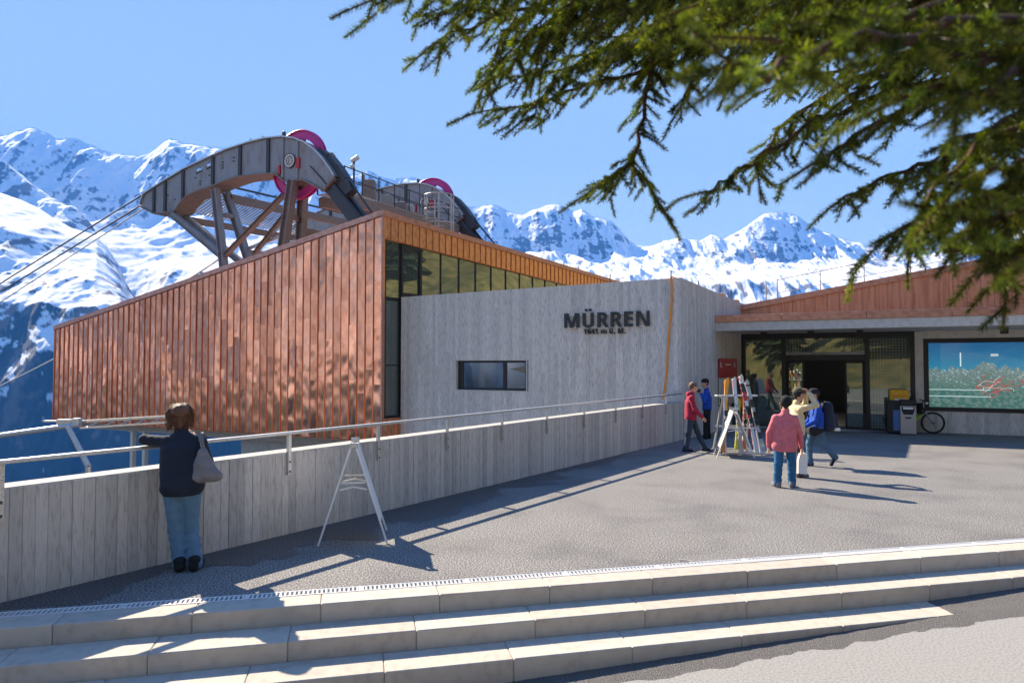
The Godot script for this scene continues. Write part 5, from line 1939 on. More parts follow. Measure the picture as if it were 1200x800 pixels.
func street_things() -> void:
	a_frame("white folding pavement sign standing alone in the parapet's shadow", Vector3(-1.90, -0.002, -8.26), 0.19, 0.60, 1.14, 0.78, M.white_paint)
	a_frame("white folding pavement sign standing in front of the ski rack", Vector3(5.10, -0.05, -15.75), -0.17, 0.55, 1.08, 0.82, M.aluminium)
	var right := Basis(Vector3.UP, FACADE)
	var at := Vector3(8.086, 0, -24.04)
	# red information board on the concrete wall by the entrance
	var wat := Vector3(4.795, 0, -19.318)
	var bd := thing("information_board", "red information board with white lower half on the concrete wall left of the entrance", "board", wat + Basis(Vector3.UP, ALONG) * Vector3(4.0, 0, 0.0), ALONG)
	var b1 := Builder.new()
	b1.box(Vector3(-0.85, 1.62, 0.03), Vector3(1.0, 2.24, 0.075), 0.008)
	part(bd, "red_panel", b1, M.red_paint)
	var b2 := Builder.new()
	b2.box(Vector3(-0.85, 0.75, 0.03), Vector3(1.0, 1.61, 0.07), 0.008)
	part(bd, "white_panel", b2, M.canopy_concrete)
	var b3 := Builder.new()
	for q in [[-0.72, 0.16], [0.72, 0.16]]:
		b3.box(Vector3(q[0] - 0.08, 1.98, 0.075), Vector3(q[0] - 0.05, 2.12, 0.079))
		b3.box(Vector3(q[0] - 0.02, 1.98, 0.075), Vector3(q[0] + 0.01, 2.12, 0.079))
		b3.box(Vector3(q[0] - 0.08, 1.96, 0.075), Vector3(q[0] + 0.10, 1.985, 0.079))
	b3.box(Vector3(-0.28, 2.02, 0.075), Vector3(0.30, 2.06, 0.079))
	part(bd, "print_mark", b3, M.white_paint)
	# dark green cabinet left of the doors
	var cb := thing("green_cabinet", "dark green upright cabinet left of the entrance doors", "cabinet", at + right * Vector3(0.05, -0.08, 0.95), FACADE)
	var c1 := Builder.new()
	c1.box(Vector3(-0.22, 0.05, -0.2), Vector3(0.24, 1.62, 0.2), 0.015)
	part(cb, "housing", c1, M.green_cabinet)
	var c2 := Builder.new()
	c2.box(Vector3(-0.17, 0.25, 0.2), Vector3(0.19, 1.5, 0.212), 0.004)
	part(cb, "door", c2, M.dark_steel)
	var c3 := Builder.new()
	c3.box(Vector3(-0.2, 0.0, -0.18), Vector3(0.22, 0.049, 0.18))
	part(cb, "plinth", c3, M.black)
	var bag := Builder.new()
	net(bag, [[Vector3(0, 0.78, 0), Vector3(0.0, 0.95, 0), 0.11, 0.10], [Vector3(-0.10, 0.75, 0), Vector3(0.12, 0.75, 0), 0.08, 0.08]], 0.08, 0.03)
	bag.rod(Vector3(-0.05, 1.0, 0), Vector3(0.0, 1.25, -0.02), 0.008, 5)
	bag.rod(Vector3(0.05, 1.0, 0), Vector3(0.0, 1.25, -0.02), 0.008, 5)
	solo("orange_bag", bag, M.orange_plastic, "small orange bag hanging on the dark green cabinet", "bag", at + right * Vector3(0.16, -0.08, 1.25), FACADE)
	# bins right of the doors
	var y := -0.08
	var pb := thing("yellow_letter_box", "yellow letter box behind the waste bins at the glass", "letter box", at + right * Vector3(4.80, y, 0.42), FACADE)
	var p1 := Builder.new()
	p1.box(Vector3(-0.27, 0.72, -0.17), Vector3(0.27, 1.34, 0.17), 0.04)
	part(pb, "box", p1, M.yellow_paint)
	var p2 := Builder.new()
	p2.box(Vector3(-0.20, 1.13, 0.171), Vector3(0.20, 1.19, 0.185), 0.004)
	part(pb, "slot", p2, M.hose_orange)
	var p3 := Builder.new()
	p3.rod(Vector3(0, 0, 0), Vector3(0, 0.72, 0), 0.05, 8)
	part(pb, "post", p3, M.dark_steel)
	var pl := Builder.new()
	pl.box(Vector3(-0.14, 0.93, 0.172), Vector3(0.24, 1.06, 0.18))
	part(pb, "label_plate", pl, M.white_paint)
	var rb := thing("recycling_bin", "slim black recycling bin with pale blue front panel", "recycling bin", at + right * Vector3(4.72, y, 0.98), FACADE)
	var r1 := Builder.new()
	r1.box(Vector3(-0.30, 0.04, -0.18), Vector3(0.17, 1.02, 0.18), 0.02)
	part(rb, "housing", r1, M.anthracite)
	var r2 := Builder.new()
	r2.box(Vector3(-0.12, 0.12, 0.18), Vector3(0.12, 0.74, 0.192), 0.004)
	part(rb, "front_panel", r2, M.blue_paint)
	var r3 := Builder.new()
	r3.box(Vector3(-0.13, 0.80, 0.175), Vector3(0.13, 0.93, 0.186))
	part(rb, "opening", r3, M.black)
	var wb := thing("waste_bin", "grey steel waste bin with black hood beside the bicycle", "waste bin", at + right * Vector3(4.99, y, 1.08), FACADE)
	var w1 := Builder.new()
	w1.box(Vector3(-0.21, 0.03, -0.2), Vector3(0.21, 0.88, 0.2), 0.015)
	part(wb, "housing", w1, M.bin_steel)
	var w2 := Builder.new()
	w2.box(Vector3(-0.225, 0.88, -0.215), Vector3(0.225, 1.06, 0.215), 0.03)
	part(wb, "hood", w2, M.anthracite)
	var w3 := Builder.new()
	w3.prism(PackedVector2Array([Vector2(-0.12, 0.62), Vector2(0.12, 0.62), Vector2(0.17, 0.74), Vector2(0.17, 0.85), Vector2(-0.17, 0.85), Vector2(-0.17, 0.74)]), 0.2, 0.207)
	part(wb, "opening", w3, M.black)
	var w4 := Builder.new()
	w4.box(Vector3(-0.13, 0.78, 0.207), Vector3(0.14, 0.84, 0.215))
	part(wb, "label_plate", w4, M.white_paint)
	var w5 := Builder.new()
	w5.box(Vector3(-0.08, 0.50, 0.2), Vector3(0.08, 0.545, 0.208))
	part(wb, "slot", w5, M.black)
	bicycle(at + right * Vector3(5.69, y, 0.46), FACADE + 0.16)
	var stick := Builder.new()
	stick.tube(PackedVector3Array([Vector3(0, 0.01, 0), Vector3(0.06, 0.016, 0.02), Vector3(0.13, 0.01, 0.05)]), PackedFloat32Array([0.006, 0.008, 0.004]), 5)
	solo("dry_twig", stick, M.cream_paint, "pale dry twig lying on the asphalt near the drain", "twig", Vector3(1.77, 0.0, -7.32))


func bicycle(at: Vector3, turn: float) -> void:
	# local x points forward, the wheels' centres lie at x = 0 (front) and x = -1.0
	var k := thing("bicycle", "black bicycle with green frame parts leaning by the map window", "bicycle", at, turn)
	var r := 0.335
	for x in [0.0, -1.0]:
		var t := Builder.new()
		t.ring(Vector3(x, r, 0), Vector3(0, 0, 1), r - 0.024, 0.024, 36, 8)
		var wheel := part(k, "wheel", t, M.rubber)
		var rim := Builder.new()
		rim.ring(Vector3(x, r, 0), Vector3(0, 0, 1), r - 0.052, 0.011, 36, 6)
		part(wheel, "rim", rim, M.anthracite)
		var sp := Builder.new()
		for i in 20:
			var a := TAU * i / 20.0
			sp.rod(Vector3(x, r, 0.02 * (1 if i % 2 else -1)), Vector3(x + cos(a) * (r - 0.05), r + sin(a) * (r - 0.05), 0), 0.0018, 4)
		sp.disc(Vector3(x, r, -0.04), Vector3(0, 0, 1), 0.035, 0.08, 10)
		part(wheel, "spokes", sp, M.dark_steel)
	var fr := Builder.new()
	var head := Vector3(-0.26, 0.80, 0)
	var head2 := Vector3(-0.22, 0.68, 0)
	var seat := Vector3(-0.80, 0.78, 0)
	var bb := Vector3(-0.64, 0.29, 0)
	fr.rod(head, seat, 0.018)
	fr.rod(head2, bb, 0.028)
	fr.rod(seat, bb, 0.018)
	fr.rod(head, head2, 0.026)
	for z in [0.05, -0.05]:
		fr.rod(seat, Vector3(-1.0, r, z), 0.011)
		fr.rod(bb, Vector3(-1.0, r, z), 0.013)
	part(k, "frame", fr, M.black)
	var fk := Builder.new()
	for z in [0.055, -0.055]:
		fk.rod(Vector3(-0.205, 0.63, z), Vector3(0, r, z), 0.019)
	fk.rod(Vector3(-0.205, 0.63, -0.055), Vector3(-0.205, 0.63, 0.055), 0.02)
	part(k, "fork", fk, M.pale_green)
	var pnl := Builder.new()
	pnl.bar(Vector3(-0.30, 0.60, 0), Vector3(-0.52, 0.36, 0), 0.06, 0.09, 0.01)
	part(k, "battery", pnl, M.lime_paint)
	var hb := Builder.new()
	hb.rod(head, Vector3(-0.28, 0.98, 0), 0.016)
	hb.rod(Vector3(-0.28, 0.98, 0), Vector3(-0.20, 1.0, 0), 0.018)
	hb.tube(PackedVector3Array([Vector3(-0.27, 1.03, -0.34), Vector3(-0.22, 1.02, -0.12), Vector3(-0.20, 1.0, 0), Vector3(-0.22, 1.02, 0.12), Vector3(-0.27, 1.03, 0.34)]), PackedFloat32Array([0.013]), 8)
	var bars := part(k, "handlebar", hb, M.black)
	for z in [0.29, -0.29]:
		var gr := Builder.new()
		gr.rod(Vector3(-0.255, 1.027, z - 0.05), Vector3(-0.265, 1.03, z + 0.05), 0.019)
		gr.rod(Vector3(-0.23, 1.02, z * 0.8), Vector3(-0.16, 0.97, z), 0.007, 5)
		part(bars, "grip", gr, M.rubber)
	var sd := Builder.new()
	net(sd, [[Vector3(-0.93, 0.93, 0.03), Vector3(-0.68, 0.93, 0.0), 0.045, 0.02], [Vector3(-0.93, 0.93, -0.04), Vector3(-0.68, 0.93, 0.0), 0.045, 0.02]], 0.03, 0.012)
	sd.rod(seat, Vector3(-0.82, 0.91, 0), 0.014)
	part(k, "saddle", sd, M.black)
	var cr := Builder.new()
	cr.ring(bb + Vector3(0, 0, 0.06), Vector3(0, 0, 1), 0.085, 0.008, 22, 5)
	cr.bar(bb + Vector3(0, 0, 0.07), bb + Vector3(0.12, -0.12, 0.07), 0.02, 0.02)
	cr.bar(bb + Vector3(0, 0, -0.07), bb + Vector3(-0.12, 0.12, -0.07), 0.02, 0.02)
	cr.box(bb + Vector3(0.07, -0.14, 0.08), bb + Vector3(0.17, -0.115, 0.17))
	cr.box(bb + Vector3(-0.17, 0.115, -0.17), bb + Vector3(-0.07, 0.14, -0.08))
	part(k, "crank", cr, M.dark_steel)
	var lamp := Builder.new()
	lamp.box(Vector3(-0.20, 0.90, -0.035), Vector3(-0.12, 0.97, 0.035), 0.015)
	part(k, "headlight", lamp, M.aluminium)
	var bk := Builder.new()
	bk.box(Vector3(-0.45, 0.60, 0.03), Vector3(-0.30, 0.95, 0.16), 0.03)
	solo("black_pouch", bk, M.black_cloth, "black pouch hanging at the handlebar of the parked bicycle", "bag", at, turn)


func ski(called_label: String, foot: Vector3, top: Vector3, out: Vector3, base: Color, seed_: int, tint: Array) -> void:
	# a pair of skis base to base: waisted strips with turned-up tips and printed top sheets
	var up := top - foot
	var n := 44
	var y := up.normalized()
	var x := out.cross(y).normalized()
	var z := x.cross(y)
	var t := thing("skis", called_label, "skis", foot)
	var r := RandomNumberGenerator.new()
	r.seed = seed_
	for side in [1.0, -1.0]:
		var b := Builder.new()
		var rows := []
		for i in n + 1:
			var s := float(i) / n
			var w := 0.048 - 0.014 * sin(s * PI)
			if s > 0.93:
				w *= sqrt(maxf(0.0, 1.0 - pow((s - 0.93) / 0.07, 2.0))) * 0.95 + 0.05
			var lift := 0.012 + 0.09 * pow(maxf(0.0, s - 0.88) / 0.12, 2.0) + 0.015 * pow(1.0 - s, 6.0)
			rows.append([y * (s * up.length()), w, lift * side])
		var c := base
		for i in n:
			if i == 0 or r.randf() < 0.42:
				c = base if i < 2 or r.randf() < 0.45 else tint[r.randi() % tint.size()]
			b.tone = c
			var p: Array = rows[i]
			var q: Array = rows[i + 1]
			var a0: Vector3 = p[0] - x * p[1] + z * p[2]
			var a1: Vector3 = p[0] + x * p[1] + z * p[2]
			var d0: Vector3 = q[0] - x * q[1] + z * q[2]
			var d1: Vector3 = q[0] + x * q[1] + z * q[2]
			var th: Vector3 = z * 0.012 * side
			if side > 0:
				b.quad(a0 + th, a1 + th, d1 + th, d0 + th)
				b.quad(a1 - th * 0.3, a0 - th * 0.3, d0 - th * 0.3, d1 - th * 0.3)
			else:
				b.quad(a1 + th, a0 + th, d0 + th, d1 + th)
				b.quad(a0 - th * 0.3, a1 - th * 0.3, d1 - th * 0.3, d0 - th * 0.3)
			b.quad(a1 + th, a1 - th * 0.3, d1 - th * 0.3, d1 + th)
			b.quad(a0 - th * 0.3, a0 + th, d0 + th, d0 - th * 0.3)
		part(t, "ski", b, M.ski_print)
		var bd := Builder.new()
		for q in [0.40, 0.52]:
			var o: Vector3 = y * (up.length() * q) + z * side * 0.045
			var xf := Transform3D(Basis(x, y, z * side), o)
			bd.box(Vector3(-0.035, -0.06, -0.03), Vector3(0.035, 0.06, 0.04), 0.012, xf)
		part(t, "binding", bd, M.black)


func ski_rack() -> void:
	var sp := mat("ski_print", Color(1, 1, 1), 0.35)
	sp.vertex_color_use_as_albedo = true
	sp.clearcoat_enabled = true
	sp.clearcoat = 0.5
	var at := Vector3(5.36, -0.055, -16.35)
	var r := thing("ski_rack", "grey metal ski rack with skis leaning on its cross bars", "ski rack", at, 0.06)
	for x in [-0.42, 0.42]:
		var b := Builder.new()
		b.bar(Vector3(x, 0, 0.42), Vector3(x * 0.75, 1.38, 0.03), 0.04, 0.04, 0.006)
		b.bar(Vector3(x, 0, -0.42), Vector3(x * 0.75, 1.38, -0.03), 0.04, 0.04, 0.006)
		part(r, "side_frame", b, M.aluminium)
	for q in [[1.37, 0.0, 0.50, 0.16], [0.62, 0.26, 0.44, 0.04], [0.62, -0.26, 0.44, 0.04], [0.05, 0.42, 0.50, 0.05], [0.05, -0.42, 0.50, 0.05]]:
		var b := Builder.new()
		b.box(Vector3(-q[2], q[0] - 0.02, q[1] - q[3] / 2), Vector3(q[2], q[0] + 0.02, q[1] + q[3] / 2), 0.008)
		part(r, "cross_bar", b, M.aluminium)
	var white := Color(0.70, 0.70, 0.68)
	var red := Color(0.55, 0.03, 0.04)
	var blk := Color(0.02, 0.02, 0.025)
	var f := Vector3(0, 0, 1)
	ski("pair of orange skis leaning at the left end of the rack", at + Vector3(-0.42, 0.07, 0.36), at + Vector3(-0.20, 1.78, -0.06), f, Color(0.85, 0.33, 0.02), 3, [Color(0.85, 0.36, 0.02), Color(0.75, 0.55, 0.25)])
	ski("white skis with red tips and dark print at the middle of the rack", at + Vector3(-0.02, 0.07, 0.40), at + Vector3(-0.05, 1.80, -0.02), f, white, 6, [red, white, blk, Color(0.4, 0.42, 0.5)])
	ski("pair of red and white chequered skis at the right of the rack", at + Vector3(0.34, 0.07, 0.40), at + Vector3(0.12, 1.86, -0.05), f, white, 9, [red, red, blk, white])
	ski("pair of black and silver skis at the right end of the rack", at + Vector3(0.52, 0.07, 0.36), at + Vector3(0.26, 1.74, -0.05), f, Color(0.45, 0.45, 0.45), 12, [blk, blk, white, Color(0.6, 0.55, 0.1)])
	ski("pair of short yellow-green skis behind the white pair", at + Vector3(0.12, 0.07, -0.36), at + Vector3(0.06, 1.30, 0.02), f, Color(0.55, 0.60, 0.06), 15, [Color(0.6, 0.62, 0.1), white])
	ski("pair of pale red skis standing at the back of the rack", at + Vector3(0.30, 0.07, -0.38), at + Vector3(0.22, 1.40, 0.0), f, Color(0.6, 0.16, 0.12), 18, [white, Color(0.62, 0.2, 0.15)])
	for k in 2:
		var t := thing("ski_pole", ["dark ski pole leaning at the left end of the rack", "pale ski pole leaning at the left end of the rack"][k], "ski pole", at + Vector3(-0.62 + 0.1 * k, 0.0, 0.42))
		var b := Builder.new()
		b.rod(Vector3.ZERO, Vector3(0.22, 1.18, -0.35), 0.009, 6)
		part(t, "shaft", b, M.dark_steel if k == 0 else M.aluminium)
		var g := Builder.new()
		g.rod(Vector3(0.22, 1.18, -0.35), Vector3(0.243, 1.30, -0.386), 0.017, 7)
		part(t, "grip", g, M.black)
		var q := Builder.new()
		q.ring(Vector3(0.012, 0.07, -0.02), Vector3(0.17, 0.95, -0.28).normalized(), 0.04, 0.007, 14, 5)
		part(t, "basket", q, M.black)


func hand(b: Builder, wrist: Vector3, dir: Vector3, palm: Vector3, curl: float, thumb_side: float) -> void:
	# palm, four fingers of different lengths bent at the knuckles, and a thumb from the side of the palm
	var y := dir.normalized()
	var x := y.cross(palm).normalized()
	var z := x.cross(y).normalized()   # the way the palm looks
	var caps := []
	var k := wrist + y * 0.085
	caps.append([wrist, wrist + y * 0.03, 0.024, 0.026])
	for s in [-0.026, -0.009, 0.009, 0.026]:
		caps.append([wrist + y * 0.02 + x * s * 0.7, k + x * s, 0.016, 0.013])
	b.tone = Color.WHITE
	net(b, caps, 0.012, 0.008)
	var long := [0.060, 0.072, 0.068, 0.052]
	for i in 4:
		var s: float = [-0.027, -0.009, 0.009, 0.027][i] * thumb_side * -1.0
		var o := k + x * s
		var l: float = long[i]
		var d1 := (y * cos(curl) + z * sin(curl)).normalized()
		var d2 := (y * cos(curl * 2.0) + z * sin(curl * 2.0)).normalized()
		net(b, [[o - y * 0.01, o + d1 * l * 0.55, 0.0092, 0.0085], [o + d1 * l * 0.55, o + d1 * l * 0.55 + d2 * l * 0.5, 0.0085, 0.007]], 0.004, 0.006)
	var ts := wrist + y * 0.025 + x * 0.03 * thumb_side
	var td := (y * 0.7 + x * 0.7 * thumb_side + z * 0.35).normalized()
	net(b, [[ts, ts + td * 0.038, 0.0125, 0.0105], [ts + td * 0.038, ts + td * 0.038 + (td + y * 0.8).normalized() * 0.03, 0.0105, 0.008]], 0.004, 0.006)


# s: face (where the head looks), body (where the chest looks), hem (height of the jacket's hem), jacket, trousers, shoe, hat, hair, build, ground
func person(label: String, j: Dictionary, s: Dictionary, group := "") -> Node3D:
	var g: float = s.ground
	var at := Vector3(j.pelvis.x, g, j.pelvis.z)
	var p := thing("person", label, "person", at, 0.0, group)
	var q := {}
	for k in j:
		q[k] = j[k] - at
	for side in ["_l", "_r"]:
		if not s.get("heel_up", "") == side:
			q["an" + side].y = 0.085
			q["toe" + side].y = 0.04
	var w: float = s.get("build", 1.0)
	var rt: Vector3 = q.sh_r - q.sh_l
	rt.y = 0
	rt = rt.normalized()
	var fw: Vector3 = Vector3.UP.cross(rt)   # the chest looks along fw
	var face: Vector3 = s.face.normalized()
	var cell: float = s.get("cell", 0.017)
	# ---- body: one continuous skin
	var b := Builder.new()
	var caps := [[q.pelvis, q.chest, 0.062, 0.066], [q.chest, q.neck, 0.066, 0.045], [q.sh_l, q.sh_r, 0.045, 0.045], [q.hip_l, q.hip_r, 0.06, 0.06]]
	for sd in ["_l", "_r"]:
		caps.append([q["sh" + sd], q["el" + sd], 0.043, 0.035])
		caps.append([q["el" + sd], q["wr" + sd], 0.035, 0.025])
		caps.append([q["hip" + sd], q["kn" + sd], 0.07, 0.048])
		caps.append([q["kn" + sd], q["an" + sd], 0.046, 0.032])
		caps.append([q["an" + sd], q["toe" + sd], 0.03, 0.025])
	net(b, caps, 0.03, 0.022)
	var up: Vector3 = ((q.head - q.neck).normalized() * 0.6 + Vector3.UP).normalized()
	up = (up - face * up.dot(face) * 0.5).normalized()
	var ear := face.cross(up).normalized()
	var h: Vector3 = q.head
	net(b, [[q.neck - Vector3(0, 0.05, 0), h - up * 0.03, 0.052, 0.050],
		[h + up * 0.025 + face * 0.025, h + up * 0.03 - face * 0.028, 0.079, 0.084],
		[h - up * 0.01 + face * 0.035, h - up * 0.07 + face * 0.045, 0.062, 0.042],
		[h - up * 0.085 + face * 0.062, h - up * 0.085 + face * 0.058, 0.026, 0.03],
		[h + up * 0.012 + face * 0.100, h - up * 0.026 + face * 0.116, 0.010, 0.015],
		[h + up * 0.022 + face * 0.090 + ear * 0.035, h + up * 0.022 + face * 0.090 - ear * 0.035, 0.014, 0.014],
		[h - up * 0.058 + face * 0.096 + ear * 0.018, h - up * 0.058 + face * 0.096 - ear * 0.018, 0.010, 0.010],
		[h + up * 0.01 + ear * 0.083, h - up * 0.022 + ear * 0.080, 0.017, 0.011],
		[h + up * 0.01 - ear * 0.083, h - up * 0.022 - ear * 0.080, 0.017, 0.011]], 0.018, 0.009)
	for sd in ["_l", "_r"]:
		var dir: Vector3 = (q["wr" + sd] - q["el" + sd]).normalized()
		if s.has("hand_dir" + sd):
			dir = s["hand_dir" + sd]
		var palm: Vector3 = s.get("palm" + sd, rt * (1.0 if sd == "_l" else -1.0))
		palm = (palm - dir * palm.dot(dir)).normalized()
		hand(b, q["wr" + sd], dir, palm, s.get("curl", 0.35), 1.0 if sd == "_l" else -1.0)
	part(p, "body", b, M.skin)
	for sg in [1.0, -1.0]:
		var e := Builder.new()
		net(e, [[h + up * 0.004 + face * 0.089 + ear * 0.032 * sg, h + up * 0.004 + face * 0.089 + ear * 0.030 * sg, 0.011, 0.011]], 0.001, 0.006)
		part(p, "eye", e, M.black_hair)
	var mo := Builder.new()
	net(mo, [[h - up * 0.058 + face * 0.100 + ear * 0.02, h - up * 0.058 + face * 0.100 - ear * 0.02, 0.0075, 0.0075]], 0.001, 0.006)
	part(p, "lips", mo, M.red_cloth)
	# ---- trousers
	var t := Builder.new()
	caps = [[q.hip_l + Vector3(0, 0.0, 0), q.hip_r + Vector3(0, 0.0, 0), 0.098 * w, 0.098 * w], [q.pelvis - Vector3(0, 0.03, 0), q.pelvis, 0.10 * w, 0.09 * w]]
	for sd in ["_l", "_r"]:
		caps.append([q["hip" + sd], q["kn" + sd], 0.098 * w, 0.070 * w])
		caps.append([q["kn" + sd], q["an" + sd] + Vector3(0, -0.01, 0), 0.068 * w, 0.058 * w])
		var down: Vector3 = (q["an" + sd] - q["kn" + sd]).normalized()
		caps.append([q["an" + sd] - down * 0.03, q["an" + sd] + down * 0.02, 0.060 * w, 0.066 * w])
		# creases behind and above the knee
		for k in 4:
			var c: Vector3 = q["kn" + sd].lerp(q["an" + sd], 0.1 + 0.24 * k)
			caps.append([c - rt * 0.05 * w + Vector3(0, 0.012 * (k % 2), 0), c + rt * 0.05 * w + Vector3(0, -0.012 * (k % 2), 0), 0.026, 0.022])
	net(t, caps, 0.028, cell)
	part(p, "trousers", t, s.trousers)
	# ---- jacket
	var c := Builder.new()
	var hem: float = s.hem - g
	var low := Vector3(q.pelvis.x, hem + 0.10, q.pelvis.z)
	caps = []
	for sg in [-1.0, 1.0]:
		caps.append([low + rt * 0.085 * w * sg, q.chest + rt * 0.075 * w * sg, 0.118 * w + s.get("flare", 0.0), 0.112 * w])
		caps.append([low + rt * 0.07 * w * sg + Vector3(0, -0.04, 0), low + rt * 0.09 * w * sg, 0.112 * w + s.get("flare", 0.0), 0.118 * w + s.get("flare", 0.0)])
		caps.append([q.chest + rt * 0.05 * w * sg, q.chest.lerp(q.neck, 0.62) + rt * 0.045 * sg, 0.112 * w, 0.085])
	caps.append([q.sh_l, q.sh_r, 0.070 * w, 0.070 * w])
	caps.append([low - Vector3(0, 0.05, 0), q.chest, 0.135 * w + s.get("flare", 0.0), 0.125 * w])
	caps.append([q.neck - Vector3(0, 0.04, 0), q.neck + Vector3(0, s.get("collar", 0.02), 0), 0.075, 0.066])
	for sd in ["_l", "_r"]:
		caps.append([q["sh" + sd], q["el" + sd], 0.064 * w, 0.052 * w])
		var dir: Vector3 = (q["wr" + sd] - q["el" + sd])
		caps.append([q["el" + sd], q["el" + sd] + dir * 0.97, 0.056 * w, 0.040 * w])
		for k in 5:
			var f := 0.2 + 0.17 * k
			var o: Vector3 = q["sh" + sd].lerp(q["el" + sd], f) if k % 2 else q["el" + sd] + dir * f
			caps.append([o + fw * 0.035 * w, o - fw * 0.035 * w + Vector3(0, 0.02, 0), 0.030 * w, 0.026 * w])
	if s.has("hood"):
		caps.append([q.neck - fw * 0.07 + rt * 0.06, q.neck - fw * 0.07 - rt * 0.06, 0.06, 0.06])
	for k in s.get("quilts", 0):
		var y: float = lerpf(hem + 0.06, q.chest.y + 0.05, (k + 0.5) / float(s.quilts))
		for sg in [-1.0, 1.0]:
			caps.append([Vector3(q.pelvis.x, y, q.pelvis.z).lerp(Vector3(q.chest.x, y, q.chest.z), clampf((y - low.y) / (q.chest.y - low.y), 0, 1)) + rt * 0.10 * w * sg, Vector3(q.pelvis.x, y, q.pelvis.z).lerp(Vector3(q.chest.x, y, q.chest.z), clampf((y - low.y) / (q.chest.y - low.y), 0, 1)), 0.112 * w, 0.118 * w])
	net(c, caps, 0.013, cell)
	# the hem is cut off straight
	for i in c.v.size():
		if c.v[i].y < hem:
			c.v[i].y = hem
	part(p, "jacket", c, s.jacket)
	# ---- shoes
	for sd in ["_l", "_r"]:
		var f := Builder.new()
		var a: Vector3 = q["an" + sd]
		var d: Vector3 = q["toe" + sd]
		var v := (d - a)
		v.y = 0
		var l := v.normalized()
		if s.get("heel_up", "") == sd:
			var foot := (d - a).normalized()
			net(f, [[a - foot * 0.0, d, 0.045, 0.038], [a, a + (q["kn" + sd] - a).normalized() * 0.06, 0.05, 0.048]], 0.02, 0.012)
		else:
			var bs: float = s.get("boots", 1.0)
			net(f, [[Vector3(a.x, 0.045, a.z) - l * 0.045, Vector3(a.x, 0.042, a.z) + l * 0.14, 0.043 * bs, 0.038 * bs], [a - l * 0.02 + Vector3(0, 0.09 * (bs - 1.0), 0), Vector3(a.x, 0.05, a.z) + l * 0.05, 0.052 * bs, 0.042 * bs], [Vector3(a.x, 0.02, a.z) - l * 0.055, Vector3(a.x, 0.02, a.z) + l * 0.165, 0.022, 0.022]], 0.02, 0.012)
			for i in f.v.size():
				f.v[i].y = maxf(f.v[i].y, 0.002)
		part(p, "shoe", f, s.shoe)
	# ---- hair and hat
	if s.has("hair"):
		var r := Builder.new()
		if s.get("bob", false):
			caps = [[h + up * 0.045 + face * 0.02, h + up * 0.045 - face * 0.035, 0.092, 0.098]]
			for k in 11:
				var a := lerpf(-2.05, 2.05, k / 10.0)
				var d := -face * cos(a) + ear * sin(a)
				caps.append([h + up * 0.05 + d * 0.056, h - up * (0.062 + 0.016 * (k % 3)) + d * (0.095 if absf(a) < 1.2 else 0.104), 0.052, 0.026 + 0.006 * (k % 2)])
				caps.append([h + up * 0.09 + d * 0.02, h - up * 0.03 + d * 0.108, 0.035, 0.020])
			net(r, caps, 0.012, 0.008)
			for k in 260:   # loose strands
				var a := rng.randf_range(-2.1, 2.1)
				var d := -face * cos(a) + ear * sin(a)
				var wv := rng.randf_range(-0.022, 0.022)
				var drop := rng.randf_range(0.20, 0.265)
				var pts := PackedVector3Array()
				for i in 7:
					var f := i / 6.0
					pts.append(h + up * (0.138 - drop * f * f - 0.02 * f) + d * (0.030 + 0.098 * sin(minf(f * 1.9, 1.6)) - 0.012 * f * f) + ear * wv * sin(f * 7.0 + k))
				r.tube(pts, PackedFloat32Array([0.003, 0.004, 0.004, 0.004, 0.003, 0.002, 0.001]), 4, false)
		else:
			caps = [[h + up * 0.042 + face * 0.005, h + up * 0.042 - face * 0.03, 0.087, 0.092]]
			caps.append([h + up * 0.02 - face * 0.06, h - up * 0.05 - face * 0.055, 0.05, 0.035])
			for sg in [1.0, -1.0]:
				caps.append([h + up * 0.04 + ear * 0.06 * sg - face * 0.01, h - up * 0.01 + ear * 0.066 * sg - face * 0.03, 0.035, 0.025])
			for k in 14:
				var a := TAU * k / 14.0
				caps.append([h + up * 0.11, h + up * 0.06 + (face * cos(a) + ear * sin(a)) * 0.075, 0.02, 0.020])
			net(r, caps, 0.008, 0.009)
		part(p, "hair", r, s.hair)
	if s.has("hat"):
		var r := Builder.new()
		caps = [[h + up * 0.058 + face * 0.022, h + up * 0.055 - face * 0.030, 0.086, 0.090]]
		if s.has("brim"):
			for k in 9:
				var a := lerpf(-0.75, 0.75, k / 8.0)
				var d := face * cos(a) + ear * sin(a)
				caps.append([h + up * 0.045 + d * 0.085, h + up * 0.032 + face * 0.165 * cos(a * 0.9) + ear * 0.085 * sin(a * 1.2), 0.012, 0.008])
		else:
			caps.append([h + up * 0.03 - face * 0.02, h + up * 0.03 - face * 0.025, 0.094, 0.094])
		net(r, caps, 0.014, 0.009)
		part(p, "hat", r, s.hat)
	return p


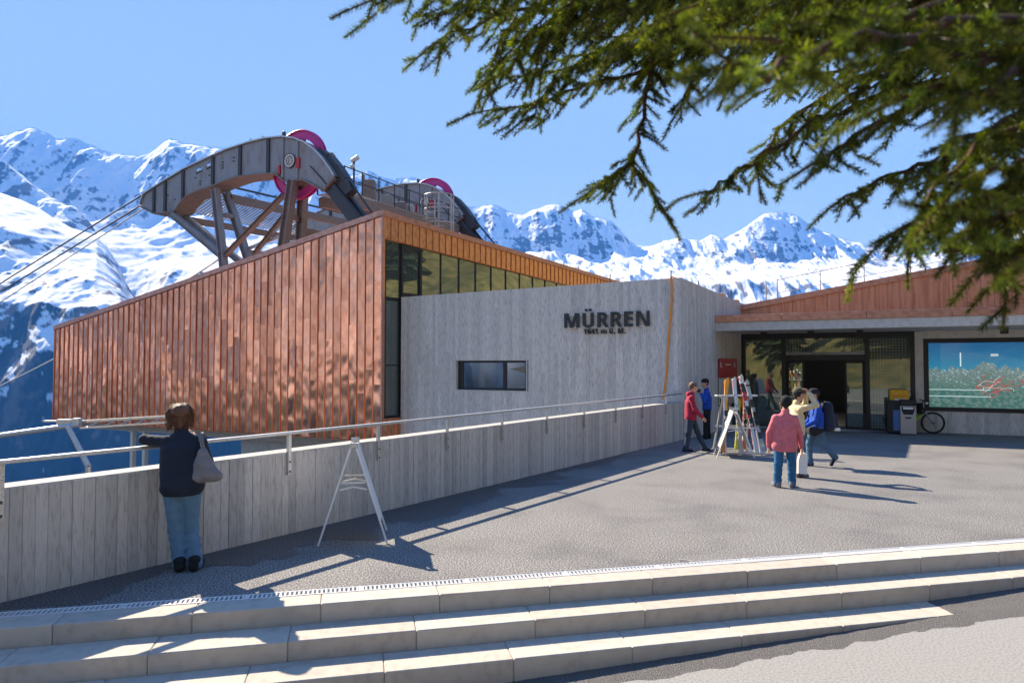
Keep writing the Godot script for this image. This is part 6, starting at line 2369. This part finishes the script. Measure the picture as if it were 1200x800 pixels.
func people() -> void:
	var j := {"head": Vector3(-3.46, 1.54, -7.13), "neck": Vector3(-3.42, 1.38, -7.08), "chest": Vector3(-3.38, 1.17, -7.03), "pelvis": Vector3(-3.34, 0.84, -6.95), "sh_l": Vector3(-3.53, 1.29, -7.0), "sh_r": Vector3(-3.24, 1.27, -7.12), "el_l": Vector3(-3.76, 1.315, -7.0), "wr_l": Vector3(-3.60, 1.29, -7.21), "el_r": Vector3(-3.22, 1.06, -7.26), "wr_r": Vector3(-3.43, 1.30, -7.36), "hip_l": Vector3(-3.43, 0.80, -6.95), "hip_r": Vector3(-3.27, 0.80, -7.00), "kn_l": Vector3(-3.42, 0.43, -6.99), "kn_r": Vector3(-3.30, 0.42, -7.07), "an_l": Vector3(-3.37, 0.10, -6.98), "an_r": Vector3(-3.22, 0.12, -7.00), "toe_l": Vector3(-3.44, 0.02, -7.13), "toe_r": Vector3(-3.24, 0.03, -7.20)}
	person("person in dark navy jacket and light jeans leaning on the handrail, seen from behind", j, {"face": Vector3(-0.42, -0.06, -0.9), "hem": 0.765, "jacket": M.navy_cloth, "trousers": M.light_denim, "shoe": M.black_cloth, "hair": M.brown_hair, "bob": true, "ground": 0.0, "build": 1.0, "boots": 1.2, "cell": 0.013, "quilts": 6, "collar": 0.05, "curl": 0.5, "flare": 0.0, "palm_l": Vector3(0, -1, 0), "palm_r": Vector3(0, -1, 0), "hand_dir_l": Vector3(0.8, 0.0, -0.6)})
	# her shoulder bag
	var bag := thing("shoulder_bag", "grey shoulder bag hanging at the back of the person at the handrail", "bag", Vector3(-3.10, 0, -6.97))
	var b := Builder.new()
	net(b, [[Vector3(-0.04, 1.20, 0), Vector3(0.08, 0.96, 0.0), 0.035, 0.05], [Vector3(-0.06, 1.18, 0), Vector3(-0.10, 0.94, 0.02), 0.035, 0.05], [Vector3(-0.12, 0.92, 0.02), Vector3(0.11, 0.95, 0.0), 0.045, 0.045], [Vector3(-0.05, 1.08, 0.02), Vector3(0.02, 0.98, 0.03), 0.06, 0.06]], 0.05, 0.012)
	part(bag, "pouch", b, M.grey_cloth)
	var st := Builder.new()
	for z in [0.0, -0.05]:
		var pts := [Vector3(-0.05, 1.20, z), Vector3(-0.07, 1.30, z), Vector3(-0.10, 1.37, z - 0.04), Vector3(-0.13, 1.375, z - 0.12), Vector3(-0.12, 1.32, z - 0.20)]
		for i in 4:
			st.bar(pts[i], pts[i + 1], 0.028, 0.008)
	part(bag, "strap", st, M.grey_cloth)
	j = {"head": Vector3(4.70, 1.40, -11.74), "neck": Vector3(4.69, 1.24, -11.74), "chest": Vector3(4.68, 1.02, -11.74), "pelvis": Vector3(4.67, 0.76, -11.74), "sh_l": Vector3(4.53, 1.15, -11.76), "sh_r": Vector3(4.84, 1.14, -11.72), "el_l": Vector3(4.43, 0.90, -11.79), "wr_l": Vector3(4.44, 0.66, -11.86), "el_r": Vector3(4.93, 0.89, -11.72), "wr_r": Vector3(4.97, 0.65, -11.76), "hip_l": Vector3(4.58, 0.72, -11.74), "hip_r": Vector3(4.77, 0.72, -11.74), "kn_l": Vector3(4.56, 0.39, -11.73), "kn_r": Vector3(4.79, 0.39, -11.74), "an_l": Vector3(4.55, 0.05, -11.76), "an_r": Vector3(4.79, 0.04, -11.74), "toe_l": Vector3(4.53, 0.01, -11.92), "toe_r": Vector3(4.88, 0.00, -11.90)}
	person("person in pink padded jacket, blue trousers and black hat, seen from behind", j, {"face": Vector3(0.35, 0, -0.93), "hem": 0.585, "jacket": M.pink_cloth, "trousers": M.teal_denim, "shoe": M.grey_cloth, "hat": M.black_cloth, "hair": M.black_hair, "ground": -0.03, "build": 0.97, "collar": 0.03, "flare": 0.015})
	var paper := Builder.new()
	paper.prism(PackedVector2Array([Vector2(-0.09, -0.22), Vector2(0.08, -0.24), Vector2(0.095, 0.0), Vector2(0.06, 0.12), Vector2(-0.05, 0.12), Vector2(-0.085, 0.0)]), -0.025, 0.025)
	paper.bar(Vector3(-0.03, 0.12, 0), Vector3(-0.01, 0.21, 0), 0.012, 0.006)
	paper.bar(Vector3(0.04, 0.12, 0), Vector3(0.01, 0.21, 0), 0.012, 0.006)
	solo("white_bag", paper, M.white_paint, "white carrier bag hanging from the hand of the person in pink", "bag", Vector3(5.00, 0.42, -11.82), 0.25)
	j = {"head": Vector3(5.39, 1.50, -12.85), "neck": Vector3(5.35, 1.33, -12.85), "chest": Vector3(5.34, 1.08, -12.85), "pelvis": Vector3(5.33, 0.84, -12.85), "sh_l": Vector3(5.34, 1.24, -13.01), "sh_r": Vector3(5.37, 1.24, -12.70), "el_l": Vector3(5.62, 1.28, -13.10), "wr_l": Vector3(5.56, 1.50, -12.95), "el_r": Vector3(5.62, 1.32, -12.62), "wr_r": Vector3(5.54, 1.53, -12.74), "hip_l": Vector3(5.32, 0.80, -12.94), "hip_r": Vector3(5.34, 0.80, -12.77), "kn_l": Vector3(5.32, 0.43, -12.94), "kn_r": Vector3(5.37, 0.43, -12.78), "an_l": Vector3(5.30, 0.04, -12.94), "an_r": Vector3(5.36, 0.05, -12.78), "toe_l": Vector3(5.45, -0.02, -12.95), "toe_r": Vector3(5.51, -0.01, -12.80)}
	person("person in beige jacket and olive cap raising both hands to the face", j, {"face": Vector3(0.97, 0.05, -0.2), "hem": 0.72, "jacket": M.beige_cloth, "trousers": M.brown_cloth, "shoe": M.grey_cloth, "hat": M.olive_cloth, "brim": true, "hair": M.black_hair, "ground": -0.035, "build": 1.0, "palm_l": Vector3(-1, 0, 0.2), "palm_r": Vector3(-1, 0, -0.2), "curl": 0.6, "hand_dir_l": Vector3(-0.5, 0.8, 0.4), "hand_dir_r": Vector3(-0.5, 0.8, -0.4)})
	j = {"head": Vector3(6.27, 1.43, -14.20), "neck": Vector3(6.31, 1.27, -14.20), "chest": Vector3(6.33, 1.03, -14.20), "pelvis": Vector3(6.31, 0.80, -14.20), "sh_l": Vector3(6.29, 1.18, -14.04), "sh_r": Vector3(6.31, 1.18, -14.36), "el_l": Vector3(6.20, 0.91, -13.98), "wr_l": Vector3(6.02, 0.80, -14.02), "el_r": Vector3(6.28, 0.90, -14.44), "wr_r": Vector3(6.12, 0.75, -14.42), "hip_l": Vector3(6.32, 0.77, -14.12), "hip_r": Vector3(6.30, 0.77, -14.28), "kn_l": Vector3(6.42, 0.42, -14.12), "kn_r": Vector3(6.20, 0.42, -14.28), "an_l": Vector3(6.65, 0.17, -14.13), "an_r": Vector3(6.20, -0.01, -14.28), "toe_l": Vector3(6.58, 0.01, -14.12), "toe_r": Vector3(6.05, -0.07, -14.28)}
	person("person in bright blue jacket and jeans walking to the left with a backpack", j, {"face": Vector3(-1, 0, 0.1), "hem": 0.64, "jacket": M.blue_cloth, "trousers": M.denim, "shoe": M.dark_blue_cloth, "hat": M.black_cloth, "brim": true, "hair": M.black_hair, "ground": -0.042, "heel_up": "_l", "build": 0.98})
	var bp := thing("backpack", "dark grey backpack on the person in the bright blue jacket", "backpack", Vector3(6.54, 0, -14.20))
	var k := Builder.new()
	net(k, [[Vector3(-0.01, 1.20, 0.06), Vector3(0.0, 0.80, 0.07), 0.10, 0.13], [Vector3(-0.01, 1.20, -0.06), Vector3(0.0, 0.80, -0.07), 0.10, 0.13], [Vector3(0.13, 0.98, 0), Vector3(0.14, 0.80, 0), 0.08, 0.09]], 0.04, 0.017)
	part(bp, "pack", k, M.dark_blue_cloth)
	var k2 := Builder.new()
	for z in [0.11, -0.11]:
		k2.tube(PackedVector3Array([Vector3(-0.06, 1.26, z), Vector3(-0.17, 1.30, z * 1.2), Vector3(-0.32, 1.20, z * 1.25), Vector3(-0.35, 1.02, z * 1.3), Vector3(-0.22, 0.86, z * 1.2), Vector3(-0.06, 0.80, z)]), PackedFloat32Array([0.02]), 6)
	part(bp, "shoulder_strap", k2, M.black_cloth)
	var k3 := Builder.new()
	k3.box(Vector3(0.10, 0.70, -0.05), Vector3(0.22, 0.76, 0.12), 0.01)
	part(bp, "pale_flap", k3, M.white_paint)
	var hip := Builder.new()
	net(hip, [[Vector3(0, 0, -0.06), Vector3(0, 0, 0.10), 0.09, 0.10], [Vector3(0.14, 0.02, 0.1), Vector3(0.0, 0, 0.12), 0.06, 0.07]], 0.04, 0.016)
	solo("waist_bag", hip, M.black_cloth, "black waist bag on the person in the bright blue jacket", "bag", Vector3(6.17, 0.70, -14.08))
	j = {"head": Vector3(4.43, 1.50, -16.70), "neck": Vector3(4.39, 1.34, -16.70), "chest": Vector3(4.35, 1.12, -16.70), "pelvis": Vector3(4.36, 0.86, -16.70), "sh_l": Vector3(4.38, 1.25, -16.87), "sh_r": Vector3(4.34, 1.25, -16.53), "el_l": Vector3(4.51, 0.98, -16.92), "wr_l": Vector3(4.66, 0.80, -16.88), "el_r": Vector3(4.40, 0.97, -16.45), "wr_r": Vector3(4.57, 0.79, -16.45), "hip_l": Vector3(4.39, 0.82, -16.79), "hip_r": Vector3(4.34, 0.82, -16.61), "kn_l": Vector3(4.53, 0.43, -16.78), "kn_r": Vector3(4.29, 0.43, -16.62), "an_l": Vector3(4.72, 0.02, -16.78), "an_r": Vector3(4.22, 0.03, -16.62), "toe_l": Vector3(4.90, -0.06, -16.76), "toe_r": Vector3(4.40, -0.04, -16.62)}
	person("person with fair hair in dark red hooded jacket stepping towards the ski rack", j, {"face": Vector3(0.93, -0.28, 0.0), "hem": 0.71, "jacket": M.red_cloth, "trousers": M.dark_denim, "shoe": M.dark_blue_cloth, "hair": M.fair_hair, "ground": -0.056, "hood": true, "build": 1.02, "flare": 0.01})
	j = {"head": Vector3(5.54, 1.51, -19.60), "neck": Vector3(5.58, 1.33, -19.60), "chest": Vector3(5.60, 1.09, -19.60), "pelvis": Vector3(5.59, 0.84, -19.60), "sh_l": Vector3(5.54, 1.23, -19.44), "sh_r": Vector3(5.66, 1.23, -19.75), "el_l": Vector3(5.46, 0.98, -19.36), "wr_l": Vector3(5.40, 1.22, -19.46), "el_r": Vector3(5.62, 0.96, -19.78), "wr_r": Vector3(5.46, 1.20, -19.68), "hip_l": Vector3(5.56, 0.80, -19.52), "hip_r": Vector3(5.63, 0.80, -19.68), "kn_l": Vector3(5.52, 0.43, -19.51), "kn_r": Vector3(5.63, 0.43, -19.68), "an_l": Vector3(5.51, 0.07, -19.52), "an_r": Vector3(5.65, 0.05, -19.68), "toe_l": Vector3(5.37, 0.03, -19.48), "toe_r": Vector3(5.52, 0.01, -19.64)}
	person("person in black cap and blue jacket looking down at a camera by the concrete wall", j, {"face": Vector3(-0.93, -0.15, 0.33), "hem": 0.74, "jacket": M.blue_cloth, "trousers": M.black_cloth, "shoe": M.black_cloth, "hat": M.black_cloth, "hair": M.black_hair, "ground": -0.072, "palm_l": Vector3(0.5, 0, -1), "palm_r": Vector3(0.5, 0, 1), "curl": 0.7})
	var cam := thing("photo_camera", "black camera held by the person in the blue jacket at the wall", "camera", Vector3(5.36, 1.30, -19.55), 1.2)
	var cb := Builder.new()
	cb.box(Vector3(-0.07, -0.045, -0.035), Vector3(0.07, 0.05, 0.035), 0.012)
	part(cam, "camera_body", cb, M.black)
	var cl := Builder.new()
	cl.disc(Vector3(0, 0, -0.03), Vector3(0, 0, -1), 0.035, 0.08, 14)
	part(cam, "lens", cl, M.anthracite)


func spruce() -> void:
	var base := Vector3(5.2, 0.0, -1.6)
	base.y = road_height(base.x, base.z) - 0.1
	var t := thing("spruce_tree", "spruce whose drooping branches hang into the picture from the upper right", "tree", base)
	var tr := Builder.new()
	tr.tube(PackedVector3Array([Vector3(0, -0.3, 0), Vector3(0, 0.4, 0), Vector3(0.03, 2.5, 0.02), Vector3(0.0, 5.0, 0.05), Vector3(0.05, 9.0, 0.0), Vector3(0.05, 14.0, 0.0)]), PackedFloat32Array([0.42, 0.30, 0.26, 0.22, 0.15, 0.04]), 14)
	part(t, "trunk", tr, M.bark)
	# three sprays of needles, reused along all the twigs
	var sprays := []
	for v in 3:
		var b := Builder.new()
		var r := RandomNumberGenerator.new()
		r.seed = 300 + v
		b.tone = Color(0.10, 0.06, 0.03)
		b.tube(PackedVector3Array([Vector3.ZERO, Vector3(0, 0.05, 0.003), Vector3(0, 0.10, 0)]), PackedFloat32Array([0.0022, 0.0016, 0.0006]), 4, false)
		for k in 110:
			var y := 0.104 * (k + r.randf()) / 110.0
			var a := r.randf() * TAU
			var lean := r.randf_range(0.5, 0.95) if k < 98 else r.randf_range(0.1, 0.5)
			var d := (Vector3(cos(a), 0, sin(a)) * sin(lean * 1.2) + Vector3(0, cos(lean * 1.2), 0)).normalized()
			var len := r.randf_range(0.014, 0.022)
			var o := Vector3(0, y, 0)
			var side := d.cross(Vector3(r.randf() - 0.5, r.randf() - 0.5, r.randf() - 0.5)).normalized() * 0.0011
			var q := d.cross(side).normalized() * 0.0011
			b.tone = Color(0.05, 0.075, 0.016).lerp(Color(0.22, 0.25, 0.05), pow(r.randf(), 1.5))
			b.quad(o - side, o + d * len - side * 0.55, o + d * len + side * 0.55, o + side)
			b.quad(o - q, o + d * len - q * 0.55, o + d * len + q * 0.55, o + q)
		sprays.append(b.mesh())
	var spots := [[], [], []]
	var tints := [[], [], []]
	var r := RandomNumberGenerator.new()
	r.seed = 77
	var limbs := [
		[Vector3(2.85, 4.08, -3.20), Vector3(1.71, 3.68, -3.00), Vector3(0.92, 3.55, -2.90), Vector3(0.59, 3.37, -2.90), Vector3(0.33, 3.30, -2.90), Vector3(0.11, 3.22, -2.90), Vector3(-0.11, 3.19, -2.90)],
		[Vector3(2.16, 4.04, -2.60), Vector3(0.92, 3.58, -2.40), Vector3(0.29, 3.34, -2.30), Vector3(0.00, 3.30, -2.30), Vector3(-0.29, 3.19, -2.30)],
		[Vector3(1.69, 3.72, -2.20), Vector3(0.38, 3.28, -2.00), Vector3(0.10, 3.24, -2.00), Vector3(-0.20, 3.21, -2.00), Vector3(-0.42, 3.18, -2.00)],
		[Vector3(0.92, 3.55, -2.90), Vector3(0.61, 3.46, -2.90), Vector3(0.57, 3.24, -2.85), Vector3(0.52, 3.00, -2.80), Vector3(0.49, 2.91, -2.80), Vector3(0.62, 2.75, -2.80)],
		[Vector3(0.49, 2.93, -2.80), Vector3(0.43, 2.88, -2.80), Vector3(0.31, 2.80, -2.75)],
		[Vector3(2.48, 3.39, -2.80), Vector3(1.48, 3.15, -2.60), Vector3(1.18, 3.04, -2.60), Vector3(0.98, 2.90, -2.60), Vector3(0.85, 2.83, -2.60), Vector3(0.74, 2.75, -2.60)],
		[Vector3(2.03, 2.96, -2.30), Vector3(1.44, 2.77, -2.20), Vector3(1.22, 2.71, -2.20), Vector3(1.05, 2.62, -2.20)],
		[Vector3(1.68, 2.69, -1.90), Vector3(1.25, 2.53, -1.80), Vector3(1.11, 2.50, -1.80), Vector3(1.01, 2.44, -1.80)],
		[Vector3(1.54, 2.54, -1.70), Vector3(1.21, 2.45, -1.60), Vector3(1.11, 2.38, -1.60), Vector3(1.17, 2.30, -1.60)],
		[Vector3(1.19, 2.76, -1.25), Vector3(0.67, 2.62, -1.05), Vector3(0.48, 2.57, -1.00), Vector3(0.36, 2.51, -0.95), Vector3(0.29, 2.53, -0.95)],
		[Vector3(1.52, 3.19, -1.70), Vector3(0.76, 2.95, -1.50), Vector3(0.48, 2.91, -1.50), Vector3(0.32, 2.84, -1.50)],
		[Vector3(1.23, 2.65, -1.35), Vector3(0.87, 2.51, -1.25), Vector3(0.73, 2.39, -1.20)],
		[Vector3(1.32, 2.34, -1.40), Vector3(1.02, 2.34, -1.30), Vector3(0.96, 2.32, -1.30)],
		[Vector3(2.84, 3.74, -3.20), Vector3(1.52, 3.37, -3.00), Vector3(1.17, 3.14, -3.00), Vector3(1.08, 2.93, -3.00)],
		[Vector3(1.77, 3.00, -2.00), Vector3(1.26, 2.88, -2.00), Vector3(1.01, 2.78, -2.00), Vector3(0.90, 2.68, -2.00)],
		[Vector3(2.32, 3.90, -2.80), Vector3(0.69, 3.63, -2.70), Vector3(0.16, 3.39, -2.60), Vector3(-0.08, 3.23, -2.60)],
		[Vector3(3.03, 4.02, -3.40), Vector3(2.09, 3.67, -3.30), Vector3(1.71, 3.56, -3.30), Vector3(1.25, 3.44, -3.30)],
		[Vector3(0.92, 3.55, -2.90), Vector3(0.37, 3.44, -2.90), Vector3(0.16, 3.27, -2.85), Vector3(0.07, 3.13, -2.85)],
		[Vector3(1.47, 3.63, -2.90), Vector3(0.96, 3.36, -2.80), Vector3(0.76, 3.29, -2.80), Vector3(0.69, 3.14, -2.80)],
		[Vector3(1.99, 3.77, -2.40), Vector3(1.17, 3.52, -2.30), Vector3(0.78, 3.32, -2.20), Vector3(0.56, 3.20, -2.20)],
		[Vector3(1.77, 2.77, -2.00), Vector3(1.39, 2.60, -1.90), Vector3(1.22, 2.51, -1.90), Vector3(1.10, 2.42, -1.90)],
		[Vector3(1.32, 2.51, -1.50), Vector3(1.06, 2.44, -1.45), Vector3(0.98, 2.38, -1.45)],
		[Vector3(1.23, 2.36, -1.30), Vector3(0.95, 2.31, -1.20), Vector3(0.90, 2.28, -1.20)],
		[Vector3(1.99, 3.98, -2.60), Vector3(0.80, 3.64, -2.50), Vector3(0.27, 3.43, -2.40), Vector3(0.06, 3.26, -2.40), Vector3(-0.03, 3.12, -2.40)],
		[Vector3(2.23, 3.58, -2.50), Vector3(1.52, 3.40, -2.40), Vector3(1.07, 3.33, -2.40), Vector3(0.79, 3.23, -2.40)],
		[Vector3(1.95, 3.20, -2.20), Vector3(1.46, 3.07, -2.10), Vector3(1.22, 3.02, -2.10), Vector3(1.01, 2.91, -2.10)],
		[Vector3(1.58, 3.37, -1.90), Vector3(1.03, 3.16, -1.80), Vector3(0.75, 3.07, -1.80), Vector3(0.64, 2.98, -1.80)],
		[Vector3(1.61, 3.70, -2.30), Vector3(0.84, 3.40, -2.20), Vector3(0.50, 3.32, -2.20), Vector3(0.28, 3.20, -2.20)],
		[Vector3(1.66, 3.98, -2.60), Vector3(0.64, 3.61, -2.50), Vector3(0.16, 3.48, -2.50), Vector3(-0.03, 3.32, -2.50), Vector3(-0.11, 3.14, -2.50)],
		[Vector3(1.51, 2.80, -1.70), Vector3(1.17, 2.68, -1.60), Vector3(1.05, 2.62, -1.60), Vector3(0.99, 2.56, -1.60)],
		[Vector3(1.00, 2.61, -1.10), Vector3(0.73, 2.52, -1.00), Vector3(0.66, 2.49, -1.00)],
		[Vector3(2.48, 3.95, -3.00), Vector3(1.29, 3.70, -2.90), Vector3(0.66, 3.59, -2.90), Vector3(0.37, 3.44, -2.90), Vector3(0.18, 3.39, -2.90)],
		[Vector3(2.58, 3.67, -2.90), Vector3(1.95, 3.54, -2.80), Vector3(1.49, 3.45, -2.80), Vector3(1.17, 3.39, -2.80)],
		[Vector3(1.07, 2.70, -1.20), Vector3(0.77, 2.59, -1.10), Vector3(0.64, 2.54, -1.10)],
		[Vector3(1.18, 2.52, -1.25), Vector3(0.87, 2.44, -1.15), Vector3(0.75, 2.40, -1.15)],
		[Vector3(1.23, 2.44, -1.30), Vector3(0.91, 2.37, -1.20), Vector3(0.81, 2.34, -1.20)],
		[Vector3(1.16, 2.85, -1.30), Vector3(0.73, 2.73, -1.20), Vector3(0.53, 2.68, -1.15), Vector3(0.44, 2.65, -1.15)],
		[Vector3(2.96, 4.20, -3.17), Vector3(1.82, 3.80, -2.97), Vector3(1.03, 3.67, -2.87), Vector3(0.70, 3.48, -2.87), Vector3(0.44, 3.42, -2.87), Vector3(0.22, 3.34, -2.87), Vector3(0.01, 3.31, -2.87)],
		[Vector3(2.23, 4.14, -2.57), Vector3(0.99, 3.68, -2.37), Vector3(0.37, 3.43, -2.27), Vector3(0.08, 3.39, -2.27), Vector3(-0.21, 3.28, -2.27)],
		[Vector3(2.02, 3.89, -2.37), Vector3(0.60, 3.43, -2.17), Vector3(0.29, 3.38, -2.17), Vector3(-0.04, 3.35, -2.17), Vector3(-0.27, 3.32, -2.17)],
		[Vector3(1.49, 3.18, -1.60), Vector3(0.77, 2.94, -1.40), Vector3(0.50, 2.90, -1.40), Vector3(0.36, 2.84, -1.40)],
		[Vector3(2.31, 3.94, -2.67), Vector3(0.75, 3.67, -2.57), Vector3(0.25, 3.43, -2.47), Vector3(0.01, 3.28, -2.47)],
		[Vector3(3.50, 4.21, -3.59), Vector3(2.51, 3.83, -3.49), Vector3(2.11, 3.72, -3.49), Vector3(1.62, 3.59, -3.49)],
		[Vector3(1.65, 3.71, -2.82), Vector3(1.14, 3.44, -2.72), Vector3(0.95, 3.37, -2.72), Vector3(0.88, 3.23, -2.72)],
		[Vector3(2.35, 3.99, -2.62), Vector3(1.45, 3.72, -2.52), Vector3(1.02, 3.50, -2.42), Vector3(0.77, 3.37, -2.42)],
		[Vector3(2.28, 4.16, -2.68), Vector3(1.03, 3.81, -2.58), Vector3(0.49, 3.59, -2.48), Vector3(0.26, 3.41, -2.48), Vector3(0.17, 3.27, -2.48)],
		[Vector3(2.25, 3.56, -2.35), Vector3(1.58, 3.39, -2.25), Vector3(1.15, 3.33, -2.25), Vector3(0.89, 3.23, -2.25)],
		[Vector3(2.33, 3.45, -2.46), Vector3(1.78, 3.30, -2.36), Vector3(1.51, 3.24, -2.36), Vector3(1.27, 3.12, -2.36)],
		[Vector3(1.65, 3.37, -1.82), Vector3(1.12, 3.17, -1.72), Vector3(0.86, 3.08, -1.72), Vector3(0.75, 2.99, -1.72)],
		[Vector3(1.99, 3.94, -2.54), Vector3(1.13, 3.61, -2.44), Vector3(0.76, 3.52, -2.44), Vector3(0.51, 3.39, -2.44)],
		[Vector3(1.85, 4.04, -2.58), Vector3(0.83, 3.68, -2.48), Vector3(0.35, 3.55, -2.48), Vector3(0.16, 3.39, -2.48), Vector3(0.09, 3.21, -2.48)],
		[Vector3(2.53, 3.95, -2.84), Vector3(1.39, 3.71, -2.74), Vector3(0.80, 3.60, -2.74), Vector3(0.52, 3.46, -2.74), Vector3(0.35, 3.41, -2.74)],
		[Vector3(2.50, 3.60, -2.67), Vector3(1.91, 3.48, -2.57), Vector3(1.49, 3.40, -2.57), Vector3(1.19, 3.35, -2.57)],
	]
	var n := 0
	for l in limbs:
		var wood := Builder.new()
		var pts := PackedVector3Array()
		var rad := PackedFloat32Array()
		var path := []
		for i in l.size() - 1:
			for s in 4:
				path.append((l[i] as Vector3).lerp(l[i + 1], s / 4.0))
		path.append(l[-1])
		# a branch starts at the trunk
		var high: Vector3 = path[0]
		if n != 3 and n != 4 and n != 17 and n != 18:
			path.push_front(high.lerp(base + Vector3(0, high.y - base.y + 0.2, 0), 0.5))
			path.push_front(base + Vector3(0.0, high.y - base.y + 0.35, 0))
		for i in path.size():
			pts.append(path[i] - base + Vector3(r.randf_range(-1, 1), r.randf_range(-1, 1), r.randf_range(-1, 1)) * 0.012)
			rad.append(lerpf(0.014 if path.size() > 14 else 0.009, 0.0025, float(i) / path.size()))
		wood.tube(pts, rad, 6, false)
		var len_all := 0.0
		for i in path.size() - 1:
			len_all += path[i].distance_to(path[i + 1])
		var run := 0.0
		var flip := 1.0
		for i in range(0, path.size() - 1):
			var a: Vector3 = pts[i]
			var d: Vector3 = pts[i + 1] - a
			var steps := int(d.length() / 0.024) + 1
			var along_ := d.normalized()
			var across := along_.cross(Vector3.UP).normalized()
			for s in steps:
				run += d.length() / steps
				var f := run / len_all
				var o := a + d * (float(s) / steps)
				flip = -flip
				# a side shoot: shorter towards the tip, hanging more the longer it is
				var size := lerpf(0.42, 0.09, pow(f, 0.8)) * clampf(-(o.z + base.z) / 2.3, 0.42, 1.0) * r.randf_range(0.5, 1.1) * (0.5 if n in [3, 4, 17, 18] else 1.0)
				if r.randf() < 0.12:
					size *= 1.5
				var dir := (along_ * r.randf_range(0.35, 0.9) + across * flip * r.randf_range(0.4, 1.0) + Vector3.UP * r.randf_range(-0.85, 0.15)).normalized()
				twig(wood, spots, tints, r, o, dir, size, 0)
			if i == path.size() - 2:
				twig(wood, spots, tints, r, pts[i + 1], along_, 0.12, 0)
		part(t, "branch", wood, M.bark)
		n += 1
	for v in 3:
		var mm := MultiMesh.new()
		mm.transform_format = MultiMesh.TRANSFORM_3D
		mm.use_colors = true
		mm.mesh = sprays[v]
		mm.instance_count = spots[v].size()
		for i in spots[v].size():
			mm.set_instance_transform(i, spots[v][i])
			mm.set_instance_color(i, tints[v][i])
		var o := MultiMeshInstance3D.new()
		o.name = numbered(t, "needles")
		o.multimesh = mm
		o.material_override = M.needles
		t.add_child(o, true)
		o.set_meta("kind", "stuff")
	print("sprays ", spots[0].size() + spots[1].size() + spots[2].size())


func twig(wood: Builder, spots: Array, tints: Array, r: RandomNumberGenerator, o: Vector3, dir: Vector3, size: float, level: int) -> void:
	var n := maxi(1, int(size / 0.06))
	var step := size / n
	var p := o
	var pts := PackedVector3Array([o])
	var flip := 1.0
	var mood := pow(r.randf(), 1.4) * 1.5 + 0.35
	for i in n:
		dir = (dir + Vector3(r.randf_range(-0.12, 0.12), -0.10 + r.randf_range(-0.1, 0.08), r.randf_range(-0.12, 0.12))).normalized()
		var y := dir
		var x := y.cross(Vector3(r.randf() - 0.5, r.randf() - 0.5, r.randf() - 0.5)).normalized()
		var z := x.cross(y)
		var k := r.randi() % 3
		var sc := r.randf_range(0.75, 1.1)
		spots[k].append(Transform3D(Basis(x * sc, y * sc * maxf(0.7, step / 0.09), z * sc), p))
		var g := r.randf_range(0.7, 1.2) * mood * (1.5 if i == n - 1 else 1.0)
		tints[k].append(Color(g * r.randf_range(0.9, 1.2), g, g * 0.9))
		p += dir * step
		pts.append(p)
		if size > 0.12 and level < 2 and i < n - 1 or level < 1 and r.randf() < 0.5:
			flip = -flip
			var across := dir.cross(Vector3.UP).normalized() * flip
			twig(wood, spots, tints, r, p, (dir * 0.7 + across * r.randf_range(0.5, 0.9) + Vector3.UP * r.randf_range(-0.5, 0.1)).normalized(), size * r.randf_range(0.42, 0.66), level + 1)
	if pts.size() > 2:
		wood.tube(pts, PackedFloat32Array([0.0032, 0.0028, 0.0024, 0.002, 0.0016, 0.0012]), 4, false)
